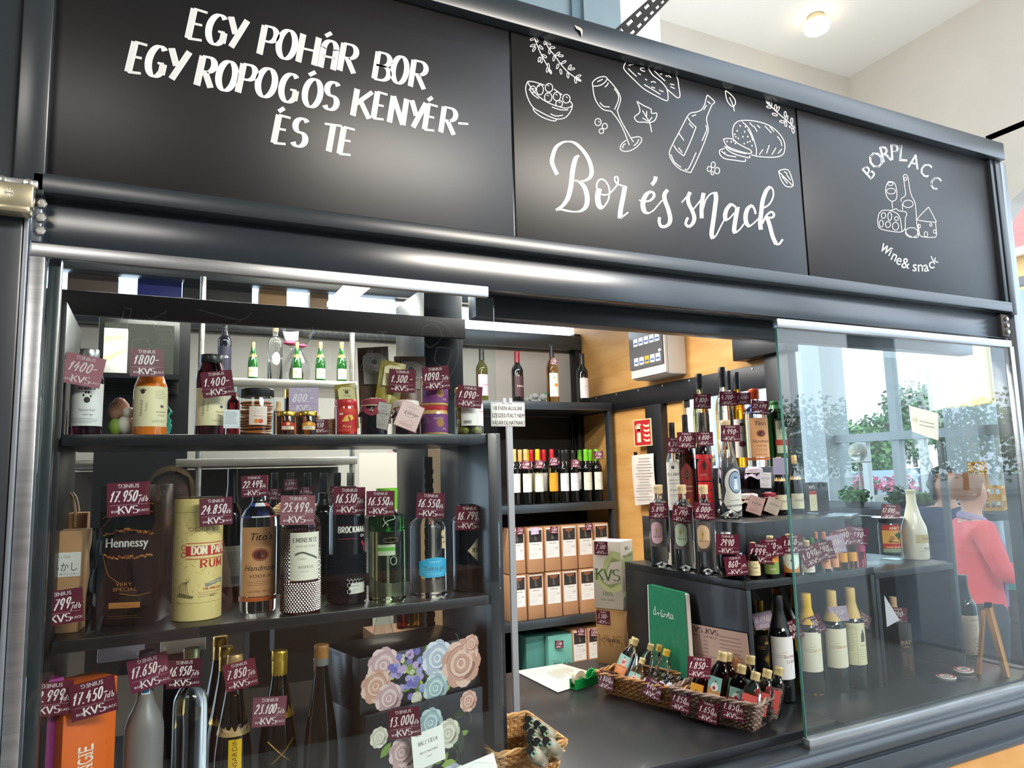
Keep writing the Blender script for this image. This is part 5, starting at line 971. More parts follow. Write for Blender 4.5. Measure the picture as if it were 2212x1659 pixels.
# box-wine cartons stacked at the end of the counter
KV = '5F7A4C'
def art_kvs1(a, W2, H):
    a.p([(-W2*.48, -H*.05), (-W2*.2, -H*.2), (W2*.1, -H*.28), (W2*.48, -H*.2), (W2*.48, -H*.1), (W2*.1, -H*.2), (-W2*.15, -H*.13), (-W2*.48, .02*H)], 'C6CF92')
    a.p([(-W2*.2, H*.02), (-W2*.1, H*.2), (W2*.15, H*.36), (W2*.48, H*.34), (W2*.48, H*.22), (W2*.2, H*.26), (0, H*.1), (-W2*.05, H*.0)], 'C6CF92')
    a.kvs(W2*.03, -H*.08, H*.165, KV); a.t('100%', -W2*.02, -H*.31, H*.09, KV); a.t('Natur szőlőlé', -W2*.02, -H*.38, H*.04, '6A6A5A')
    a.r(-W2*.5, -H*.0, -W2*.38, H*.006, KV)
def art_kvs2(a, W2, H):
    a.p([(-W2*.5, H*.22), (-W2*.2, H*.28), (W2*.5, H*.34), (W2*.5, H*.2), (W2*.1, H*.18), (-W2*.2, H*.02), (-W2*.26, H*.06), (-W2*.05, H*.16), (-W2*.5, H*.1)], 'C6CF92')
    a.p([(-W2*.5, -H*.26), (-W2*.1, -H*.2), (W2*.3, -H*.08), (W2*.5, H*.06), (W2*.5, -H*.08), (W2*.2, -H*.2), (-W2*.2, -H*.3), (-W2*.5, -H*.34)], 'C6CF92')
    a.kvs(0, H*.36, H*.05, '4A4A44'); a.t('Natur szőlőlé', 0, H*.26, H*.05, '4A4A44', bold=.3); a.o(0, -H*.05, W2*.1, W2*.1, 1.4, '4A4A44'); a.o(0, -H*.05, W2*.05, W2*.06, 1.2, '4A4A44')
CREAM = M('D5CCBE', .55)
cC = G(1352, 1441, .93); cA = G(1291, 1432, .93); cB = G(1402, 1432, .93); z1 = P(1353, 1318, cC.y).z; z2 = P(1353, 1169, cC.y).z; dB = .10
def art_lowf(a, W2, H):
    a.kvs(2, -H*.18, H*.2, 'B0824E'); a.genius(6, -H*.1, H*.07, '3A2E24')
def art_lowr(a, W2, H): a.r(-W2*.3, H*.1, W2*.32, H*.38, 'C4532A'); textlines(a, -W2*.25, W2*.28, H*.3, 6, 4, .7, '6A2A1A')
cube('wine_box', 'tan boxed-wine carton with orange sticker, at the bottom of the stack', 'box', cC, cA, dB, .9305, z1, M('CC9F6A', .6), arts=[('f', art_lowf), ('r', art_lowr)], group='boxed wine stack on the counter')
cube('juice_box', 'cream juice carton with green ribbons, on top of the tan one', 'box', cC-Vector((.003, .004, 0)), cA-Vector((.004, .002, 0)), dB, z1+.001, z2, CREAM, arts=[('f', art_kvs1), ('r', art_kvs2)], group='boxed wine stack on the counter')
sl = math.degrees(math.atan2(cC.y-cA.y, cC.x-cA.x))
def flatag(px, py, price, on, A0, C0, s, col=MAR):
    n = (C0-A0).to_2d().normalized(); nv = Vector((n.y, -n.x, 0)); d = ray(px, py); t = ((A0-CAM).to_2d().dot(nv.to_2d())+.004)/d.to_2d().dot(nv.to_2d()); c = CAM+d*t
    tg = tag(px, py, price, on, c.y, s, 0, col=col); tg.location = c; tg.rotation_euler = (0, 0, math.atan2(n.y, n.x)); return tg
flatag(1298, 1184, '2.500', 'on the cream juice carton', cA-Vector((.004, .004, 0)), cC-Vector((.003, .006, 0)), .9)
flatag(1303, 1334, '3.500-', 'on the tan boxed-wine carton', cA, cC, .9)
# green folder and flyers leaning on the right-hand unit
fo = thing('folder', 'green folder hand-lettered árlista leaning on the black shelves', 'folder')
xf = 1.54; q = [XP(1400, 1262, xf), XP(1478, 1281, xf), XP(1490, 1470, xf-.03), XP(1405, 1445, xf-.03)]
for p in q[2:]: p.z = .932
nv = Vector((-1, 0, .05)).normalized()
def slab(q, t, mat): 
    mb = MB(); mb.add([p for p in q]+[p-nv*t for p in q], [(0, 1, 2, 3), (7, 6, 5, 4), (0, 4, 5, 1), (1, 5, 6, 2), (2, 6, 7, 3), (3, 7, 4, 0)], mat); return mb
slab(q, .002, M('1A7A56', .5, noise='16704E', scale=(60, 60, 60))).obj('cover', fo, smooth=False)
slab([p+Vector((.004, -.006 if i in (1, 2) else .01, -.004 if i < 2 else .001)) for i, p in enumerate(q)], .012, M('E4E0D8', .7)).obj('pages', fo, smooth=False)
slab([p-nv*.0145 for p in q], .002, M('1A7A56', .5)).obj('back_cover', fo, smooth=False)
k = tr(1400, 1300, 15.875); a = Art()
for s3 in ([(245, 150), (243, 235), (205, 275), (195, 350), (215, 430), (240, 440), (262, 380), (258, 240), (262, 360), (268, 430), (300, 420), (335, 365), (350, 385), (405, 385), (370, 410), (360, 465)], [(465, 270), (450, 380), (462, 480), (485, 515), (505, 490), (515, 390), (515, 470), (540, 520), (570, 480), (575, 390), (590, 440), (650, 440), (665, 480), (640, 530), (615, 510)], [(640, 530), (680, 480), (712, 365), (718, 470), (735, 560), (765, 575), (785, 540), (780, 470), (820, 445), (860, 490), (840, 580), (800, 570), (790, 520)], [(850, 480), (860, 560), (905, 600)], [(690, 400), (770, 425)], [(513, 305), (517, 320)]): a.s(k(s3), 1.25, 'D9E4DC')
a.place('lettering', fo, lambda x, y, o: XP(x, y, 1.613)+nv*(.001+o) if 0 else (lambda d: CAM+d*((q[0]-CAM).dot((q[1]-q[0]).cross(q[3]-q[0]).normalized())/d.dot((q[1]-q[0]).cross(q[3]-q[0]).normalized()))+nv*(.001+o))(ray(x, y)))
for i, (pts, lb) in enumerate((([(1490, 1346), (1560, 1360), (1572, 1466), (1500, 1450)], 'pink printed flyer at the back, partly covered'), ([(1525, 1353), (1613, 1369), (1626, 1478), (1536, 1462)], 'pink printed flyer in front of the other'))):
    fl = thing('flyer', lb, 'flyer', group='pink flyers leaning on the black shelves'); xx = 1.564-i*.004; qq = [XP(x, y, xx) for x, y in pts]; slab(qq, .0008, M('C9A99A', .6)).obj('sheet', fl, smooth=False)
    a = Art(); X0, Y0 = pts[0]
    def fmap(x, y, o, xx=xx): return XP(x, y, xx)+Vector((-.0006-o, 0, 0))
    a.tris([(tuple(u), tuple(v), tuple(w)) for (u, v, w) in []], 'FFFFFF')
    for r_ in range(11):
        yy = Y0+14+r_*8.2; x0, x1 = (X0+30, X0+82-rnd.random()*8) if r_ < 6 else (X0+8, X0+70-rnd.random()*25)
        a.tris([((x0, yy+(x0-X0)*.2), (x1, yy+(x1-X0)*.2), (x1, yy+1+(x1-X0)*.2)), ((x0, yy+(x0-X0)*.2), (x1, yy+1+(x1-X0)*.2), (x0, yy+1+(x0-X0)*.2))], '7A605A')
    b2 = Art(); b2.kvs(0, 0, 11, '5A4038'); b2.cap('PINCE', 0, -9, 4.5, '5A4038', w=.6, gap=.5, thick=.14, thin=.09)
    for trs, cc2 in b2.ops: a.tris([tuple((X0+14+u, Y0+18+u*.2-v) for (u, v) in t3) for t3 in trs], cc2)
    a.place('print', fl, fmap, step=.00001)

# ------------------------------------------------------------------ wicker baskets
WK = [M('A87A48', .7, noise='8A5E34', scale=(30, 30, 30)), M('8F6338', .7), M('B98A56', .7)]; WG = [M('8A7468', .7, noise='6F5A50', scale=(30, 30, 30)), M('7A655A', .7), M('9C887C', .7)]; WL = [M('C49A62', .7, noise='A87E48', scale=(30, 30, 30)), M('B88A52', .7), M('D0AA74', .7)]
def basket(label, C, ang, w, d, h, mats, flare=.025, rows=9, matside=None):
    t = thing('wicker_basket', label, 'basket', C, ang)
    def ring(k, off=0., n=64):
        f = flare*k; x, y = w/2-flare+f+off, d/2-flare+f+off; pts = []; per = 2*(2*x+2*y); rr = .018
        for i in range(n):
            s = i/n*per
            for (ln, fx) in ((2*x, lambda u: (-x+u, -y, 0, -1)), (2*y, lambda u: (x, -y+u, 1, 0)), (2*x, lambda u: (x-u, y, 0, 1)), (2*y, lambda u: (-x, y-u, -1, 0))):
                if s <= ln: pts.append(fx(s)); break
                s -= ln
        return pts
    NS = 36
    wv = MB()
    for rw in range(rows):
        k = (rw+.5)/rows; N = NS*4
        for s2 in (0, 1):
            ps = ring(k, 0, N); wv.tube([(p[0]+p[2]*.0035*cos(pi*(i/2)+(rw+s2)*pi), p[1]+p[3]*.0035*cos(pi*(i/2)+(rw+s2)*pi), .006+k*(h-.014)+(s2-.5)*.004) for i, p in enumerate(ps)], .0024, mats[(rw+s2) % 3], 5, closed=True)
    tagp(wv.obj('weave', t), kind='stuff')
    stk = MB()
    a0, a1 = ring(0, 0, NS*2), ring(1, 0, NS*2)
    for i in range(0, NS*2, 2): stk.tube([(a0[i][0], a0[i][1], .002), (a1[i][0], a1[i][1], h)], .0018, mats[1], 5)
    tagp(stk.obj('stakes', t), kind='stuff')
    rm = MB()
    for s2 in range(3):
        ps = ring(1, .002, 120); rm.tube([(p[0]+p[2]*.005*cos(i*.5+s2*2.1), p[1]+p[3]*.005*cos(i*.5+s2*2.1), h+.004*sin(i*.5+s2*2.1)) for i, p in enumerate(ps)], .0034, mats[s2], 6, closed=True)
    rm.obj('rim', t); x, y = w/2-flare, d/2-flare; MB().box(-x, -y, 0, x, y, .004, mats[1]).obj('base', t); return t
# basket corner lines: front rim from left corner to right corner
def bask(label, pa, pb, d, h, mats, rows=9, flare=.022, lift=0., inner=0.):
    A = G(*pa, .93+h); B = G(*pb, .93+h); e = (B-A); w = e.to_2d().length; ang = math.atan2(e.y, e.x); nn = Vector((-sin(ang), cos(ang), 0)); C = (A+B)/2+nn*d/2; C.z = .9305
    return basket(label, C, ang, w, d, h, mats, flare, rows), C, ang, w
b1_, C1, an1, wd1 = bask('long low brown wicker basket of clear miniatures beside the box stack', (1289, 1452), (1468, 1492), .15, .068, WK, 8)
b2_, C2_, an2, wd2 = bask('darker brown wicker basket of dark and coral flasks at the counter edge', (1449, 1487), (1632, 1525), .16, .078, WG, 10)
b3_, C3, an3, wd3 = bask('pale wicker basket of black-capped miniatures at the near counter edge', (1068, 1632), (1221, 1603), (G(1128, 1543, 1.02)-G(1221, 1603, 1.02)).to_2d().length, .09, WL, 10)
SILV = M('D9C48E', .3, metal=.5); GOLDC = M('CDB068', .3, metal=.7)
def flask(label, C, ang, u, v, z, tilt, roll, body, labfn, lcol, capm, s=1., kind='flask', r=.024, h=.125, group=None, spin=0., wl=42, lf=(.1, .55), sy=.55):
    n = Vector((cos(ang), sin(ang), 0)); m2 = Vector((-sin(ang), cos(ang), 0)); c = C+n*u+m2*v; c.z = .93+z
    return bottle(label, 0, 0, 0, 0, 0, kind, body, (.84, 1.25, capm), [(lf[0], lf[1], wl, lcol, labfn)] if labfn else [], tilt=(rad(tilt), rad(roll), ang+rad(spin)), loc=c, r=r*s, h=h*s, sy=sy, name='flask', group=group, n=20)
def lab_grape(a, W2, H, xo): a.p([(-W2/2, -H*.5), (W2/2, -H*.5), (W2/2, H*.0), (-W2/2, -H*.1)], 'CC7A42'); a.e(2, H*.14, W2*.27, W2*.27, 'E9B4A8', 16); [a.e(-3+4.6*(i % 3), H*.2-3.6*(i//3), 2.1, 2., '8A1E2A', 8) for i in range(8)]; leafp(a, 2, H*.36, 7, 2.5, '1E2A22'); a.t('GYÜMÖLCS', 0, -H*.24, 6.2, 'F0D8C0', bold=.3); textlines(a, -12, 12, -H*.32, 2, 3, .7, 'F0D8C0')
def lab_cherry(a, W2, H, xo, c1='B98A4A', c2='7FB0A8', f='B81E4A'): a.p([(-W2/2, -H*.5), (W2/2, -H*.5), (W2/2, -H*.05), (-W2/2, H*.05)], c1); a.e(0, H*.1, W2*.28, W2*.28, 'D9E4DC', 16); a.e(-1, H*.06, 5, 5, f, 14); leafp(a, -2, H*.3, 8, .4, '3A2A1A'); a.t('MEGGYES', 0, -H*.22, 6.5, 'F0E4CC', xs=.85, bold=.3); a.t('MÁRKÁZÓ', 0, -H*.33, 4.6, 'F0E4CC', xs=.85)
def lab_coral(a, W2, H, xo): a.p([(-W2*.28, -H*.5), (W2*.34, -H*.5), (W2*.1, -H*.02), (-W2*.06, 0)], '6A7466'); a.e(2, -H*.28, 6, 6, 'E08A5A', 14); a.e(4, -H*.3, 4, 5, '7A2A4A', 12); leafp(a, -2, -H*.02, 9, .2, '2A2A2E')
def lab_sil(a, W2, H, xo): a.t('VODKA', 0, 0, 8, '5A5470', rot=pi/2, bold=.3); textlines(a, -8, 8, H*.3, 4, 4, .8, '7A7488')
g1 = 'clear miniatures in the long basket'
flask('flat flask with orange grape label lying against the basket end', C1, an1, -wd1/2+.05, -.02, .045, -22, 14, CLEAR, lab_grape, '93BDB4', SILV, 1.1, spin=-6)
flask('flat flask with orange grape label sunk behind the first grape flask', C1, an1, -wd1/2+.10, -.03, .012, -26, 10, CLEAR, lab_grape, '93BDB4', SILV, .9)
flask('flat flask with pale gold cap behind the grape flasks', C1, an1, -wd1/2+.045, .035, .03, -10, 6, CLEAR, lab_grape, '93BDB4', SILV, 1., spin=20)
for i, (u, v, z, rl, cm, nm) in enumerate(((.1, .035, .035, 12, SILV, 'gold-capped clear miniature left of the tall-necked one'), (.128, .045, .035, 8, GOLDC, 'tall-necked clear miniature with gold cap at the basket back'), (.16, .03, .028, 14, M('C9A23A', .4), 'clear miniature with yellow stopper'))):
    flask(nm, C1, an1, -wd1/2+u, v, z, -14, rl, CLEAR, None, None, cm, .95, spin=rnd.uniform(-20, 20))
for i in range(6):
    flask(['silver-labelled miniature with black cap lying next to the sunken grape flask', 'silver-labelled miniature second in the lying row', 'silver-labelled miniature in the middle of the lying row', 'silver-labelled miniature just past the middle of the lying row', 'silver-labelled miniature second from the basket end', 'silver-labelled miniature at the basket end touching the darker basket'][i], C1, an1, -wd1/2+.135+i*.028, -.045+.004*(i % 2), .022, -58, 26, CLEAR, lab_sil, 'A6A2B2', M('17181A', .35), .84, 'flask', .019, .115, g1, wl=24, sy=1.)
COFF = gl('3A1418'); 
flask('dark flask with yellow label half under the 1850 card', C2_, an2, -wd2/2+.06, -.045, .02, -16, 4, COFF, lambda a, w, h, xo: (a.p([(-w/2, -h*.5), (w/2, -h*.5), (w/2, -h*.1), (-w/2, -h*.22)], '8F9A4A'), a.e(0, .05*h, 9, 10, '5A3A1A'), a.e(2, .05*h, 7, 8, 'E0B45A')), 'D99A2E', SILV, 1.05, spin=-4)
flask('dark flask with teal and ochre cherry label, largest in the darker basket', C2_, an2, -wd2/2+.115, -.04, .035, -14, 6, COFF, lab_cherry, '7FB0A8', SILV, 1.25, spin=-4)
flask('dark flask behind the cherry-labelled one', C2_, an2, -wd2/2+.12, .03, .03, -6, 2, COFF, lab_cherry, '7FB0A8', SILV, 1.15)
flask('dark flask with teal label beside the cherry-labelled one', C2_, an2, -wd2/2+.165, -.015, .02, -8, 10, COFF, lab_cherry, '7FB0A8', SILV, 1.1, spin=10)
flask('dark flask at the back of the darker basket near the wooden spoon', C2_, an2, -wd2/2+.175, .045, .03, -4, 6, COFF, lab_cherry, '7FB0A8', SILV, 1.15)
CORAL = M('D95F5A', .2)
for i, nm in enumerate(('coral-labelled flask in front of two alike', 'coral-labelled flask in the middle of three', 'coral-labelled flask at the back of three')):
    flask(nm, C2_, an2, wd2/2-.045+i*.018, -.045+i*.036, .018+i*.002, -14, 10, CLEAR, lab_coral, 'D95F5A', SILV, 1.08, group='coral-labelled flasks', spin=4)
sp = thing('wooden_spoon', 'wooden spoon standing in the darker basket', 'spoon', C2_+Vector((cos(an2)*.055, sin(an2)*.055+.06, .0)), (rad(-8), rad(8), an2)); SPM = M('8A5A34', .6, noise='75492A', scale=(40, 40, 10))
MB().tube([(0, 0, .01), (0, 0, .08), (0, 0, .12)], [.004, .0035, .004], SPM, 8).obj('handle', sp); MB().ball((0, 0, .142), .016, SPM, 14, 8, sy=.3, sz=1.5).obj('bowl', sp)
nm9 = ['at the basket corner nearest the counter edge', 'with its cap lowest beside the black shelf side', 'with its cap just above the lowest one', 'in the middle of the heap', 'in the middle of the heap, further right', 'at the back against the rim', 'at the back beside the black shelf side', 'behind the middle one', 'at the back rim, partly hidden']
for i, (px, py) in enumerate(((1166, 1592), (1132, 1612), (1146, 1594), (1130, 1588), (1160, 1568), (1146, 1556), (1124, 1562), (1134, 1574), (1128, 1546))):
    top, bot = G(px, py-6, 1.085), G(px+38, py+34, .995); d = (top-bot).normalized(); q = d.to_track_quat('Z', 'Y').to_euler()
    b = bottle('black-capped pale miniature ' + nm9[i], 0, 0, 0, 0, 0, 'flask', M('CFC9AE', .08, trans=.5, coat=.3), (.84, 1.25, M('1B1C1E', .4)), [], tilt=q, loc=bot, r=.017, h=.115, name='flask', group='black-capped miniatures in the pale basket', n=18)
    o = b['o']; R, hh = b['r'], b['h']; vz = o.rotation_euler.to_matrix().inverted() @ (CAM-bot).normalized(); an = math.atan2(vz.x, -vz.y)
    a = Art(); a.r(-7, -16, 7, 14, '9CC2A6'); a.o(0, 5, 2.4, 3, .6, '4A7A5A'); a.place('seal_strip', o, lambda x, y, o2: ((R*.58+o2)*sin(an+x/1000/R/.6), -(R*.58+o2)*cos(an+x/1000/R/.6), hh*.9+y/1000), eps=.0006)
n1 = Vector((cos(an1), sin(an1), 0)); n2 = Vector((cos(an2), sin(an2), 0))
for (px, py, pr, on, yy, ang, rl, s) in ((1309, 1470, '1.800/db', 'on the end of the long low basket', 1, an1, 2, .95), (1410, 1488, '440-/db', 'low on the front of the long low basket', 1, an1, 14, 1.), (1470, 1515, '1.850/db', 'hanging between the two brown baskets', 2, an2, 6, .95), (1529, 1538, '1.650/db', 'in the middle of the darker basket front', 2, an2, 4, .95), (1583, 1531, '1.850/db', 'at the near corner of the darker basket', 2, an2, 0, 1.)):
    AA, CC, d2 = (C1, n1, .085) if yy == 1 else (C2_, n2, .088); nv2 = Vector((CC.y, -CC.x, 0)); base = AA+nv2*d2; d = ray(px, py); t = ((base-CAM).to_2d().dot(nv2.to_2d()))/d.to_2d().dot(nv2.to_2d()); c = CAM+d*t
    tg = tag(px, py, pr, on, c.y, s, 0, col='551A2C'); tg.location = c; tg.rotation_euler = (rad(-14), rad(rl), ang)
tag(1510, 1442, '1.850-', 'standing up in the darker basket over the yellow-labelled flask', C2_.y-.07, 1.0, 6)

# ------------------------------------------------------------------ back shelves
bs = thing('back_shelf', 'black steel shelves against the back wall', 'shelf')
YS = 2.45; xl, xr = P(905, 1105, YS).x, P(1322, 868, YS).x; ZT, ZW, ZB = P(1200, 868, YS).z, P(1200, 1088, YS).z, P(1200, 1335, YS).z
for z, x0 in ((ZT, P(1004, 868, YS).x), (ZW, P(826, 1100, YS).x), (ZB, xl), (.42, xl)): MB().box(x0, YS, z-.05, xr, 2.94, z, GREY, .002).obj('shelf_board', bs)
for x in (xr-.03, 1.62): MB().box(x, YS+.005, 0, x+.028, YS+.05, ZT-.001, GREY, .002).obj('post', bs)
MB().box(xr-.03, 2.9, 0, xr-.002, 2.94, ZT, BLK).obj('post', bs)
MB().box(xl, 2.93, .4, xr, 2.945, ZT-.06, M('2A2725', .6)).obj('back_panel', bs)
def lab_line(a, W2, H, xo, ink='7A6A5A', c2='A86A5A'): a.s([(-W2*.3, H*.0), (-W2*.1, H*.02), (0, H*.1), (W2*.12, H*.02)], .8, ink); textlines(a, -W2*.3, W2*.05, -H*.02, 2, 4, .6); a.t('Hars', W2*.2, -H*.05, 8, c2)
def gen_lab(fn, *k): return lambda a, w, h, xo: fn(a, w, h, xo, *k)
CB = M('D0A868', .4); CY = M('D9B016', .35); CR = M('B5202A', .35); CG = M('6FBF2E', .35); CK = M('16171A', .35); RB = 'wines on the back shelf'
row_f = [(1113, CB, DARKG, 'E8E2D6', 'beige-capped wine at the left end of the front row'), (1138, CB, DARKG, 'E8E2D6', 'beige-capped wine second in the front row'), (1164, CY, PALEY, 'E8E4D4', 'white wine with yellow cap in the front row'), (1195, CR, PALEY, 'D99A2A', 'clear wine with red cap and yellow label'), (1219, CK, DARKG, 'DDE2E6', 'black-capped wine beside the yellow-labelled one'), (1241, CK, DARKG, 'D9E0E8', 'black-capped wine with a price card in the front row'), (1269, CG, DARKG, 'DCE0D0', 'green-capped wine in the front row, left of the last'), (1292, CG, DARKG, 'DEE2D2', 'green-capped wine at the right end of the front row')]
for i, (px, cm, gm, lc, nm) in enumerate(row_f):
    fn = lab_line if lc != 'D99A2A' else (lambda a, w, h, xo: [a.e(rnd.uniform(-w*.3, w*.3), rnd.uniform(-h*.3, h*.4), 2, 2, 'B05A2A', 6) for _ in range(12)])
    bottle(nm, px, 1086, 971 if cm is not CK else 973, 24, ZW, 'bord' if lc != 'D99A2A' else 'burg', gm, (.78, 1.1, cm), [(.22, .56, 74, lc, fn)], y=2.53, group=RB, n=16)
for i, (px, cm, nm) in enumerate(((1126, CB, 'beige-capped wine in the second row, left end'), (1145, CY, 'yellow-capped wine in the second row'), (1151, CR, 'red-capped wine in the second row by the yellow one'), (1168, CR, 'red-capped wine in the second row left of centre'), (1178, CR, 'red-capped wine in the second row at centre'), (1211, CK, 'black-capped wine in the second row, left one'), (1227, CK, 'black-capped wine in the second row, right one'), (1256, CG, 'green-capped wine in the second row, left one'), (1279, CG, 'green-capped wine in the second row, right one'))):
    bottle(nm, px, 1086, 972, 23, ZW, 'bord', DARKG, (.78, 1.1, cm), [(.22, .56, 70, 'E2DED2', None)], y=2.64+(i % 2)*.09, group=RB, n=14)
for px, py, pr, on in ((1136, 1004, '3.680', 'on the second beige-capped wine'), (1165, 1003, '3.500', 'on the yellow-capped white wine'), (1196, 997, '2.650', 'on the red-capped clear wine'), (1243, 1001, '3.280', 'on the black-capped wine'), (1293, 983, '2.980', 'on the last green-capped wine')): tag(px, py, pr, on, 2.47, .9, rnd.uniform(-4, 8))
for i, (px, gm, cm, lc, pt, nm) in enumerate(((867, PALEY, M('C98A96', .4), 'D9A6B4', 976, 'pink-labelled pale wine behind the green cap'), (893, DARKG, CK, 'D9A6B8', 975, 'pink-labelled dark wine behind the green cap'), (846, gl('D98A80'), M('C98A96', .4), 'D9A6B4', 976, 'rosé wine half hidden by the white sheet'), (908, DARKG, CK, 'D8D2CC', 985, 'black-capped wine at the dark cabinet edge'))):
    bottle(nm, px, 1100, pt, 29, ZW, 'bord', gm, (.8, 1.1, cm), [(.2, .56, 78, lc, lambda a, w, h, xo: a.genius(4, 0, 10, '6A4A5A'))], y=2.55+.1*(i > 1), n=16)
tag(870, 994, '4.790', 'on the pink-labelled pale wine', 2.5, .95); tag(893, 1006, '1.290/db', 'on the pink-labelled dark wine', 2.49, .95, 3); tag(843, 1008, '2.790-', 'on the rosé wine', 2.5, .9)
for (px, pt, pb, gm, cm, lc, k2, nm, fn) in ((1042, 754, 862, OLIVE, CK, 'D9AEBE', 'bord', 'olive wine with pink label on the top back shelf', lambda a, w, h, xo: a.genius(4, -4, 11, '5A3A4A')), (1119, 760, 863, DARKG, M('7A1426', .35), '3A2226', 'bord', 'dark wine with wine-red capsule on the top back shelf', lambda a, w, h, xo: a.genius(4, -4, 11, 'C9B0B0')), (1195, 745, 866, gl('D9A860'), CK, 'E8E0D0', 'slim', 'amber spirit with orange-fruit label on the top back shelf', lambda a, w, h, xo: (a.e(4, -2, 13, 11, 'D9822E'), leafp(a, 0, h*.28, 14, 2.6, '4A6A2A'), a.t('Narancs', 0, h*.22, 8, '7A5A3A'))), (1260, 765, 867, DARKG, CK, 'E0D6D8', 'bord', 'dark wine with white label near the plywood corner', lambda a, w, h, xo: (a.t('Szt.Mihály', 2, h*.05, 9, 'A0606A'), a.t('Cuvée', 0, -h*.1, 8, '6A5A5A')))):
    bottle(nm, px, pb, pt, 26, ZT, k2, gm, (.78, 1.1, cm), [(.10, .5, 78, lc, fn)], y=2.52, n=16)
tag(1197, 781, '3.500-', 'on the amber spirit of the top back shelf', 2.47, .75, 10)
pl = thing('plastic_bundle', 'crumpled clear plastic bundle lying between dark wine and amber spirit', 'plastic', (P(1158, 860, 2.54).x, 2.54, ZT+.001)); mb = MB(); CRP = M('E6ECEA', .12, trans=.75)
for i in range(9): mb.ball((rnd.uniform(-.07, .07), rnd.uniform(-.02, .02), rnd.uniform(.016, .04)), rnd.uniform(.014, .026), CRP, 7, 5, sx=1.3)
tagp(mb.obj('film', pl, smooth=False), kind='stuff'); MB().lathe([(.014, 0), (.014, .03)], M('2A6A4A', .4), 12, (.055, -.01, .05), axis='x').obj('green_cap', pl)
# bag-in-box cartons: two rows on the shelf, two on the bottom shelf
def art_bib(a, W2, H):
    a.r(-W2*.42, -H*.2, W2*.42, H*.47, 'E4E2DE'); a.r(-W2*.4, H*.17, W2*.4, H*.44, '2E2A28'); a.p([(-W2*.32, H*.43), (W2*.32, H*.43), (W2*.14, H*.36), (-W2*.14, H*.36)], '8A5234'); 
    for i in range(5): a.r(-W2*.06, H*(.34-.03*i), W2*(.02+.02*i), H*(.345-.03*i), 'C9C4BE')
    a.t('Cabernet', 0, H*.11, H*.05, '3A3632', bold=.3); textlines(a, -W2*.34, W2*.34, H*.05, 3, H*.035, .8); textlines(a, -W2*.34, W2*.2, -H*.07, 3, H*.03, .8); a.r(W2*.2, -H*.03, W2*.32, H*.03, '8A8680') if 0 else textlines(a, W2*.2, W2*.34, H*.02, 4, 2, 1, '6A6662', 0)
bbx = [(1112, 1142), (1143, 1180), (1181, 1218), (1220, 1257), (1258, 1287), (1290, 1324)]
ord_ = ['first from the end panel', 'second from the end panel', 'third from the end panel', 'fourth from the end panel', 'fifth from the end panel', 'last before the plywood']
hB = (P(1200, 1226, YS).z-P(1200, 1326, YS).z)
bibx = P(1105, 1280, YS).x; bw = (P(1326, 1280, YS).x-bibx)/6
BIBM = M('B88A64', .7)
for rw in (0, 1):
    for i in range(6):
        if rw == 0 and i == 5: pass
        x0 = bibx+i*bw+.006; z0 = ZB+.001+rw*(hB+.001); yy = YS+.02+rnd.uniform(0, .012); an = rnd.uniform(-.02, .02)
        cube('wine_carton', f'kraft wine carton with white label in the {"upper" if rw else "lower"} row, {ord_[i]}', 'box', (x0+bw-.012, yy+an*.1, 0), (x0, yy, 0), .2, z0, z0+hB*.985, BIBM, group='kraft wine cartons on the back shelf', arts=[('f', art_bib)])
for px, py, pr, on, c in ((1124, 1147, '3.160', 'on the first carton of the upper row', MAR), (1155, 1147, '3.160', 'on the second carton of the upper row', 'B9A6C4'), (1197, 1145, '3.600', 'on the third carton of the upper row', MAR), (1272, 1138, '2.200', 'on the fifth carton of the upper row', MAR)): tag(px, py, pr, on, YS+.008, .75, rnd.uniform(-6, 4), col=c)
TEAL = M('6FB3A4', .5)
def art_teal(a, W2, H): a.kvs(W2*.1, -H*.3, H*.2, '5A9C8E'); a.genius(W2*.05, -H*.26, H*.1, '3A5A54')
z5 = .421; zt5 = P(1210, 1375, YS).z
cube('wine_carton', 'turquoise boxed-wine carton with a maroon sticker, in front', 'box', (P(1240, 1400, YS).x, YS+.02, 0), (P(1190, 1400, YS).x, YS+.03, 0), .2, z5, zt5, TEAL, arts=[('f', art_teal)], group='turquoise wine cartons')
cube('wine_carton', 'turquoise boxed-wine carton half hidden behind the other', 'box', (P(1176, 1400, YS+.08).x, YS+.08, 0), (P(1138, 1400, YS+.08).x, YS+.09, 0), .2, z5, zt5, M('5C9C90', .5), group='turquoise wine cartons')
tag(1208, 1392, '2.500', 'on the turquoise carton', YS+.008, .8)
for i in (0, 1): cube('wine_carton', ['kraft wine carton on the bottom shelf beside the turquoise one', 'kraft wine carton on the bottom shelf, half behind the box stack'][i], 'box', (P(1272+i*34, 1400, YS).x, YS+.02, 0), (P(1241+i*33, 1400, YS).x, YS+.02, 0), .2, z5, zt5+.02, BIBM, arts=[('f', art_bib)])
tag(1255, 1365, '4.050', 'on the bottom-shelf kraft carton', YS+.008, .8); tag(1283, 1367, '3.650', 'on the bottom-shelf kraft carton by the box stack', YS+.008, .8)
hp = thing('herb_pot', 'small dark potted herb in shade at the back of the wine shelf', 'plant', (P(1172, 968, 2.85).x, 2.85, ZW+.001)); MB().lathe([(.05, 0), (.06, .1), (.055, .1), (.05, .09)], BLK, 14).obj('pot', hp)
mb = MB()
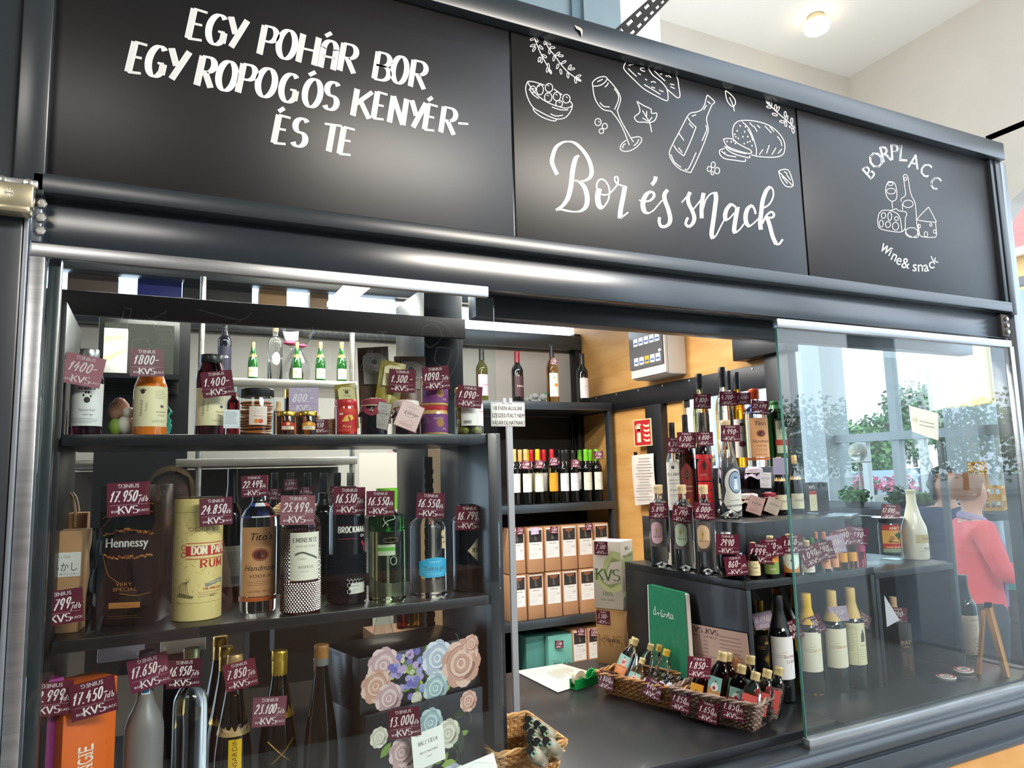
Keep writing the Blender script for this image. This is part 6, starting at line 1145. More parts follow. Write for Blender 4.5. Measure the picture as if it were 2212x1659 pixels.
for i in range(90):
    a0, l = rnd.random()*6.28, rnd.uniform(.04, .11); p = Vector((0, 0, .1)); e = Vector((cos(a0)*l, sin(a0)*l*.6, .1+rnd.uniform(.04, .16))); s2 = Vector((rnd.uniform(-1, 1), rnd.uniform(-1, 1), rnd.uniform(-1, 1))).normalized()*.014
    mb.add([e-s2, e+Vector((0, 0, .012)), e+s2, e-Vector((0, 0, .012))], [(0, 1, 2, 3)], M('2A3A22', .7))
tagp(mb.obj('foliage', hp, smooth=False), kind='stuff')
cb = thing('hanging_cable', 'black cables hanging beside the back shelf post', 'cable', P(1233, 905, 2.9))
for dx in (0, .03): MB().tube([(dx+.01*sin(k*.9), 0, .0-k*.06) for k in range(10)], .006, BLK, 6).obj('cable', cb)

# ------------------------------------------------------------------ back area behind the left shelves
rk = thing('steel_rack', 'stainless steel rack behind the left shelves', 'rack'); YR = 1.9
zr1, zr2 = P(640, 820, YR).z, P(640, 988, YR).z; xr0, xr1, xm = P(150, 990, YR).x, P(772, 990, YR).x, P(445, 823, YR).x
MB().box(xm, YR, zr1-.035, xr1, 2.35, zr1, STEEL, .003).obj('shelf', rk); MB().box(xr0, YR, zr2-.035, xr1, 2.35, zr2, STEEL, .003).obj('shelf', rk)
for x in (xm-.02, xr1-.02): MB().lathe([(.013, .9), (.013, zr1+.45)], STEEL, 12, (x, YR+.02, 0)).obj('post', rk)
MB().box(xm, 2.30, .02, xr1, 2.34, zr2-.04, M('2E2A28', .5)).obj('back_panel', rk); MB().box(xr0-.3, 2.31, .02, xm-.002, 2.34, zr2-.04, M('6A625C', .6)).obj('back_panel', rk)
MB().box(P(383, 800, YR).x, YR+.02, .9, P(410, 800, YR).x, YR+.08, 2.45, BLK).obj('black_post', rk)
oc = thing('display_fridge', 'dark glass-fronted appliance at the back left', 'fridge'); x0, x1 = P(208, 830, 1.7).x, P(385, 830, 1.7).x; z0, z1 = P(300, 850, 1.7).z, P(300, 690, 1.7).z
MB().box(x0, 1.7, z0, x1, 1.88, z1, M('232522', .3), .004).obj('housing', oc); MB().box(x0+.02, 1.69, z0+.04, x1-.02, 1.70, z1-.02, M('3C3F3A', .2)).obj('glass_front', oc); MB().box(x0, 1.72, .93, x1, 1.88, z0-.002, BLK).obj('stand', oc)
vm = MB()
for i in range(4): vm.box(x0+.01, 1.688, z0+.004+i*.009, x1-.01, 1.692, z0+.008+i*.009, M('0E0E0E', .4))
tagp(vm.obj('vent', oc, smooth=False), kind='stuff')
kb = thing('juice_carton', 'slim white carton with pale green ribbons at the back left', 'box', (P(247, 805, 1.62).x, 1.62, P(247, 806, 1.62).z)); hh = P(247, 709, 1.62).z-P(247, 806, 1.62).z; ww = (P(272, 750, 1.62)-P(221, 750, 1.62)).length
MB().box(-ww/2, 0, 0, ww/2, .06, hh, M('E4E3DC', .5), .001).obj('carton', kb); a = Art(); W2, H = ww*1000, hh*1000; a.p([(-W2*.5, H*.32), (W2*.5, H*.4), (W2*.5, H*.3), (-W2*.5, H*.16)], 'CBD3A4'); a.p([(-W2*.5, -H*.3), (W2*.5, -H*.0), (W2*.5, H*.1), (-W2*.5, -H*.16)], 'CBD3A4'); a.kvs(0, H*.38, H*.05, '6A6A5A'); a.t('Natur szőlőlé', 0, H*.27, H*.045, '6A6A5A'); a.o(0, 0, W2*.1, W2*.1, 1.5, '8A8A7A'); a.place('print', kb, onflat(0, hh/2))
MB().box(x0-.04, 1.6, kb.location.z-.02, x1, 1.69, kb.location.z-.001, BLK).obj('ledge', oc)
def sb(nm, px, pb, pt, w, z, y, kind, gm, cm, lab=None, f0=.6, name='sparkling_wine', group=None): return bottle(nm, px, pb, pt, w, z, kind, gm, (f0, 1.06, cm), [lab] if lab else [], y=y, n=16, name=name, group=group)
GG = M('1F5A24', .06, coat=.4); GF2 = M('CDB26A', .3, metal=.6)
for px, nm in ((546, 'small green sparkling wine at the rack post'), (641, 'small green sparkling wine beside the gift wrap'), (692, 'small green sparkling wine third on the rack'), (738, 'small green sparkling wine nearest the brown pouch')): sb(nm, px, 813, 740, 22, zr1, YR+.05, 'champ', GG, GF2, (.06, .32, 48, 'E3D8B8', lambda a, w, h, xo: a.t('TÖRLEY', 0, 0, 10, 'A03A2A', bold=.3)), group='small green sparkling wines on the steel rack')
sb('tall dark blue-labelled bottle at the rack post', 484, 822, 703, 30, zr1, YR+.08, 'shoulder', M('15131E', .08, coat=.3), CK, (.1, .6, 70, '26243A', lambda a, w, h, xo: a.t('Lilla', 0, 8, 16, 'D9D2E0', shear=.3)), .8, 'wine_bottle')
b = sb('clear spirit bottle with pale green oval label on the rack', 594, 812, 706, 32, zr1, YR+.10, 'shoulder', CLEAR, M('CDA878', .6), (.15, .65, 60, None, lambda a, w, h, xo: a.e(0, 0, 19, 30, 'BFD8C4')), .9, 'spirit_bottle')
gw = thing('gift_wrap', 'cellophane-wrapped gift with pink bow on the steel rack', 'gift', (P(640, 815, YR+.2).x, YR+.2, zr1+.001)); mb = MB(); N = 14; v = []; f = []
for j, (q, zz) in enumerate(((.05, 0), (.06, .05), (.055, .1), (.03, .15), (.02, .17), (.06, .22), (.08, .27))):
    for i in range(N): aa = 2*pi*i/N; k = q*(1+.16*(i % 2)); v.append((k*cos(aa), k*sin(aa)*.7, zz+.01*(i % 3 == 0)))
for j in range(6):
    for i in range(N): f.append((j*N+i, j*N+(i+1) % N, (j+1)*N+(i+1) % N, (j+1)*N+i))
mb.add(v, f, FILM); mb.obj('cellophane', gw, smooth=False); MB().lathe([(.03, .003), (.035, .05), (.02, .12), (.012, .14)], gl('6A7A3A'), 12).obj('bottle', gw)
MB().ball((-.03, -.02, .2), .02, M('A8305A', .4), 8, 6, sx=1.8, sz=.6).ball((.02, -.02, .19), .016, M('A8305A', .4), 8, 6, sx=1.6, sz=.6).obj('bow', gw)
sh = thing('notice_sheet', 'blank cream sheet hanging behind the green gin bottle', 'paper', (P(818, 980, 1.75).x, 1.75, 0)); za, zb_ = P(818, 1112, 1.75).z, P(818, 978, 1.75).z; ww = (P(862, 1040, 1.75)-P(778, 1040, 1.75)).length
MB().box(-ww/2, 0, za, ww/2, .002, zb_, M('CBC3B8', .7)).obj('sheet', sh); MB().box(-ww/2, -.001, za+.07, ww/2, 0, za+.073, M('B5ADA2', .7)).obj('fold', sh)
# lower rack of dark bottles behind the middle board, with cards
lr = tagp(MB().box(P(540, 1200, 1.3).x, 1.25, P(600, 1250, 1.3).z-.03, P(800, 1200, 1.3).x, 1.5, P(600, 1250, 1.3).z, BLK).box(P(540, 1200, 1.3).x, 1.27, .93, P(800, 1200, 1.3).x, 1.48, P(600, 1250, 1.3).z-.03, M('1E1C1B', .6)).obj('wine_cabinet'), 'low dark cabinet carrying dark bottles behind the middle board', 'cabinet'); zl = P(600, 1250, 1.3).z
for px, cap_, nm in ((590, CK, 'dark wine behind the pebbled bottle, first of the dim row'), (625, CK, 'dark wine second in the dim row'), (662, CK, 'dark wine third in the dim row'), (698, M('22262A', .3), 'dark wine fourth in the dim row'), (728, CK, 'dark wine fifth in the dim row'), (757, M('8A8A88', .3, metal=.7), 'silver-capped wine last in the dim row')): bottle(nm, px, 1250, 1022, 40, zl, 'bord', DARKG, (.78, 1.08, cap_), y=1.36, n=16, group='dim row of dark wines behind the middle board')
for px, py, pr, on in ((592, 1068, '4.590-/db', 'on the first dark wine of the dim row'), (628, 1047, '4.890-', 'on the second dark wine of the dim row'), (661, 1064, '4.590-/db', 'on the third dark wine of the dim row'), (728, 1062, '2.190-', 'on the fifth dark wine of the dim row')): tag(px, py, pr, on, 1.30, .75, rnd.uniform(-5, 5), col='5E1B30' if px != 628 else '7A4654')
wb = thing('bread_basket', 'round woven straw basket behind the pebbled bottle', 'basket', (P(640, 1110, .95).x, .95, P(640, 1112, .95).z)); mb = MB()
for j in range(7): k = j/6; mb.tube([((.075-.05*k*k)*cos(i*.2618), (.06-.04*k*k)*sin(i*.2618), .008+k*.04+.002*sin(i*2)) for i in range(24)], .0045, WL[j % 3], 5, closed=True)
tagp(mb.obj('weave', wb), kind='stuff'); MB().box(-.07, -.05, -.42, .07, .05, .004, M('2A2826', .5)).obj('pedestal', wb)
tw = thing('folded_towel', 'pale lilac towel hanging over a rail at the lower back', 'towel', P(262, 1408, .75)); MB().box(-.055, -.006, -.022, .055, .006, .02, M('A9A4B4', .9, bump=.6, scale=(120, 120, 120)), .004).obj('cloth', tw); MB().lathe([(.008, -.13), (.008, .065)], STEEL, 10, (0, 0, .022), axis='x').obj('rail', tw); MB().box(-.13, -.01, .931-tw.location.z, -.12, .01, .03, STEEL).obj('rail_post', tw)
dv = thing('dispenser_box', 'cream wall box with small latch at the lower back', 'box', P(392, 1385, .7)); MB().box(-.05, 0, -.03, .06, .06, .02, M('C9C2B6', .5), .003).obj('housing', dv); MB().box(-.045, -.004, -.026, -.035, 0, -.012, M('E4E0D8', .4)).obj('latch', dv); MB().box(-.04, .02, .931-dv.location.z, .05, .05, -.03, BLK).obj('stand', dv)
bk = tagp(MB().lathe([(.075, 0), (.085, .22), (.08, .22), (.07, .01), (.0001, .01)], M('A9683E', .6), 28).obj('terracotta_pot', loc=(P(745, 1400, .62).x, .62, .931)), 'terracotta coloured pot behind the flowered cartons', 'pot')
jg = thing('glass_jug', 'clear glass jug behind the flowered cartons', 'jug', (P(828, 1400, .84).x, .84, .931)); MB().lathe([(.05, 0), (.065, .03), (.06, .16), (.03, .23), (.022, .27), (.028, .29)], JARG, 24).obj('glass', jg)
mt = thing('clear_jug', 'clear glass pitcher behind the purple carton', 'jug', (P(140, 1500, .38).x, .36, .931)); MB().lathe([(.04, 0), (.05, .05), (.048, .16), (.03, .21), (.036, .24)], JARG, 20).obj('glass', mt); MB().tube([(.034, 0, .2), (.07, 0, .19), (.075, 0, .12), (.046, 0, .07)], .006, JARG, 8).obj('handle', mt)
for px, gm, nm in ((868, REDL, 'red bottle low behind the flowered cartons, left one'), (888, gl('D9C9A0'), 'pale bottle low behind the flowered cartons'), (897, gl('C9A868'), 'amber bottle low behind the flowered cartons')): bottle(nm, px, 1352, 1250, 24, P(880, 1355, 1.1).z, 'bord', gm, (.8, 1.1, CK), [(.3, .75, 60, 'E0D8D0' if px > 870 else 'A8303A', None)], y=1.1, n=14, name='wine_bottle')
MB().box(P(800, 1355, 1.1).x, 1.05, .931, P(905, 1355, 1.1).x, 1.2, P(880, 1355, 1.1).z-.001, M('8A6A52', .6)).obj('low_crate'); tagp(bpy.data.objects['low_crate'], 'plain brown crate carrying small bottles behind the flowered cartons', 'crate')
# storage above the back beam
for px, w, c, nm in ((345, 96, '2E3A8A', 'blue and white carton stored on the top beam'), (200, 110, '6A5A50', 'brown carton stored on the top beam'), (470, 150, '3A3A3A', 'dark wire tray stored on the top beam'), (590, 60, 'C9A070', 'tan carton stored on the top beam, smaller one'), (690, 40, 'B9977A', 'tan carton stored on the top beam, last in line')):
    x0, x1 = P(px-w/2, 620, 2.86).x, P(px+w/2, 620, 2.86).x; t = thing('storage_box', nm, 'box', (x0, 2.86, 2.6005)); MB().box(0, 0, 0, x1-x0, .08, .16, M(c, .5), .002).obj('carton', t)
    if c == '2E3A8A': MB().box(0, -.002, 0, x1-x0, 0, .03, M('E0E2EA', .5)).obj('band', t)
# ------------------------------------------------------------------ right-hand stepped display on the counter
XU, YU, YK = 1.571, .182, .80; x1u = P(1887, 1228, YU).x; Z1, Z2, Z3 = 1.31, 1.474, 1.646
u1 = thing('display_unit', 'black stepped display unit on the counter behind the right pane', 'shelf')
MB().box(XU, YU, .931, XU+.018, YK, Z1-.024, BLKW, .001).obj('side_panel', u1); MB().box(x1u-.018, YU, .931, x1u, YK, Z1-.024, BLKW, .001).obj('side_panel', u1)
MB().box(XU, YU, Z1-.023, x1u, YK, Z1, BLKW, .0015).obj('shelf_board', u1)
MB().box(1.66, .262, Z1+.0005, x1u-.02, YK, Z2, BLKW, .0015).obj('step', u1); MB().box(1.825, .54, Z2+.0005, x1u-.03, YK, Z3, BLKW, .0015).obj('step', u1)
sl2 = MB()
for i in range(9): sl2.box(1.95, YK-.02, 1.0+i*.025, x1u-.02, YK-.012, 1.006+i*.025, M('26272A', .4))
sl2.obj('rack_wires', u1, smooth=False); u1.children[-1]['kind'] = 'stuff'
u2 = thing('display_unit', 'lower black open shelf unit at the far right of the counter', 'shelf'); x2u = P(2066, 1214, YU).x
ZU2 = P(2066, 1214, YU).z; MB().box(x1u+.004, YU, .931, x1u+.022, .6, ZU2-.023, BLKW, .001).obj('side_panel', u2); MB().box(x2u-.018, YU+.022, .931, x2u, .6, ZU2-.0005, BLKW, .001).obj('side_panel', u2); MB().box(x2u-.018, YU, .931, x2u, YU+.02, 1.72, M('4A535C', .4), .001).obj('corner_post', u2)
MB().box(x1u+.004, YU, ZU2-.022, x2u-.0185, .6, ZU2, BLKW, .0015).obj('shelf_board', u2); MB().box(x1u+.0225, .59, .931, x2u-.0185, .60, ZU2-.023, M('1C1D20', .5)).obj('back_panel', u2)

def lab_pal(col):
    def f(a, W2, H, xo): 
        a.r(-W2/2, -H/2, W2/2, H/2, '5C5554'); rx, ry = W2*.4, H*.3
        a.p([(rx*cos(i*pi/12), H*.12+rx*sin(i*pi/12)) for i in range(13)]+[(-rx*cos(i*pi/12), -H*.2-rx*sin(i*pi/12)) for i in range(13)], col)
        a.p([(0, H*.12), (-5, H*.05), (0, -H*.07), (5, H*.05)], 'B99A4A'); a.s([(0, H*.08), (-4, H*.2)], .8, 'B99A4A'); a.s([(0, H*.08), (5, H*.2)], .8, 'B99A4A'); a.t('Pálinka', 1, -H*.2, 10, '4A3A36', shear=.3); a.t('Birs', 0, -H*.11, 6, '6A5A50')
    return f
for i, (px, pb, col, pr, tx, ty, rl, nm) in enumerate(((1430, 1228, 'D9B2BC', '5.890-', 1424, 1103, 1, 'pink'), (1482, 1236, 'B7CBAF', '5.790-', 1473, 1111, 9, 'pale green'), (1530, 1244, 'DDBB94', '6.000-', 1522, 1104, 4, 'apricot'))):
    b = bottle(f'clear square-shouldered brandy bottle with {nm} oval on grey label', px, pb, 1048, 47, Z1, 'shoulder', CLEAR, (.90, 1.2, M('D6BE94', .7)), [(.26, .62, 52, None, lab_pal(col))], face=-58, name='brandy_bottle', group=None, n=28, capname='cork')
    MB().lathe([(.0001, .022), (b['r']*.35, .016), (b['r']*.75, .006), (b['r']*.85, .003), (.0001, .003)], M('E6ECE8', .08, metal=.6), 20).obj('punt', b['o'])
    a = Art(); a.r(-14, -18, 14, 18, 'C9C7C0'); a.place('back_label', b['o'], lambda x, y, o, R=b['r'], hh=b['h']: ((R+o)*sin(x/1000/R+1.75), -(R+o)*cos(x/1000/R+1.75), hh*.42+y/1000), 4)
    tag(tx, ty, pr, f'on the brandy bottle with {nm} oval', b['c'].y-.03, .98, rl, yaw=-8)
bb = bottle('round black ball-shaped bottle with white ring logo', 1574, 1252, 1150, 50, Z1, 'ballb', DARKG, (.80, 1.3, M('B9B9B6', .25, metal=.9)), [(.2, .55, 40, None, lambda a, w, h, xo: (a.o(0, 0, 9, 9, 1.6, 'E4E4E2'), a.o(0, 0, 4, 4, 1.4, 'E4E4E2')))], face=-35, name='liqueur_bottle')
bottle('small round black bottle half behind the 860 card', 1601, 1254, 1195, 32, Z1, 'ballb', DARKG, (.8, 1.2, M('B9B9B6', .25, metal=.9)), [(.15, .5, 26, None, lambda a, w, h, xo: (a.o(0, 0, 7, 7, 1.2, 'E4E4E2'), a.t('OLD', 0, -2, 5, 'E4E4E2')))], face=-30, name='liqueur_bottle')
tag(1572, 1176, '2990', 'on the ball-shaped black bottle', bb['c'].y-.03, 1.08, 2, yaw=-8); tag(1590, 1222, '860-/db', 'low in front of the small round black bottle', bb['c'].y-.06, 1.02, -6, yaw=-8)
def lab_hm(a, W2, H, xo): a.t('Cognac', 0, 0, 7, '3A2A1A', bold=.3); textlines(a, -W2*.3, W2*.3, -H*.2, 2, 4, .7); a.o(0, H*.28, 4, 3, .8, '7A5A2A')
def lab_grn2(a, W2, H, xo): a.p([(-W2/2, -H*.5), (W2/2, -H*.5), (W2/2, H*.1), (-W2/2, -H*.05)], '7D9450'); a.e(0, H*.1, 8, 8, 'D9A24A', 14); a.p([(-6, H*.05), (6, H*.05), (3, -H*.08), (-3, -H*.08)], '5A3A1A'); a.t('ÍRKÁVÉ', 0, -H*.3, 5, 'EDE6C8', bold=.3)
def mini(nm, px, pb, pt, w, body, lab, lcol, cap, kind='flask', z=Z1, face=-35, sy=1., y=None, lf=(.1, .5), group=None, name='miniature'): return bottle(nm, px, pb, pt, w, z, kind, body, (.84, 1.2, cap), [(lf[0], lf[1], None, lcol, lab)] if lcol else [], y=y, face=face, sy=sy, n=18, name=name, group=group)
mini('amber cognac miniature with cream label', 1631, 1252, 1172, 27, gl('8A3E14'), lab_hm, 'E0CFA0', M('C9A878', .5)); tag(1643, 1196, '1.999-/db', 'on the cognac miniature', G(1631, 1252, Z1).y-.01, 1.06, 5, yaw=-8)
mini('dark flask with yellow-green label standing on the lower step', 1669, 1250, 1158, 32, COFF, lab_grn2, 'D9882E', SILV, lf=(.1, .62)); tag(1668, 1183, '1.860-/db', 'on the flask with yellow-green label', G(1669, 1250, Z1).y-.01, .96, -6, yaw=-8)
mini('red flask with teal and orange label standing on the lower step', 1711, 1247, 1154, 36, gl('8A1E2A'), lambda a, w, h, xo: lab_cherry(a, w, h, xo, 'C47A3A', '7FB8B0', '5A1E4A'), '7FB8B0', SILV, lf=(.1, .62)); tag(1713, 1175, '1.860-/db', 'on the red flask with teal label', G(1711, 1247, Z1).y-.01, .96, -5, yaw=-8)
mini('clear miniature with red-brown label behind the tilted card', 1747, 1243, 1168, 30, CLEAR, lambda a, w, h, xo: textlines(a, -10, 10, 4, 3, 4, 1, '9A4A3A'), 'D8CFC4', SILV, lf=(.08, .3)); tag(1754, 1200, '1.090/db', 'tilted on the clear miniature', G(1747, 1243, Z1).y-.01, 1.02, -28, yaw=-8, col='6A2A3A')
GCAP = M('3C8A3A', .35); OCAP = M('C97A5A', .4)
for i, px in enumerate((1738, 1757)): mini(['green miniature with green cap, left one at the back of the lower step', 'green miniature with green cap, right one at the back of the lower step'][i], px, 1210, 1162, 18, GREENG, None, None, GCAP, y=.244, group='green miniatures')
for i, (px, pb, pt) in enumerate(((1786, 1238, 1150), (1804, 1234, 1152))): mini(['orange-labelled clear miniature, left of the pair', 'orange-labelled clear miniature, right of the pair'][i], px, pb, pt, 20, CLEAR, lambda a, w, h, xo: a.e(0, 2, 6, 4, '7A2A1A'), 'D99A72', OCAP, 'shoulder', lf=(.1, .6), group='orange-labelled miniatures')
for i, (px, pb) in enumerate(((1823, 1232), (1843, 1229))): mini(['amber miniature with yellow label, left of the pair', 'amber miniature with yellow label, right of the pair'][i], px, pb, 1148, 20, gl('8A5A1E'), lambda a, w, h, xo: None, 'D99A2A', OCAP, 'spirit', lf=(.2, .45), group='yellow-labelled miniatures')
mini('pink-capped rosé miniature at the step end', 1863, 1226, 1140, 20, gl('B84A50'), lambda a, w, h, xo: None, 'A8386A', M('B83A7A', .4), 'spirit', lf=(.4, .6))
mini('small clear miniature with orange cap behind the tilted card', 1768, 1232, 1150, 19, CLEAR, None, None, OCAP, 'shoulder', y=.24)
for px, py, pr, on, rl, c in ((1778, 1190, '1.090/db', 'between the clear and orange-labelled miniatures', -12, '6A2A3A'), (1802, 1176, '1.490-', 'over the orange-labelled miniatures', -10, 'B9A6C4'), (1823, 1160, '1.590-', 'tilted over the yellow-labelled miniatures', -14, '7A4654'), (1852, 1158, '1.690-', 'on the pink-capped miniature', 8, '6A2A4A')): tag(px, py, pr, on, G(1820, 1232, Z1).y-.02, 1.0, rl, yaw=-8, col=c)
# middle step
def lab_vil(a, W2, H, xo): a.p([(-5, H*.36), (-6, H*.43), (-2.5, H*.39), (0, H*.45), (2.5, H*.39), (6, H*.43), (5, H*.36)], '2E3A4A'); a.cap('VILLÁNYI', 0, H*.22, 9, '3A4250', w=.5, thick=.18, thin=.09, serif=True, wd=W2*.85); a.t('CABERNET', 0, H*.11, 7, '4A5260'); a.t('SAUVIGNON', 0, H*.04, 6, '4A5260'); a.t('Grappa', 0, -H*.1, 11, '5A6270', shear=.3); textlines(a, -W2*.3, W2*.3, -H*.18, 2, 5, .8); a.t('LYÓF', 0, -H*.38, 9, '3A4250')
SLIM = 'slim'
b = bottle('clear slim brandy bottle with white crowned label', 1461, 1117, 914, 33, Z2, SLIM, gl('E4E6E6'), (.80, 1.2, CK), [(.08, .58, 62, 'D8D5CE', lab_vil)], y=.62, face=-45, name='brandy_bottle'); tag(1459, 962, '4.200-', 'on the crowned-label brandy bottle', .55, .95, 0, yaw=-8)
def lab_men(a, W2, H, xo): a.p([(-W2*.46, -H*.48), (W2*.46, -H*.48), (W2*.46, H*.3), (0, H*.48), (-W2*.46, H*.3)], '7A2A26'); a.p([(0, H*.36), (-9, H*.24), (0, H*.12), (9, H*.24)], '2A1E18'); a.o(0, H*.24, 6, 7, 1, 'C9A86A', 4); a.t('MENCSHELYI', 0, 0, 6, 'E0C8A0', bold=.3); a.t('TÖRKÖLY', 0, -H*.09, 6.5, 'E0C8A0', bold=.3); a.e(0, -H*.26, 6, 6, 'B9822E'); textlines(a, -W2*.3, W2*.3, -H*.38, 2, 4, .8, 'C9A880')
b = bottle('brown slim brandy bottle with red gabled label', 1491, 1118, 897, 34, Z2, SLIM, gl('2A140C'), (.74, 1.12, M('1E1614', .4)), [(.05, .54, 62, None, lab_men)], y=.58, face=-45, name='brandy_bottle'); tag(1483, 951, '4.200-', 'on the red-gabled brandy bottle', .51, 1.0, 2, yaw=-8)
def lab_bev(a, W2, H, xo): a.p([(-W2*.42, H*.02), (W2*.42, H*.02), (W2*.42, H*.34), (0, H*.5), (-W2*.42, H*.34)], 'C4222A'); a.p([(-W2*.3, H*.1), (W2*.3, H*.1), (W2*.3, H*.3), (0, H*.42), (-W2*.3, H*.3)], 'A81820'); a.p([(0, H*.4), (-8, H*.3), (0, H*.2), (8, H*.3)], '2A1E18'); textlines(a, -W2*.25, W2*.25, H*.14, 2, 5, .9, 'F0D8C8'); a.r(-W2*.46, -H*.4, W2*.46, H*.0, 'E0222A'); a.t('bevezető', 0, -H*.18, 12, '2A1414', bold=.6, rot=.15); a.t('áron!', 4, -H*.32, 12, '2A1414', bold=.6, rot=.15)
b = bottle('dark slim bottle with bright red tag lettered bevezető áron!', 1528, 1118, 893, 38, Z2, SLIM, DARKG, (.72, 1.12, M('1E1614', .4)), [(.08, .60, 66, None, lab_bev)], y=.52, face=-40, name='brandy_bottle')
MB().lathe([(b['r']*1.02, b['h']*.56), (b['r']*.98, b['h']*.60), (b['r']*.6, b['h']*.68), (b['r']*.42, b['h']*.70)], M('C4222A', .5), 16).obj('red_neck_tag', b['o']); tag(1523, 948, '4.800-', 'on the bottle with bright red tag', .46, .85, 1, yaw=-8)
def lab_kor(a, W2, H, xo):
    a.e(6, H*.15, 34, 49, 'DAD8CF', 34); a.p([(-24, 0), (-36, -H*.26), (-24, -H*.4), (8, -H*.47), (38, -H*.42), (40, 0)], 'DAD8CF'); a.e(10, H*.17, 25, 38, '2E4A74', 30); a.o(10, H*.17, 20, 31, 3.4, 'B4C4D6', 28); a.e(10, H*.17, 17, 28, '93AAC4', 24)
    a.p([(1, 2), (19, 2), (15, 28), (5, 28)], 'DCE4EA'); a.e(10, 34, 5, 6, 'E4EAEE', 12); a.e(10, 41, 8, 4, '4A6690', 12)
    a.t('HALASKERT', 6, -H*.24, 7, '7A7A70', rot=.05); a.t('KÖRTEPÁLINKA', 6, -H*.36, 9.5, '2A3040', bold=.6, rot=.08, xs=.9)
b = bottle('clear round-bellied pear brandy bottle with big blue medallion label', 1580, 1122, 909, 50, Z2, 'burg', CLEAR, (.92, 1.2, M('D6BE94', .7)), [(.06, .52, 92, None, lab_kor)], face=-22, name='brandy_bottle', n=32, capname='cork')
MB().lathe([(.0001, .03), (b['r']*.35, .022), (b['r']*.75, .008), (b['r']*.85, .003), (.0001, .003)], M('E6ECE8', .08, metal=.6), 20).obj('punt', b['o']); a = Art(); a.r(-12, -26, 12, 26, 'C6C8A4'); a.place('back_label', b['o'], lambda x, y, o, R=b['r'], hh=b['h']: ((R+o)*sin(x/1000/R-1.6), -(R+o)*cos(x/1000/R-1.6), hh*.28+y/1000), 4)
tag(1578, 936, '4.990-', 'on the pear brandy bottle', b['c'].y-.03, 1.0, 2, yaw=-8)
yj = .485; LAV = 'C9B8CC'
clothjar('dark jam jar under a floral cloth beside the pear brandy', 1621, 1119, 1064, 42, Z2, yj-.02, gl('3A1418'), 'E8DFD8', ['B03040', '4A5A3A', 'C85A6A'], ('E0B8B4', 'C98A8E', 'C07078'), (1632, 1091, .052, .06), 20, 'pink card on the floral cloth jar next to the pear brandy', face=-24)
clothjar('dark jam jar under a wine-red cloth', 1664, 1116, 1062, 34, Z2, yj, gl('2A1014'), '8E2F3E', ['E8D0D0'], ('DDCFC4', 'B08A80', '8A5A6A'), (1670, 1093, .050, .056), 24, 'cream card on the jar with wine-red cloth', face=-24)
b = clothjar('purple jam jar under a lilac cloth stacked on the floral jars', 1632, 1064, 1008, 40, P(1632, 1064, yj).z+.012, yj+.01, gl('3A0E1E'), LAV, ['A890B4'], ('E6E4EA', '8A80A8', '5A5470'), (1652, 1037, .046, .056), 3, 'white lilac-edged card on the lilac cloth jar', face=-24)
rc = tagp(MB().tube([(0, 0, .004), (.012, 0, .012), (.02, .004, .004), (.03, 0, .014), (.036, 0, .004)], .004, M('A8202A', .4), 6).ball((.012, 0, .02), .01, M('C9C4BE', .2, metal=.7), 8, 6).obj('candy_twist', loc=G(1549, 1119, Z2+.001)), 'red twisted candy beside the pear brandy foot', 'candy')
# top step
b = bottle('pale gold slim brandy bottle alone at the left of the top step', 1521, 1010, 809, 36, Z3, SLIM, gl('E0D29A'), (.84, 1.2, CK), [], y=.68, name='brandy_bottle'); tag(1517, 867, '9.800-', 'on the pale gold slim bottle', .63, 1.0, 3, yaw=-8)
b = bottle('clear slim brandy bottle with navy label on the top step', 1572, 1010, 795, 38, Z3, SLIM, CLEAR, (.80, 1.2, CK), [(.08, .42, 60, '23263E', None)], y=.66, face=-20, name='brandy_bottle'); tag(1573, 861, '4.200-', 'on the navy-labelled slim bottle', .61, .98, 2, yaw=-8)
bottle('slim clear bottle with pointed black stopper on the top step', 1586, 1010, 803, 28, Z3, SLIM, CLEAR, (.8, 1.2, CK), y=.745, name='brandy_bottle')
def lab_plum(a, W2, H, xo): a.e(0, -H*.15, 13, 12, '5A1E2E', 16); a.t('SZILVA', 0, H*.12, 9, '2A2A2A', bold=.4); a.e(2, H*.36, 8, 7, '3A2A1E', 12)
b = bottle('amber slim bottle with plum label on the top step', 1603, 1010, 806, 34, Z3, SLIM, gl('D98E1E'), (.82, 1.2, CK), [(.1, .5, 56, 'D9D6CE', lab_plum)], y=.69, face=-30, name='brandy_bottle'); tag(1606, 861, '1.800-', 'on the amber plum bottle', .63, .85, 2, yaw=-8)
b = titos('clear vodka bottle with tan label on the top step', 1639, 1009, 842, 52, Z3, y=.62, s=1., face=-22); tag(1641, 880, '22.499', 'on the top-step vodka bottle', b['c'].y-.04, .95, 6, yaw=-8)
b = bottle('squarish dark green herbal liqueur bottle on the top step', 1683, 1010, 868, 44, Z3, 'stout', gl('0E2A12'), (.88, 1.3, M('1E5A2A', .35)), [(.14, .72, 58, '2A3A22', lambda a, w, h, xo: (a.r(-w*.42, -h*.4, w*.42, h*.45, 'B9C0A0'), a.o(0, h*.2, 12, 12, 1.4, '3A4A2A'), a.r(-w*.5, -h*.2, w*.5, -h*.05, 'A8301E')))], face=-12, y=.63, name='liqueur_bottle')
a = Art(); a.cap('7490-', 0, 0, 15, 'C9C6C4', w=.5, thick=.16, thin=.1, shear=.2); t = thing('price_tag', 'dark transparent card reading 7490- on the herbal liqueur', 'price tag', P(1706, 912, .56), (0, rad(10), rad(-35))); MB().box(-.032, 0, -.02, .032, .0006, .026, M('2E2E30', .3)).obj('card', t); a.place('lettering', t, onflat(0, 0), eps=.0003)
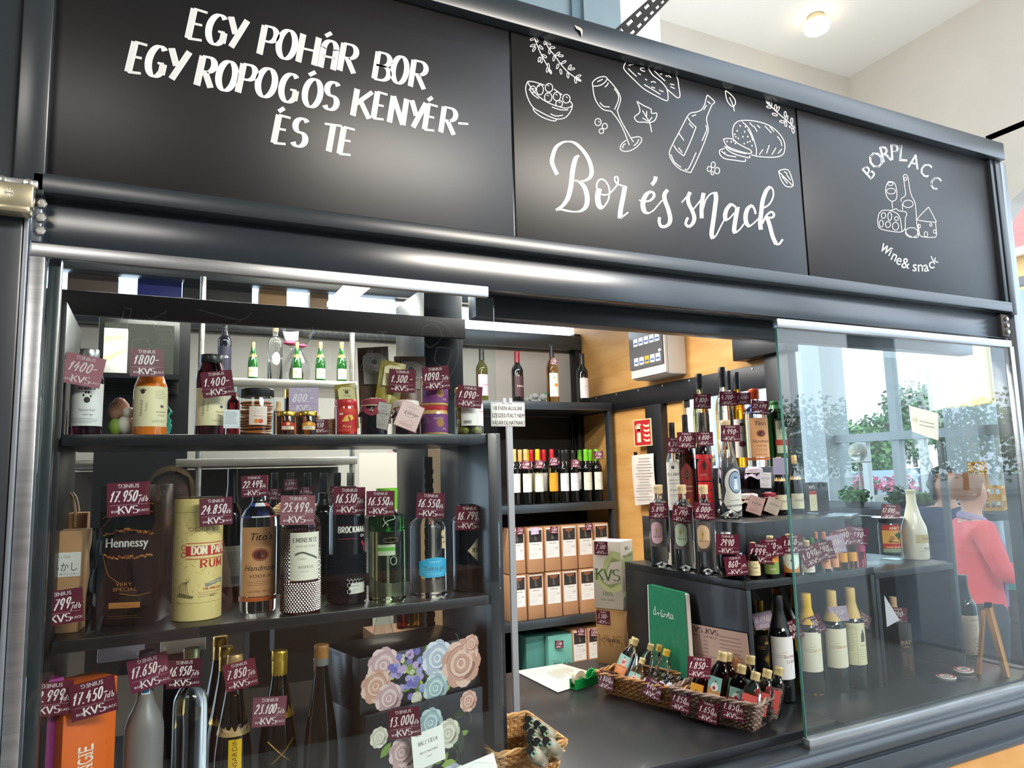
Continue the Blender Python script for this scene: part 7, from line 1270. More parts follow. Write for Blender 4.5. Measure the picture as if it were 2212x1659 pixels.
# sparkling minis and dark box right of the jars
for i, (px, pt) in enumerate(((1690, 988), (1724, 984))):
    b = bottle(['small sparkling wine with gold foil beside the jam jars', 'small sparkling wine with gold foil beside the dark carton'][i], px, 1112-i*2, pt, 30, Z2, 'champ', DARKG, (.58, 1.05, ORF), [(.08, .34, 60, 'D9D2B4', lambda a, w, h, xo: a.t('PEZSGŐ', 0, 0, 9, '3A3A2A', bold=.3))], y=.47, face=-25, name='sparkling_wine', group='small sparkling wines on the middle step')
    a = Art(); a.p([(-13, 6), (13, 6), (10, -8), (0, -14), (-10, -8)], '4A3E2E' if i == 0 else 'C9BC98'); a.place('neck_seal', b['o'], oncyl(b['r']*.7, b['h']*.58), 4)
lc = thing('price_tag', 'blank lilac card on the first small sparkling wine', 'price tag', P(1686, 1007, .43), (0, rad(2), rad(-35))); MB().box(-.026, 0, -.03, .026, .0006, .03, M('A49AB8', .5)).obj('card', lc)
c0, c1_ = G(1793, 1108, Z2), G(1736, 1112, Z2)
cube('spirits_carton', 'black carton with red-edged cream label behind the sparkling wines', 'box', (P(1793, 1108, .45).x, .45, 0), (P(1740, 1108, .46).x, .46, 0), .06, Z2, P(1770, 1042, .46).z, M('17161C', .4), arts=[('f', lambda a, w, h: (a.r(-w*.3, -h*.45, w*.0, h*.1, 'CFC6A4'), a.r(-w*.3, h*.1, w*.0, h*.22, 'A8301E'), a.o(-w*.15, -h*.15, 8, 12, 1.2, '7A7A50'), a.kvs(-w*.16, h*.3, 11, 'D8C8C8')))])
# lower bay: wines on the counter in front of the unit
def lab_sun(a, W2, H, xo):
    g = 'B98E3E'; a.e(10, -H*.02, 8, 8, g)
    for i in range(14): an = i*.449; a.p([(10+9*cos(an-.12), -H*.02+9*sin(an-.12)), (10+13*cos(an), -H*.02+13*sin(an)), (10+9*cos(an+.12), -H*.02+9*sin(an+.12))], g)
    for q in (18, 23, 28): a.o(24, -H*.02, q*.6, q, 1.3, g, 24)
    a.p([(2, H*.3), (18, H*.3), (14, H*.36), (6, H*.36)], g); a.s([(10, H*.36), (10, H*.46)], .8, g); textlines(a, -24, 6, H*.24, 2, 6, 1.2, g, .1); a.t('2019', 8, -H*.44, 5, g)
def lab_wine(nm, c1, c2='8A7A6A', sub=None):
    def f(a, W2, H, xo): textlines(a, -30, 0, H*.06, 2, 6, 1., '6A6460', .1); a.s([(-16, H*.12), (-2, H*.14), (2, H*.17)], 1.2, 'C9A05A'); a.t(nm, 18, H*.0, 12, c1, bold=.4); a.s([(14, -H*.04), (17, -H*.14), (13, -H*.22), (16, -H*.3)], .6, c2); sub and a.t(sub, 18, -H*.12, 12, c1, bold=.4)
    return f
def lab_old(a, W2, H, xo): a.o(0, 0, 1, 1, .1, 'E2DAB8'); textlines(a, -44, -12, H*.42, 16, 5, .9, '7A745E', .25); a.r(-8, -H*.46, -7.4, H*.46, '6A644E'); a.r(36, -H*.46, 36.6, H*.46, '6A644E'); a.p([(6, H*.05), (20, H*.05), (22, H*.2), (14, H*.36), (6, H*.2)], '3A3A34'); a.t('FALIS', 14, -H*.06, 9, '5A5444'); textlines(a, -2, 30, -H*.14, 5, 7, .9, '7A745E', .3)
low = [(1653, 1482, 1296, 41, 'bord', gl('6A5A1E'), (.66, 1.08, M('B08A3A', .35, metal=.4)), (.05, .60, 74, '1A1916', lab_sun), 'dark-gold wine with black sunburst label', -35, 'b'),
       (1695, 1520, 1284, 57, 'bord', DARKG, (.70, 1.1, M('17171A', .4)), (.22, .62, 92, 'E3DFDD', lab_wine('Szt.Mihály', 'A06478', sub='CUVÉE')), 'red wine with black cap and white label at the glass edge', -22, 'c'),
       (1756, 1506, 1280, 57, 'bord', PALEY, (.70, 1.1, M('E0B010', .35)), (.24, .63, 92, 'E4DCC8', lab_wine('JÁZMIN', 'C9A83A')), 'white wine with yellow cap and cream label', -22, 'd'),
       (1811, 1496, 1274, 57, 'bord', DARKG, (.70, 1.1, M('D2B06A', .4)), (.24, .63, 92, 'E4DBC4', lab_wine('CIRFANDLI', 'C98E4A')), 'red wine with beige cap and cream label', -22, 'e'),
       (1853, 1490, 1268, 54, 'bord', DARKG, (.70, 1.1, M('D2B06A', .4)), (.24, .66, 98, 'DDD6B0', lab_old), 'red wine with beige cap and printed two-part label', -22, 'f')]
pos = {}
for px, pb, pt, w, kd, gm, cp, lb, nm, fc, k in low: pos[k] = bottle(nm, px, pb, pt, w, ZC, kd, gm, cp, [lb], face=fc, n=30)
for px, pt, w, cm, gm, nm, y in ((1629, 1272, 26, M('1E2434', .35), DARKG, 'navy-capped wine behind the sunburst-labelled one', .62), (1687, 1270, 42, M('C9A82E', .35), PALEY, 'white wine with mustard cap behind the black-capped one', .5), (1728, 1262, 40, M('C9A070', .4), OLIVE, 'beige-capped wine behind the yellow-capped one', .5), (1776, 1256, 42, M('BFA05A', .4), OLIVE, 'gold-capped wine behind the beige-capped ones', .5)): bottle(nm, px, 1440, pt, w, ZC, 'bord', gm, (.72, 1.1, cm), [(.2, .5, 70, 'D9B22A' if w > 30 else '8A8A80', None)], y=y, n=18)
for px, py, pr, on, k, rl, c, s in ((1649, 1340, '6.190/db', 'on the sunburst-labelled wine', 'b', -12, 'B9A6C4', .98), (1708, 1362, '3.300-', 'on the black-capped wine at the glass edge', 'c', -22, MAR, 1.0), (1757, 1351, '3.680-', 'on the yellow-capped white wine at the glass', 'd', -22, MAR, .98), (1812, 1326, '3.950-', 'on the beige-capped cream-label wine', 'e', -8, 'B9A6C4', .85), (1864, 1338, '3.150-', 'hanging on the two-part label wine', 'f', 26, '7A4654', .75)): tag(px, py, pr, on, pos[k]['c'].y-.028, s, rl, yaw=-8 if k != 'f' else -38, col=c)
bp = thing('clip_folder', 'grey printed sheets standing at the back of the lower bay', 'paper', (1.9, .9, .931)); MB().box(0, 0, 0, .3, .004, .3, M('B7B4A8', .7)).obj('sheet', bp); MB().box(.13, -.006, 0, .2, -.001, .3, M('5F6A66', .6)).obj('divider', bp); MB().box(.2, -.008, 0, .206, 0, .3, M('8A1E3A', .5)).obj('spine', bp)
tw2 = tagp(MB().tube([P(1690, 1270, .45), P(1700, 1300, .43), P(1716, 1338, .40)], .006, M('9AA0A6', .3, metal=.3), 8).obj('glass_rod'), 'grey plastic strip leaning behind the black-capped wine', 'strip')
# far-right unit goods
def lab_hanky(a, W2, H, xo): a.r(-W2/2, H*.3, W2/2, H*.5, 'B9322A'); a.t("ANKY'S", 0, H*.33, 14, 'EBD9B0', bold=.8); a.r(-W2/2, -H*.3, W2/2, H*.3, 'D9A24E'); a.r(-W2/2, -H*.36, W2/2, -H*.18, 'B9322A'); a.t('MADE IN IRELAND', 0, -H*.34, 9, 'EBD9B0', bold=.5); a.r(-W2/2, -H*.5, W2/2, -H*.36, '8FA48A'); a.p([(-8, H*.14), (14, H*.24), (30, H*.06), (10, -H*.06)], '3A5A44'); a.e(-16, H*.02, 9, 8, 'B0743A'); a.s([(-30, -H*.08), (-6, -H*.13), (20, -H*.1), (36, H*.1)], 2.5, '2A2420'); a.e(-22, -H*.1, 6, 5, '7A4A2A')
hk = bottle('squat clear gin jar with orange picture label', 1925, 1210, 1120, 50, ZU2, 'jar', JARG, (.9, 1.08, M('1A1A1C', .3)), [(.18, .86, 100, None, lab_hanky)], face=-12, name='gin_jar', cat='bottle', n=30, capname='lid'); tag(1924, 1106, '12.090-/db', 'standing over the orange picture label jar', hk['c'].y-.03, 1.0, 6, yaw=-8, col='7A4654')
pd = tagp(MB().lathe([(.0001, 0), (.05, .001), (.056, .005), (.052, .006), (.0001, .003)], M('C9CCD2', .3), 28).obj('saucer', loc=(hk['c'].x, hk['c'].y, ZU2+hk['h']+.001)), 'pale saucer on top of the orange picture label jar', 'saucer')
zb = bottle('white cream-liqueur bottle with long conical neck', 1980, 1210, 1058, 62, ZU2, 'cone', M('D8D3C2', .12, coat=.4), (.95, 1.1, M('B9B49A', .3)), [(.24, .36, 60, 'B9A46A', lambda a, w, h, xo: a.t('ZONI', 6, -4, 11, '3A3222', bold=.5)), (.08, .22, 70, None, lambda a, w, h, xo: (a.t('Bianco', 10, 0, 12, '5A5A64', shear=.4), a.s([(-24, -8), (10, -4), (34, 2)], .8, '5A5A64')))], face=-10, name='liqueur_bottle', n=30)
a = Art(); [a.e(rnd.uniform(-5, 5), rnd.uniform(-26, 26), 1.6, 1.6, '5F7A62', 6) for _ in range(26)]; a.place('neck_pattern', zb['o'], lambda x, y, o: ((.021-y/1000*.18+o)*sin(.5+x/1000/.02), -(.021-y/1000*.18+o)*cos(.5+x/1000/.02), zb['h']*.66+y/1000), 4)
ex_ = bottle('glass flask of brandy with cork stopper and red card on the counter', 1942, 1450, 1288, 40, ZC, 'shoulder', gl('C98A5A'), (.82, 1.2, M('C9A486', .7)), [], face=-12, name='brandy_flask'); tag(1938, 1330, '8.990-', 'on the corked brandy flask', ex_['c'].y-.04, 1.0, 0, yaw=-8, col='6A2A34')
def art_exr(a, w, h): a.t('exr', 0, h*.1, 28, 'C9A888', bold=.4); a.t('winery', 0, h*.04, 8, 'B99878'); textlines(a, -w*.35, w*.0, -h*.06, 9, 5, .9, '8A7A6A', .2); [a.s([(w*.08+rnd.uniform(-4, 4), -h*.1-i*5), (w*.3, -h*.12-i*5)], 1.4, '9A5226') for i in range(10)]
cx_ = XP(1975, 1460, 2.52); cube('brandy_carton', 'dark copper-printed carton beside the brandy flask', 'box', G(1978, 1460, ZC), G(1950, 1462, ZC), .06, ZC, P(1968, 1345, G(1968, 1461, ZC).y).z, M('33261F', .35), arts=[('f', art_exr)])
cube('wine_carton', 'dark carton with script lettering under the 4.800 card', 'box', G(2030, 1410, ZC), G(1999, 1412, ZC), .06, ZC, P(2015, 1342, G(2015, 1411, ZC).y).z, M('2A2A2E', .4), arts=[('f', lambda a, w, h: (a.t('Lilla', 0, h*.15, 18, 'D9D0C0', shear=.3, bold=.4), textlines(a, -w*.2, w*.3, -h*.1, 3, 16, .9, '7A7A78', .3)))])
bottle('dark small bottle on the script-lettered carton', 2014, 1340, 1285, 24, P(2015, 1342, G(2015, 1411, ZC).y).z+.001, 'spirit', DARKG, (.8, 1.2, CK), y=G(2015, 1411, ZC).y+.03, name='small_bottle'); tag(2012, 1302, '4.800-', 'over the script-lettered carton', G(2015, 1411, ZC).y-.01, .85, 3, yaw=-8, col='5A3A40')
bk2 = bottle('black wine bottle with cream label at the far right of the counter', 2096, 1424, 1240, 54, ZC, 'bord', DARKG, (.72, 1.1, M('121214', .3)), [(.05, .52, 90, 'C9B4A4', lambda a, w, h, xo: (a.t('VINEA', 0, h*.36, 10, '6A3A34'), a.o(0, -h*.15, 9, 9, 1.4, '4A4440'), a.o(0, -h*.34, 9, 9, 1.4, '4A4440'), textlines(a, -20, 20, h*.25, 3, 8, .8)))], face=-15)
for px, pb, nm in ((1903, 1440, 'white folded card against the far-right unit'),):
    t = thing('folded_card', nm, 'card', P(1913, 1320, .15), (0, 0, rad(-20))); MB().add([(-.0, 0, .05), (.045, 0, -.03), (0, 0, -.05)] + [(-.0, .001, .05), (.045, .001, -.03), (0, .001, -.05)], [(0, 1, 2), (5, 4, 3), (0, 3, 4, 1), (1, 4, 5, 2), (2, 5, 3, 0)], M('C9C8D4', .6)).obj('card', t, smooth=False)
# A-frame board and the two 30 stickers
af = thing('a_frame_board', 'small wooden A-frame chalkboard seen from the side', 'board'); WD = M('C08A4E', .55, noise='A8743E', scale=(30, 30, 8)); z0 = ZC+.0005
A = G(2174, 1462, ZC); B2 = G(2114, 1456, ZC); T = P(2134, 1312, (A.y+B2.y)/2); wv = Vector((.085, .05, 0))
def leg4(p, q, w, d):
    mb = MB(); v = [x+Vector((a*w, b*d, 0)) for x in (p, q) for (a, b) in ((-.5, -.5), (.5, -.5), (.5, .5), (-.5, .5))]; return mb.add(v, [(3, 2, 1, 0), (4, 5, 6, 7), (0, 1, 5, 4), (1, 2, 6, 5), (2, 3, 7, 6), (3, 0, 4, 7)], WD)
for p in (A, A+wv): leg4(p, T+(p-A), .014, .018).obj('leg', af, smooth=False)
for p in (B2, B2+wv): leg4(p, T+(p-B2)+Vector((-.006, .012, -.012)), .010, .012).obj('leg', af, smooth=False)
mb = MB(); p0, p1 = A.lerp(T, .08), A.lerp(T, .95); nb = (T-A).cross(wv).normalized()*.003; mb.add([p+k for k in (nb, nb*-1) for p in (p0, p1, p1+wv, p0+wv)], [(0, 1, 2, 3), (7, 6, 5, 4), (0, 4, 5, 1), (1, 5, 6, 2), (2, 6, 7, 3), (3, 7, 4, 0)], M('4A4744', .6)); mb.obj('board', af, smooth=False)
leg4(T, T+wv, .018, .016).obj('top_bar', af, smooth=False)
for i, (px, py, nm) in enumerate(((2044, 1462, 'round red and white 30 sticker in front'), (2082, 1451, 'round red and white 30 sticker behind, partly on the other'))):
    c = G(px, py, ZC+.003); t = thing('round_sticker', nm, 'sticker', (c.x, c.y, ZC+.0008+i*.006), (rad(4*i), rad(-4*i), rad(-35)), 'round 30 stickers on the counter'); MB().lathe([(.028, 0), (.03, .001), (.03, .004), (.028, .005), (.0001, .005)], M('E4DEDA', .5), 28).obj('disc', t)
    a = Art(); a.o(0, 0, 24, 24, 7, 'B8242E', 28); a.t('30', 0, -8, 24, '1E1E20', bold=1.2); a.place('print', t, lambda x, y, o: (x/1000, y/1000, .0052+o), eps=.0002)
fb = thing('plastic_sleeve', 'clear plastic sleeve under the round stickers', 'film', G(2060, 1468, ZC+.0005), rad(-20)); MB().box(-.10, -.03, 0, .09, .04, .0006, FILM).obj('film', fb)

# ------------------------------------------------------------------ side wall fittings
fs = thing('fire_sign', 'red fire extinguisher sign on the black post', 'sign', (0, 0, 0)); xf2 = 2.70-.052; q = [XP(x, y, xf2) for x, y in ((1369, 909), (1407, 903), (1410, 961), (1374, 966))]; zc2 = (q[0].z+q[2].z)/2; yc = (q[0].y+q[1].y)/2; hh = (q[0].z-q[3].z)/2; ww = abs(q[0].y-q[1].y)/2
MB().box(xf2-.004, yc-ww, zc2-hh, xf2, yc+ww, zc2+hh, M('D8CF9C', .4)).obj('plate', fs); a = Art(); H, W2 = hh*1000, ww*1000; a.r(-W2*.9, -H*.93, W2*.9, H*.93, 'B01E26'); CRM = 'E4DDB0'
a.r(-W2*.62, -H*.7, -W2*.2, H*.3, CRM); a.e(-W2*.41, H*.3, W2*.21, W2*.2, CRM); a.r(-W2*.62, H*.02, -W2*.2, H*.16, 'B01E26'); a.r(-W2*.5, H*.4, -W2*.32, H*.62, CRM); a.s([(-W2*.7, H*.3), (-W2*.7, H*.5), (-W2*.4, H*.62), (-W2*.15, H*.58)], W2*.1, CRM)
for i in range(4): y0 = H*(.62-.36*i); a.p([(W2*.05, y0), (W2*.3, y0-H*.22), (W2*.8, y0-H*.22), (W2*.75, y0+H*.0), (W2*.6, y0-H*.1), (W2*.4, y0-H*.08)], CRM)
a.place('pictogram', fs, lambda x, y, o: (xf2-.0045-o, yc-x/1000, zc2+y/1000))
ns = thing('notice_sheet', 'printed white notice hanging below the fire sign', 'paper'); q = [XP(x, y, xf2-.006) for x, y in ((1365, 984), (1414, 979), (1420, 1087), (1371, 1092))]; mb = MB(); N = 6; v = []; f = []
for j in range(N+1):
    for i in range(5): p = q[0].lerp(q[1], i/4).lerp(q[3].lerp(q[2], i/4), j/N); v += [p+Vector((-.004*sin(j/N*pi*1.5)-.002*i, 0, 0)), p+Vector((-.004*sin(j/N*pi*1.5)-.002*i+.0006, 0, 0))]
for j in range(N):
    for i in range(4): k0 = (j*5+i)*2; f += [(k0, k0+2, k0+12, k0+10), (k0+11, k0+13, k0+3, k0+1)]
mb.add(v, f, M('D6CDC4', .7)); mb.obj('sheet', ns); a = Art()
for i in range(15): w2 = rnd.uniform(10, 20); yy = 990+i*6.4; a.tris([((1391-w2, yy+w2*.05), (1391+w2, yy-w2*.05), (1391+w2, yy+1.1-w2*.05)), ((1391-w2, yy+w2*.05), (1391+w2, yy+1.1-w2*.05), (1391-w2, yy+1.1+w2*.05))], '6A5F5A')
a.place('print', ns, lambda x, y, o: XP(x, y, xf2-.020)+Vector((-o, 0, 0)), step=.00001); MB().box(xf2-.006, q[0].y-.05, q[0].z-.015, xf2-.001, q[0].y-.02, q[0].z+.02, BLK).obj('tape', ns)
eb = thing('breaker_box', 'pale grey fuse box with smoked door on the plywood wall', 'fuse box'); xb = 2.55; yA, yB = XP(1437, 760, xb).y, XP(1360, 760, xb).y; zt6, zb6 = 2.56, XP(1400, 815, xb).z
EG = M('C9C6C0', .5); MB().box(xb+.02, yA, zb6, 2.70, yB, zt6, EG, .012).obj('housing', eb); MB().box(xb, yA+.004, zb6+.008, xb+.02, yB-.004, zt6, M('CFCCC6', .5), .006).obj('cover', eb)
zd = XP(1400, 793, xb).z; MB().box(xb-.012, yA+.012, zd, xb, yB-.012, zt6-.01, M('6F7072', .15, trans=.35), .004).obj('smoked_door', eb)
ws = (yB-yA)-.08
for j in range(2):
    for i in range(5):
        z7 = zd+.02+j*.115; MB().box(xb-.0135, yA+.03+i*ws/5, z7, xb-.0125, yA+.03+(i+.8)*ws/5, z7+.045, M(['D9DCE0', 'D9DCE0', 'C9A22E', 'D9DCE0', 'D9DCE0'][i] if j == 0 else 'CFD2D6', .4)).obj('breaker', eb); MB().box(xb-.0145, yA+.03+(i+.1)*ws/5, z7+.012, xb-.0135, yA+.03+(i+.7)*ws/5, z7+.022, M('2E5A9A', .4)).obj('switch', eb)
MB().box(xb-.02, yA+.02, zd+.07, xb-.012, yA+.036, zd+.086, M('E4E4E2', .3)).obj('door_latch', eb)
hg = MB().box(2.70-.012, 1.72, XP(1412, 880, 2.69).z-.03, 2.70-.002, 1.76, XP(1412, 880, 2.69).z+.02, M('3A3836', .4, metal=.5), .002); tagp(hg.obj('hinge_plate'), 'small dark hinge plate on the plywood edge', 'hinge')
# ------------------------------------------------------------------ neighbouring greengrocer stall seen through the open stall side
def at(px, py, x): return XP(px, py, x)
XS = 5.5
ta = thing('market_table', 'dark market table of the neighbouring greengrocer', 'table'); y0, y1 = at(2200, 1100, XS).y, at(1690, 1100, XS).y; zt = at(1900, 1092, XS).z
MB().box(XS-.45, y0-.1, zt-.05, XS+.5, y1, zt, M('2A2A2C', .6), .004).obj('table_top', ta)
for y in (y0+.1, (y0+y1)/2, y1-.1):
    for x in (XS-.4, XS+.44): MB().box(x-.03, y-.03, 0, x+.03, y+.03, zt-.05, M('2A2A2C', .6)).obj('leg', ta)
MB().box(XS-.42, y0, .3, XS-.40, y1-.1, zt-.06, M('232426', .7)).obj('front_panel', ta)
def crate(nm, c, w, d, h, mat, grp=None, rot=0.):
    t = thing('plastic_crate', nm, 'crate', c, rot, grp); MB().box(-w/2, -d/2, 0, w/2, d/2, .012, mat).obj('base', t, smooth=False)
    for sx, sy, L in ((0, -1, w), (0, 1, w), (-1, 0, d), (1, 0, d)):
        mb = MB(); n = int(L/.03)
        def bx(u0, u1, z0, z1):
            if sy: mb.box(u0, sy*d/2-.006, z0, u1, sy*d/2+.006, z1, mat)
            else: mb.box(sx*w/2-.006, u0, z0, sx*w/2+.006, u1, z1, mat)
        bx(-L/2, L/2, .0, h*.25); bx(-L/2, L/2, h*.78, h)
        for i in range(n+1): bx(-L/2+i*L/n-.005, -L/2+i*L/n+.005, h*.2, h*.8)
        mb.obj('slatted_side', t, smooth=False)
    return t
YC = M('D9A03A', .45); p1 = at(2138, 1126, 5.4)
crate('yellow slatted crate at the bottom of the pair on the greengrocer table', (5.4, p1.y, zt+.001), .25, .2, .085, YC, 'yellow crates', .4)
crate('yellow slatted crate on top of the other one', (5.4, p1.y, zt+.087), .25, .2, .085, YC, 'yellow crates', .4)
t = crate('yellow crate standing on end behind the red-jacketed woman', (5.65, at(2100, 1060, 5.65).y, zt+.19), .30, .2, .1, YC); t.rotation_euler = (rad(90), rad(90), .4)
bxp = thing('plastic_crate', 'black crate under the upright yellow crate', 'crate', (5.65, at(2100, 1060, 5.65).y, zt+.001)); MB().box(-.12, -.1, 0, .12, .1, .035, BLK, .003).obj('body', bxp)
t = crate('turquoise slatted crate low beside the greengrocer table', (4.8, at(2168, 1265, 4.8).y, at(2168, 1266, 4.8).z), .28, .2, .12, M('1FA88C', .45), None, .4)
cs = thing('crate_stack', 'dark stack of crates under the turquoise crate', 'crate', (4.8, t.location.y, 0), .4); MB().box(-.14, -.1, 0, .14, .1, t.location.z-.2, M('3A3236', .6), .004).box(-.14, -.1, t.location.z-.19, .14, .1, t.location.z-.002, M('4A3A42', .6), .004).obj('body', cs)
GRNS = [('3E5A34', '6E8A4A'), ('56704A', '34503A')]
for i, (px, py, s) in enumerate(((1988, 1085, .075), (2012, 1060, .08), (2034, 1085, .075), (1978, 1060, .07), (1962, 1090, .05))):
    c = at(px, py, 5.45); t = thing('squash', ['large green squash at the front of the heap', 'green squash on top of the heap', 'green squash at the heap end by the red jacket', 'green squash at the back of the heap', 'small green squash at the left of the heap'][i], 'vegetable', (c.x+(0, .09, 0, .12, -.1)[i], c.y, zt+s*.82+.001 if i != 1 else zt+.18), 0., 'green squashes on the greengrocer table')
    mb = MB(); N = 20; v = []; f = []
    for j in range(11):
        for k in range(N): th = pi*j/10; q = s*sin(th)*(1+.08*cos(k*2*pi/N*6)); v.append((q*cos(2*pi*k/N), q*sin(2*pi*k/N), -s*.8*cos(th)))
    for j in range(10):
        for k in range(N): f.append((j*N+k, j*N+(k+1) % N, (j+1)*N+(k+1) % N, (j+1)*N+k))
    mb.add(v, f, M('3F6038', .4, noise='6C8A50', scale=(30, 30, 6))); mb.obj('fruit', t); MB().lathe([(.006, s*.75), (.005, s*.95)], M('8A8A5A', .6), 6).obj('stem', t)
def leafy(nm, c, r, n, cols, name='leafy_greens'):
    t = thing(name, nm, 'plant', c); mb = MB()
    for i in range(n):
        d = Vector((rnd.gauss(0, 1), rnd.gauss(0, 1), abs(rnd.gauss(0, .9))+.1)).normalized()*r*rnd.uniform(.4, 1); s2 = Vector((rnd.gauss(0, 1), rnd.gauss(0, 1), rnd.gauss(0, 1))).normalized()*r*.14; u = d.cross(s2).normalized()*r*.12
        mb.add([d-s2, d-u, d+s2, d+u], [(0, 1, 2, 3)], M(rnd.choice(cols), .6))
    tagp(mb.obj('leaves', t, smooth=False), kind='stuff'); MB().lathe([(r*.5, -.04), (r*.6, .05)], M('3A3A3C', .6), 14).obj('pot', t); return t
c = at(1845, 1078, 5.2); leafy('bunch of curly parsley on the greengrocer table', (c.x, c.y, zt+.045), .14, 260, ['2F5A22', '3E7030', '4C8238'])
c = at(1945, 1085, 5.3); leafy('dark green bunch behind the white cream-liqueur bottle', (c.x, c.y, zt+.045), .13, 180, ['2A4A22', '3A5A30', '4A6A3A'])
sc = thing('shop_scale', 'dark shop scale with slanted display left of the parsley', 'scale', at(1800, 1116, 4.4), .5); MB().box(-.2, -.14, -.06, .2, .14, 0, M('2C2D30', .4), .006).obj('body', sc); MB().box(-.18, -.15, 0, .12, .02, .02, M('B9BDC2', .3, metal=.7), .003).obj('weighing_plate', sc); MB().box(-.1, -.16, -.05, .12, -.14, -.01, M('5A6A68', .3)).obj('display', sc)
MB().box(-.22, -.16, -sc.location.z, .22, .16, -.0605, M('1E1E20', .6)).obj('stand', sc)
ml = thing('glass_globe_lamp', 'clear glass globe lamp on a white base at the greengrocer stall', 'lamp', at(1856, 1000, 5.75)); MB().ball((0, 0, .10), .088, M('E9E6DC', .05, trans=.6), 20, 14).obj('globe', ml); MB().lathe([(.10, 0), (.105, .012), (.06, .02), (.0001, .02)], M('E9E8E4', .4), 24).obj('base', ml); MB().lathe([(.015, zt-ml.location.z), (.015, 0)], M('B9BBBD', .4), 10).obj('stand', ml)
ts = thing('taped_sheet', 'white sheet with faint grey print taped to the side glass', 'paper'); xs = 2.72; q = [XP(x, y, xs) for x, y in ((1963, 876), (2027, 893), (2027, 952), (1970, 932))]
mb = MB(); mb.add(q+[p+Vector((.0008, 0, 0)) for p in q], [(0, 1, 2, 3), (7, 6, 5, 4), (0, 4, 5, 1), (1, 5, 6, 2), (2, 6, 7, 3), (3, 7, 4, 0)], M('D9D6D2', .7)); mb.obj('sheet', ts, smooth=False)
a = Art(); [a.tris([((1986, y), (2018, y+7), (2018, y+9)), ((1986, y), (2018, y+9), (1986, y+2))], '9A9894') for y in (908, 916)]; a.e(1976, 905, 5, 9, 'C9B8A0'); a.place('print', ts, lambda x, y, o: XP(x, y, xs-.0006-o), step=.00001)
sg = bpy.data.objects.new('window_4', None); COL.objects.link(sg); sg['kind'] = 'structure'; sg['label'] = 'fixed side glass of the stall'; MB().box(2.725, .09, .93, 2.731, .95, 2.5, PANE).obj('glass_pane', sg, smooth=False); MB().box(2.71, .09, .90, 2.745, .95, .93, GREY).obj('bottom_rail', sg, smooth=False)

# ------------------------------------------------------------------ outside
struct('ground', MB().box(XW+.2, -60, -.12, 90, 60, -.02, PAVE), 'pale grey paved forecourt outside the hall')
LG = [('3E5E34', '4E7040', '5E8450', '2F4C2C'), ('4C7440', '6A9054', '3E6038', '82A862')]
def tree(nm, x, y, h, r, ci, n=2200):
    t = thing('tree', nm, 'tree', (x, y, -.02), rnd.random()*6, 'trees outside the hall windows'); mb = MB()
    for i in range(n):
        k = rnd.randrange(7); cc = Vector((r*.55*cos(k*.9), r*.55*sin(k*.9), h*.6+r*.35*sin(k*2.1))) if k else Vector((0, 0, h*.72))
        d = Vector((rnd.gauss(0, 1), rnd.gauss(0, 1), rnd.gauss(0, 1))).normalized()*r*.55*rnd.uniform(.55, 1.05); p = cc+d; s2 = Vector((rnd.gauss(0, 1), rnd.gauss(0, 1), rnd.gauss(0, 1))).normalized()*.13; u = d.cross(s2).normalized()*.10
        mb.add([p-s2, p-u, p+s2, p+u], [(0, 1, 2, 3)], M(rnd.choice(LG[ci]), .7))
    tagp(mb.obj('crown', t, smooth=False), kind='stuff'); MB().tube([(0, 0, 0), (.05, .03, h*.3), (0, 0, h*.7)], [.16, .12, .05], M('5A4A3C', .9), 8).obj('trunk', t)
tl = ['dense dark tree outside, {} from the corner pillar', 'lighter green tree outside, {} from the corner pillar']
ordn = ['first', 'second', 'third', 'fourth', 'fifth', 'sixth', 'seventh', 'eighth', 'ninth', 'tenth', 'eleventh', 'twelfth', 'thirteenth']
ti = 0
for (th, dd, h, r, ci) in ((46.5, 40, 5.2, 2.6, 0), (48.4, 40, 5.4, 2.4, 0), (50.4, 38, 4.4, 2.2, 1), (52.2, 40, 3.9, 2.2, 1), (53.8, 38, 4.6, 2.2, 0), (55.2, 42, 6.4, 2.4, 0), (57.1, 40, 6.4, 2.4, 0), (58.6, 42, 5.6, 2.4, 0), (59.9, 40, 5.0, 2.4, 1)):
    dd = (34, 42, 50)[ti % 3]; tree(tl[ci].format(ordn[ti]), dd*sin(rad(th)), dd*cos(rad(th))-1.48, (h-1.6)*dd/40+1.6, r*dd/60, ci); ti += 1
for i, (th, dd, h, r, ci) in enumerate(((47, 46, 5, 2.8, 0), (50.5, 44, 4.2, 2.6, 1), (54, 46, 5, 2.8, 0), (58, 44, 4.8, 2.6, 0), (62, 46, 4.5, 2.6, 1), (66, 44, 4.8, 2.8, 0))): dd = (40, 49)[i % 2]; tree('tree outside the hall, reflected in the right pane, ' + ordn[i] + ' in the row', dd*sin(rad(th)), -dd*cos(rad(th))+1.48, h, r, ci, 1500)
for i, (px, pt, x) in enumerate(((1712, 788, 19), (1820, 766, 22))):
    b0 = XP(px, 990, x); top = XP(px, pt, x).z; t = thing('street_lamp', ['thin street lamp near the stall post', 'street lamp with flat head in front of the trees'][i], 'street lamp', (b0.x, b0.y, -.02)); MB().lathe([(.09, 0), (.05, top)], M('8A96A0', .5), 10).obj('pole', t); MB().tube([(0, 0, top-.02), (-.3, .35, top+.02), (-.55, .6, top)], .04, M('7A868E', .5), 8).obj('arm', t); MB().box(-.75, .45, top-.06, -.4, .8, top+.03, M('6A767E', .5), .02).obj('head', t)
hs = thing('yellow_house', 'yellow house with red tiled roof outside the arched window', 'building'); hx, hy = 20., XP(2230, 600, 20).y; ze, zr_ = XP(2200, 545, 20).z, XP(2205, 490, 21.5).z
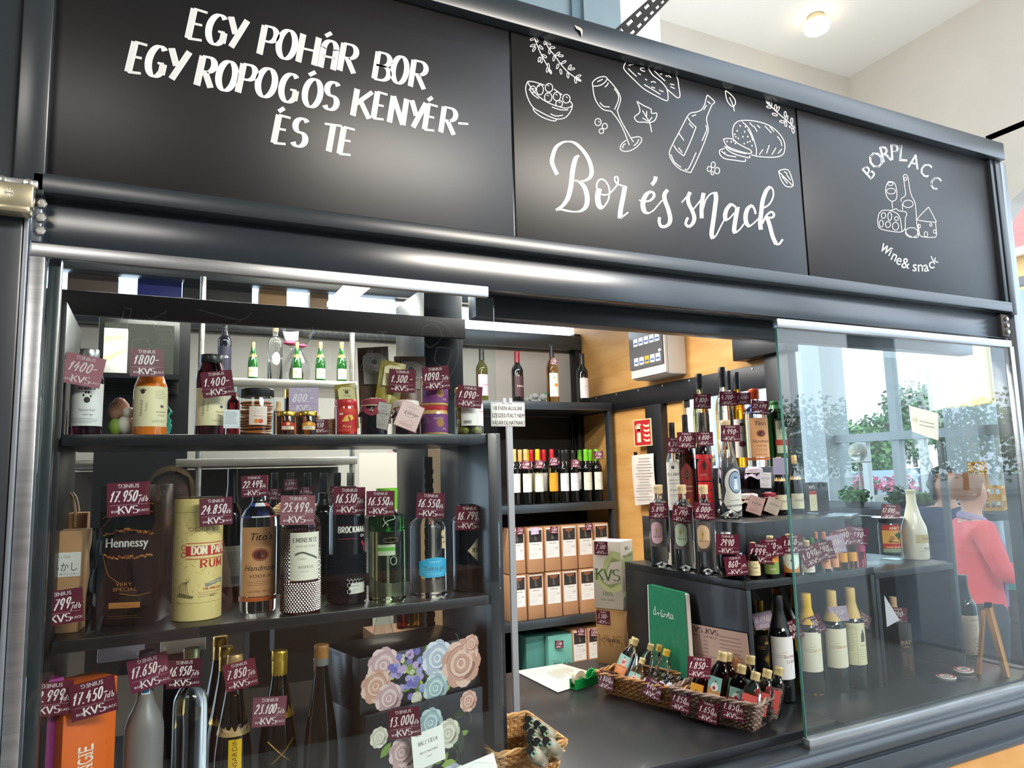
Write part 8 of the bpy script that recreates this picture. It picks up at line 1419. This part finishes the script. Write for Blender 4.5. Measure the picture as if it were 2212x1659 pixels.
MB().box(hx, hy-6, -.02, hx+6, hy+1.2, ze, M('E3B878', .8)).obj('wall', hs, smooth=False)
mb = MB(); mb.add([(hx-.4, hy-6.3, ze), (hx-.4, hy+1.5, ze), (hx+3, hy+1.5, zr_+1.2), (hx+3, hy-6.3, zr_+1.2), (hx+6.4, hy+1.5, ze), (hx+6.4, hy-6.3, ze)], [(0, 1, 2, 3), (3, 2, 4, 5), (0, 3, 5), (1, 4, 2)], M('B0685C', .8, noise='9C5A50', scale=(8, 1, 8))); mb.obj('roof', hs, smooth=False)
MB().box(hx-.5, hy-6.3, ze-.18, hx-.3, hy+1.5, ze, M('E9E6E0', .6)).obj('gutter', hs, smooth=False)
for k in range(3): MB().box(hx-.04, hy-.6-k*2, ze-2.6, hx+.02, hy+.4-k*2, ze-1.0, M('8FA0AE', .3)).obj('window', hs, smooth=False)
lb_ = thing('light_box', 'yellow and white light box hanging before the hall windows', 'sign'); A, C, B = XP(2146, 840, 5.55), XP(2046, 845, 5.6), XP(2008, 850, 5.85); zz0, zz1 = XP(2046, 880, 5.6).z, XP(2046, 757, 5.6).z; D = A+B-C
def wallq(p, q, mat, nm):
    n = Vector((q.y-p.y, -(q.x-p.x), 0)).normalized()*.02; mb = MB(); v = [Vector((u.x, u.y, z))+k for k in (Vector(), -n) for (u, z) in ((p, zz0), (q, zz0), (q, zz1), (p, zz1))]
    mb.add(v, [(0, 1, 2, 3), (7, 6, 5, 4), (0, 4, 5, 1), (1, 5, 6, 2), (2, 6, 7, 3), (3, 7, 4, 0)], mat).obj(nm, lb_, smooth=False)
wallq(C, A, M('F2DC96', .5, emit=.55), 'yellow_face'); wallq(B, C, M('E6EEF2', .5, emit=.35), 'white_face'); wallq(D, B, M('E6EEF2', .5), 'back_face'); wallq(A, D, M('F2DC96', .5), 'yellow_face')
MB().box(D.x-.02, D.y-.02, zz0+.2, XW, D.y+.02, zz0+.24, M('9A9A98', .4, metal=.5)).obj('wall_bracket', lb_)
def car(nm, c, rot, col):
    t = thing('parked_car', nm, 'car', c, rot, 'parked cars outside'); m = M(col, .25, coat=.5)
    pr = [(-2.1, .3), (2.1, .3), (2.15, .7), (1.5, .85), (.9, .95), (.4, 1.38), (-1.1, 1.42), (-1.75, .98), (-2.15, .9)]; MB().prism(pr, -.85, .85, m).obj('body', t, smooth=False)
    MB().prism([(.8, .97), (.36, 1.33), (-1.05, 1.36), (-1.6, .99)], -.87, .87, M('3A4850', .1)).obj('windows', t, smooth=False)
    for x in (-1.35, 1.35):
        for y in (-.8, .8): MB().lathe([(.32, -.09), (.32, .09)], M('1A1A1A', .7), 16, (x, y, .32), axis='y').obj('wheel', t)
for i, (px, x, col, nm) in enumerate(((1880, 22, '7A8896', 'blue-grey car parked outside beside the globe lamp'), (1930, 32, 'D9DCDE', 'white car parked outside left of the man in dark shirt'), (1965, 27, '2F3A48', 'dark car parked outside left of the man in dark shirt'), (2105, 24, '5A7A9A', 'blue car parked outside behind the upright yellow crate'), (2180, 28, 'C9CED2', 'silver car parked outside at the far right'), (1735, 24, 'E0E2E4', 'white van-like car parked outside near the first lamp'))): y = XP(px, 1000, x).y; car(nm, (x, y, -.02), 1.2+i*.12, col)
for i, (px, cols) in enumerate(((1872, ['C8304A', 'E0607A', '3E6A34']), (1940, ['D9688A', 'E08AA4', '4A7A3E']), (2172, ['C83A5A', 'E0708A', '4A7A3E']), (2204, ['D04A6A', 'E9C0C8', '4A7A3E']), (1545, ['C82A3A', 'E0B020', '3E6A34']))):
    p = XP(px, 1062, 7.6) if px != 1545 else XP(px, 1000, 7.3); leafy(['red flowers in a planter outside the window', 'pink flowers in a planter outside the window', 'crimson flowers outside at the far right', 'rose and cream flowers outside at the far right end', 'red and yellow flowers outside behind the slim bottles'][i], p, .22, 240, cols+cols[:2], 'flower_planter')
    MB().box(-.2, -.25, -p.z, .2, .25, -.04, M('B9B4AA', .8)).obj('planter', bpy.data.objects[[o.name for o in bpy.data.objects if o.name.startswith('flower_planter')][-1]])
mk = thing('barrier_stake', 'orange reflective stake outside at the far right', 'stake', XP(2187, 1105, 8.2)); MB().box(-.025, -.025, 0, .025, .025, .45, M('E0623A', .5)).box(-.05, -.12, -.0, .05, .12, .03, M('E0623A', .5)).obj('stake', mk); MB().box(-.02, -.02, -mk.location.z, .02, .02, 0, M('9A9A98', .6)).obj('foot', mk)

# ------------------------------------------------------------------ people
SKIN = M('C9957C', .55)
def skinmesh(chains, name, mat, parent, sub=2):
    """chains: lists of (x, y, z, r); first vertex of every later chain is welded when it repeats an earlier point"""
    v = []; r = []; e = []; idx = {}
    for ch in chains:
        pr = None
        for (x, y, z, q) in ch:
            k = (round(x, 4), round(y, 4), round(z, 4))
            if k not in idx: idx[k] = len(v); v.append((x, y, z)); r.append(q)
            if pr is not None: e.append((pr, idx[k]))
            pr = idx[k]
    me = bpy.data.meshes.new('tmp'); me.from_pydata(v, e, []); o = bpy.data.objects.new('tmp', me); COL.objects.link(o)
    o.modifiers.new('s', 'SKIN'); 
    for i, sv in enumerate(me.skin_vertices[0].data): sv.radius = (r[i], r[i]*(.8 if False else 1)); sv.use_root = (i == 0)
    ss = o.modifiers.new('b', 'SUBSURF'); ss.levels = sub; ss.render_levels = sub
    dg = bpy.context.evaluated_depsgraph_get(); m2 = bpy.data.meshes.new_from_object(o.evaluated_get(dg)); bpy.data.objects.remove(o)
    m2.materials.clear(); m2.materials.append(mat); m2.polygons.foreach_set('use_smooth', [True]*len(m2.polygons)); m2.name = name
    ob = bpy.data.objects.new(name, m2); COL.objects.link(ob); ob.parent = parent; return ob
def person(nm, loc, face, H, top, trousers, hair, hairlen, arms, skin=SKIN, topmat2=None):
    """faces local -y; arms: ((elbow, wrist) right, left) as offsets in units of height from the shoulder"""
    t = thing('person', nm, 'person', loc, face); h = H
    pel, chest, neck, head = (0, 0, .53*h), (0, .0, .72*h), (0, 0, .835*h), (0, -.012*h, .925*h); sh = [(s*.1*h, 0, .80*h) for s in (-1, 1)]
    jo = []
    for s, (el, wr) in zip((0, 1), arms): S0 = Vector(sh[s]); E0 = S0+Vector(el)*h; W0 = E0+Vector(wr)*h; jo.append((S0, E0, W0))
    ch = [[(*pel, .06*h), (0, 0, .62*h, .062*h), (*chest, .078*h), (0, 0, .80*h, .05*h), (*neck, .03*h), (0, -.006*h, .87*h, .032*h), (0, -.01*h, .90*h, .050*h), (*head, .052*h), (0, -.005*h, .955*h, .048*h), (0, 0, .98*h, .03*h)]]
    for s in (0, 1):
        sx = (-1, 1)[s]; S0, E0, W0 = jo[s]; d = (W0-E0).normalized(); hd = W0+d*.035*h
        ch.append([(0, 0, .80*h, .05*h), (*S0, .036*h), (*E0, .026*h), (*W0, .016*h), (*hd, .019*h), (*(W0+d*.055*h), .016*h)])
        ch.append([(*pel, .06*h), (sx*.052*h, 0, .46*h, .044*h), (sx*.055*h, -.004*h, .28*h, .03*h), (sx*.055*h, .006*h, .045*h, .022*h), (sx*.06*h, -.06*h, .02*h, .02*h)])
    body = skinmesh(ch, 'body', skin, t)
    fg = MB()
    for s in (0, 1):
        S0, E0, W0 = jo[s]; d = (W0-E0).normalized(); sd = d.cross(Vector((0, 0, 1))).normalized(); dn = sd.cross(d)
        for k, L in enumerate((.040, .046, .043, .034)): b0 = W0+d*.05*h+sd*(k-1.5)*.0085*h; fg.tube([b0, b0+d*L*.5*h, b0+d*L*.8*h+dn*.008*h, b0+d*L*.95*h+dn*.02*h], [.0052*h, .0048*h, .0044*h, .0036*h], skin, 7)
        b0 = W0+d*.015*h+sd*.017*h*(1 if s else -1); fg.tube([b0, b0+d*.02*h+sd*.014*h*(1 if s else -1), b0+d*.042*h+sd*.012*h*(1 if s else -1)+dn*.006*h], [.007*h, .0056*h, .0042*h], skin, 7)
    fg.obj('fingers', t)
    cl = [[(0, 0, .45*h, .095*h), (0, 0, .52*h, .092*h), (0, 0, .62*h, .078*h), (0, 0, .72*h, .087*h), (0, 0, .795*h, .058*h), (0, .004*h, .825*h, .037*h)]]
    for s in (0, 1): S0, E0, W0 = jo[s]; cl.append([(0, 0, .795*h, .058*h), (*S0, .044*h), (*E0, .033*h), (*(E0+(W0-E0)*.9), .024*h)])
    skinmesh(cl, 'jacket', top, t)
    tr_ = [[(0, 0, .58*h, .085*h), (0, 0, .51*h, .092*h)]]
    for sx in (-1, 1): tr_.append([(0, 0, .51*h, .092*h), (sx*.052*h, 0, .45*h, .07*h), (sx*.055*h, -.004*h, .28*h, .05*h), (sx*.055*h, .004*h, .05*h, .034*h)])
    skinmesh(tr_, 'trousers', trousers, t)
    for sx in (-1, 1): MB().ball((sx*.06*h, -.03*h, .018*h), .028*h, M('2A2624', .6), 12, 8, sy=2., sz=.7).obj('shoe', t)
    hb = MB(); N = 20; v = []; f = []
    for j in range(11):
        th = pi*.66*j/10
        for k in range(N):
            an = 2*pi*k/N; fr = max(0, -sin(an)); cut = .5-.28*fr; q = .062*h; zz = .935*h+q*1.08*cos(min(th, pi*cut+ (0 if fr > .35 else .5))); rr = q*sin(min(th, pi*cut+(0 if fr > .35 else .5)))
            v.append((rr*cos(an)*.95, rr*sin(an)*1.08-.002*h, zz-(hairlen*h*max(0, (j-7)/3) if fr < .35 else 0)))
    for j in range(10):
        for k in range(N): f.append((j*N+k, j*N+(k+1) % N, (j+1)*N+(k+1) % N, (j+1)*N+k))
    hb.add(v, f, hair); hb.obj('hair', t)
    fc = MB()
    for sx in (-1, 1): fc.ball((sx*.019*h, -.058*h, .932*h), .0065*h, M('E6E0D8', .3), 10, 6).ball((sx*.019*h, -.0625*h, .932*h), .003*h, M('2A2420', .3), 8, 5)
    fc.obj('eyes', t); MB().tube([(0, -.058*h, .935*h), (0, -.069*h, .918*h), (0, -.061*h, .912*h)], [.004*h, .0075*h, .006*h], skin, 8).obj('nose', t); MB().ball((0, -.058*h, .895*h), .012*h, M('A8605A', .5), 10, 6, sy=.4, sz=.3).obj('mouth', t)
    for sx in (-1, 1): MB().ball((sx*.053*h, -.002*h, .925*h), .012*h, skin, 8, 6, sx=.4).obj('ear', t)
    return t
pw = XP(2088, 1045, 5.0); fw = math.atan2(.75, .66)
person('person in a coral red jacket and lilac scarf, hands held together in front', (4.25, XP(2090, 1045, 4.25).y, 0), rad(50), 1.58, M('E0545A', .7), M('3A3A44', .8), M('8A5A3A', .6), .0, (((-.02, -.05, -.16), (.07, -.14, -.0)), ((.02, -.05, -.16), (-.07, -.14, -.0))))
wp = [o for o in bpy.data.objects if o.name.startswith('person')][-1]
scf = MB(); SCM = M('9A88B0', .85); scf.tube([(.075*cos(i*.524), .05*sin(i*.524)-.005, 1.315-.02*sin(i*.524)*-1) for i in range(12)], .026, SCM, 8, closed=True); scf.tube([(.0, -.075, 1.29), (.03, -.12, 1.18), (.035, -.14, 1.0), (.02, -.13, .82)], [.028, .034, .03, .026], SCM, 8); scf.tube([(-.02, -.075, 1.29), (-.035, -.12, 1.16), (-.03, -.14, .95)], [.026, .03, .026], SCM, 8); scf.obj('scarf', wp)
person('person with black hair in a navy jacket behind the red-jacketed one', (4.8, XP(2040, 1045, 4.8).y, 0), rad(-40), 1.62, M('23305A', .7), M('2A2A30', .8), M('17151A', .5), .05, (((-.03, .02, -.17), (0, -.05, -.15)), ((.03, .02, -.17), (0, -.05, -.15))))
person('person with grey hair in a dark shirt outside, one arm stretched forward', (12.4, XP(2002, 1010, 12.4).y, -.02), rad(60), 1.72, M('2E2A3A', .8), M('4A4A52', .8), M('A8A49E', .6), .0, (((-.06, -.1, -.06), (.0, -.14, -.02)), ((.03, .0, -.17), (0, -.08, -.12))), M('9A6A56', .6))
# two people before the stall, seen as faint reflections in the left pane
person('blond person in a dusty pink coat by the camera, reflected in the left pane', (.06, -2.15, 0), rad(180), 1.72, M('B98478', .8), M('3A3438', .8), M('C9A468', .55), .03, (((-.03, -.02, -.17), (.03, -.12, .04)), ((.03, -.02, -.17), (-.03, -.12, .04))))
person('dark-haired person in a brown coat by the camera, reflected in the left pane', (-.62, -2.3, 0), rad(180), 1.74, M('6A4A40', .8), M('3A3438', .8), M('4A3428', .55), .0, (((-.03, 0, -.18), (0, -.03, -.15)), ((.03, 0, -.18), (0, -.03, -.15))))

# ------------------------------------------------------------------ stall across the aisle, only seen as reflections
osn = thing('opposite_stall', 'stall across the aisle with dark chalk sign, faint in the left pane', 'stall', (0, -3.6, 0)); X0, X1 = P(60, 700, 3.6).x-.4, P(1010, 700, 3.6).x; za, zb_ = P(600, 855, 3.6).z, P(600, 640, 3.6).z
ob = MB().box(X0, 0, za, X1, -.04, zb_, M('1B1918', .6)).obj('sign_board', osn, smooth=False); MB().box(X0, -.05, .0, X1, .25, .98, M('8F6A55', .6, noise='825F4B', scale=(3, 3, 12))).obj('counter_front', osn, smooth=False); MB().box(X1-.08, -.04, .98, X1, .0, za, M('1B1918', .6)).obj('post', osn, smooth=False); MB().box(X0, -.04, .98, X0+.08, .0, za, M('1B1918', .6)).obj('post', osn, smooth=False)
a = Art(); c = P(752, 800, 3.6); a.t('MATTIA', 0, 0, 230, 'EFEDE8', bold=8); c2 = P(760, 735, 3.6); a.t('Tradicionális', (c.x-c2.x)*-1000*0, (c2.z-c.z)*1000, 120, 'EFEDE8', shear=.3)
a.place('lettering', ob, lambda x, y, o: (c.x-x/1000, .0005+o, c.z+y/1000)); a = Art(); W9 = 3.2; KC = 'CFCDC8'
f2 = lambda pts: [(x, y) for x, y in pts]
for st in ([(268, 670), (258, 700), (240, 715), (232, 740)], [(285, 668), (275, 705), (272, 730)], [(285, 668), (268, 664)], [(315, 680), (345, 705), (330, 690), (360, 672), (352, 680)], [(430, 668), (470, 680), (520, 690), (545, 675)], [(520, 690), (500, 705), (470, 730), (450, 745)], [(500, 700), (530, 710), (555, 720), (530, 735), (510, 745)], [(285, 735), (290, 765), (320, 760), (318, 732), (285, 735)], [(920, 690), (960, 700), (990, 740), (985, 790), (960, 830)], [(915, 705), (940, 700), (955, 725), (930, 750), (912, 730), (915, 705)], [(945, 750), (975, 755), (965, 790), (940, 780), (945, 750)]): a.s(st, W9*.7, KC)
for i in range(20): a.o(338+(i % 5)*8-(i//5)*-3, 706+(i//5)*11, 4.5, 5, 1.6, KC, 10)
def mir(x, y, o):
    p = P(x, y, 3.6); return (p.x, .0005+o, p.z)
a.place('drawing', ob, mir)
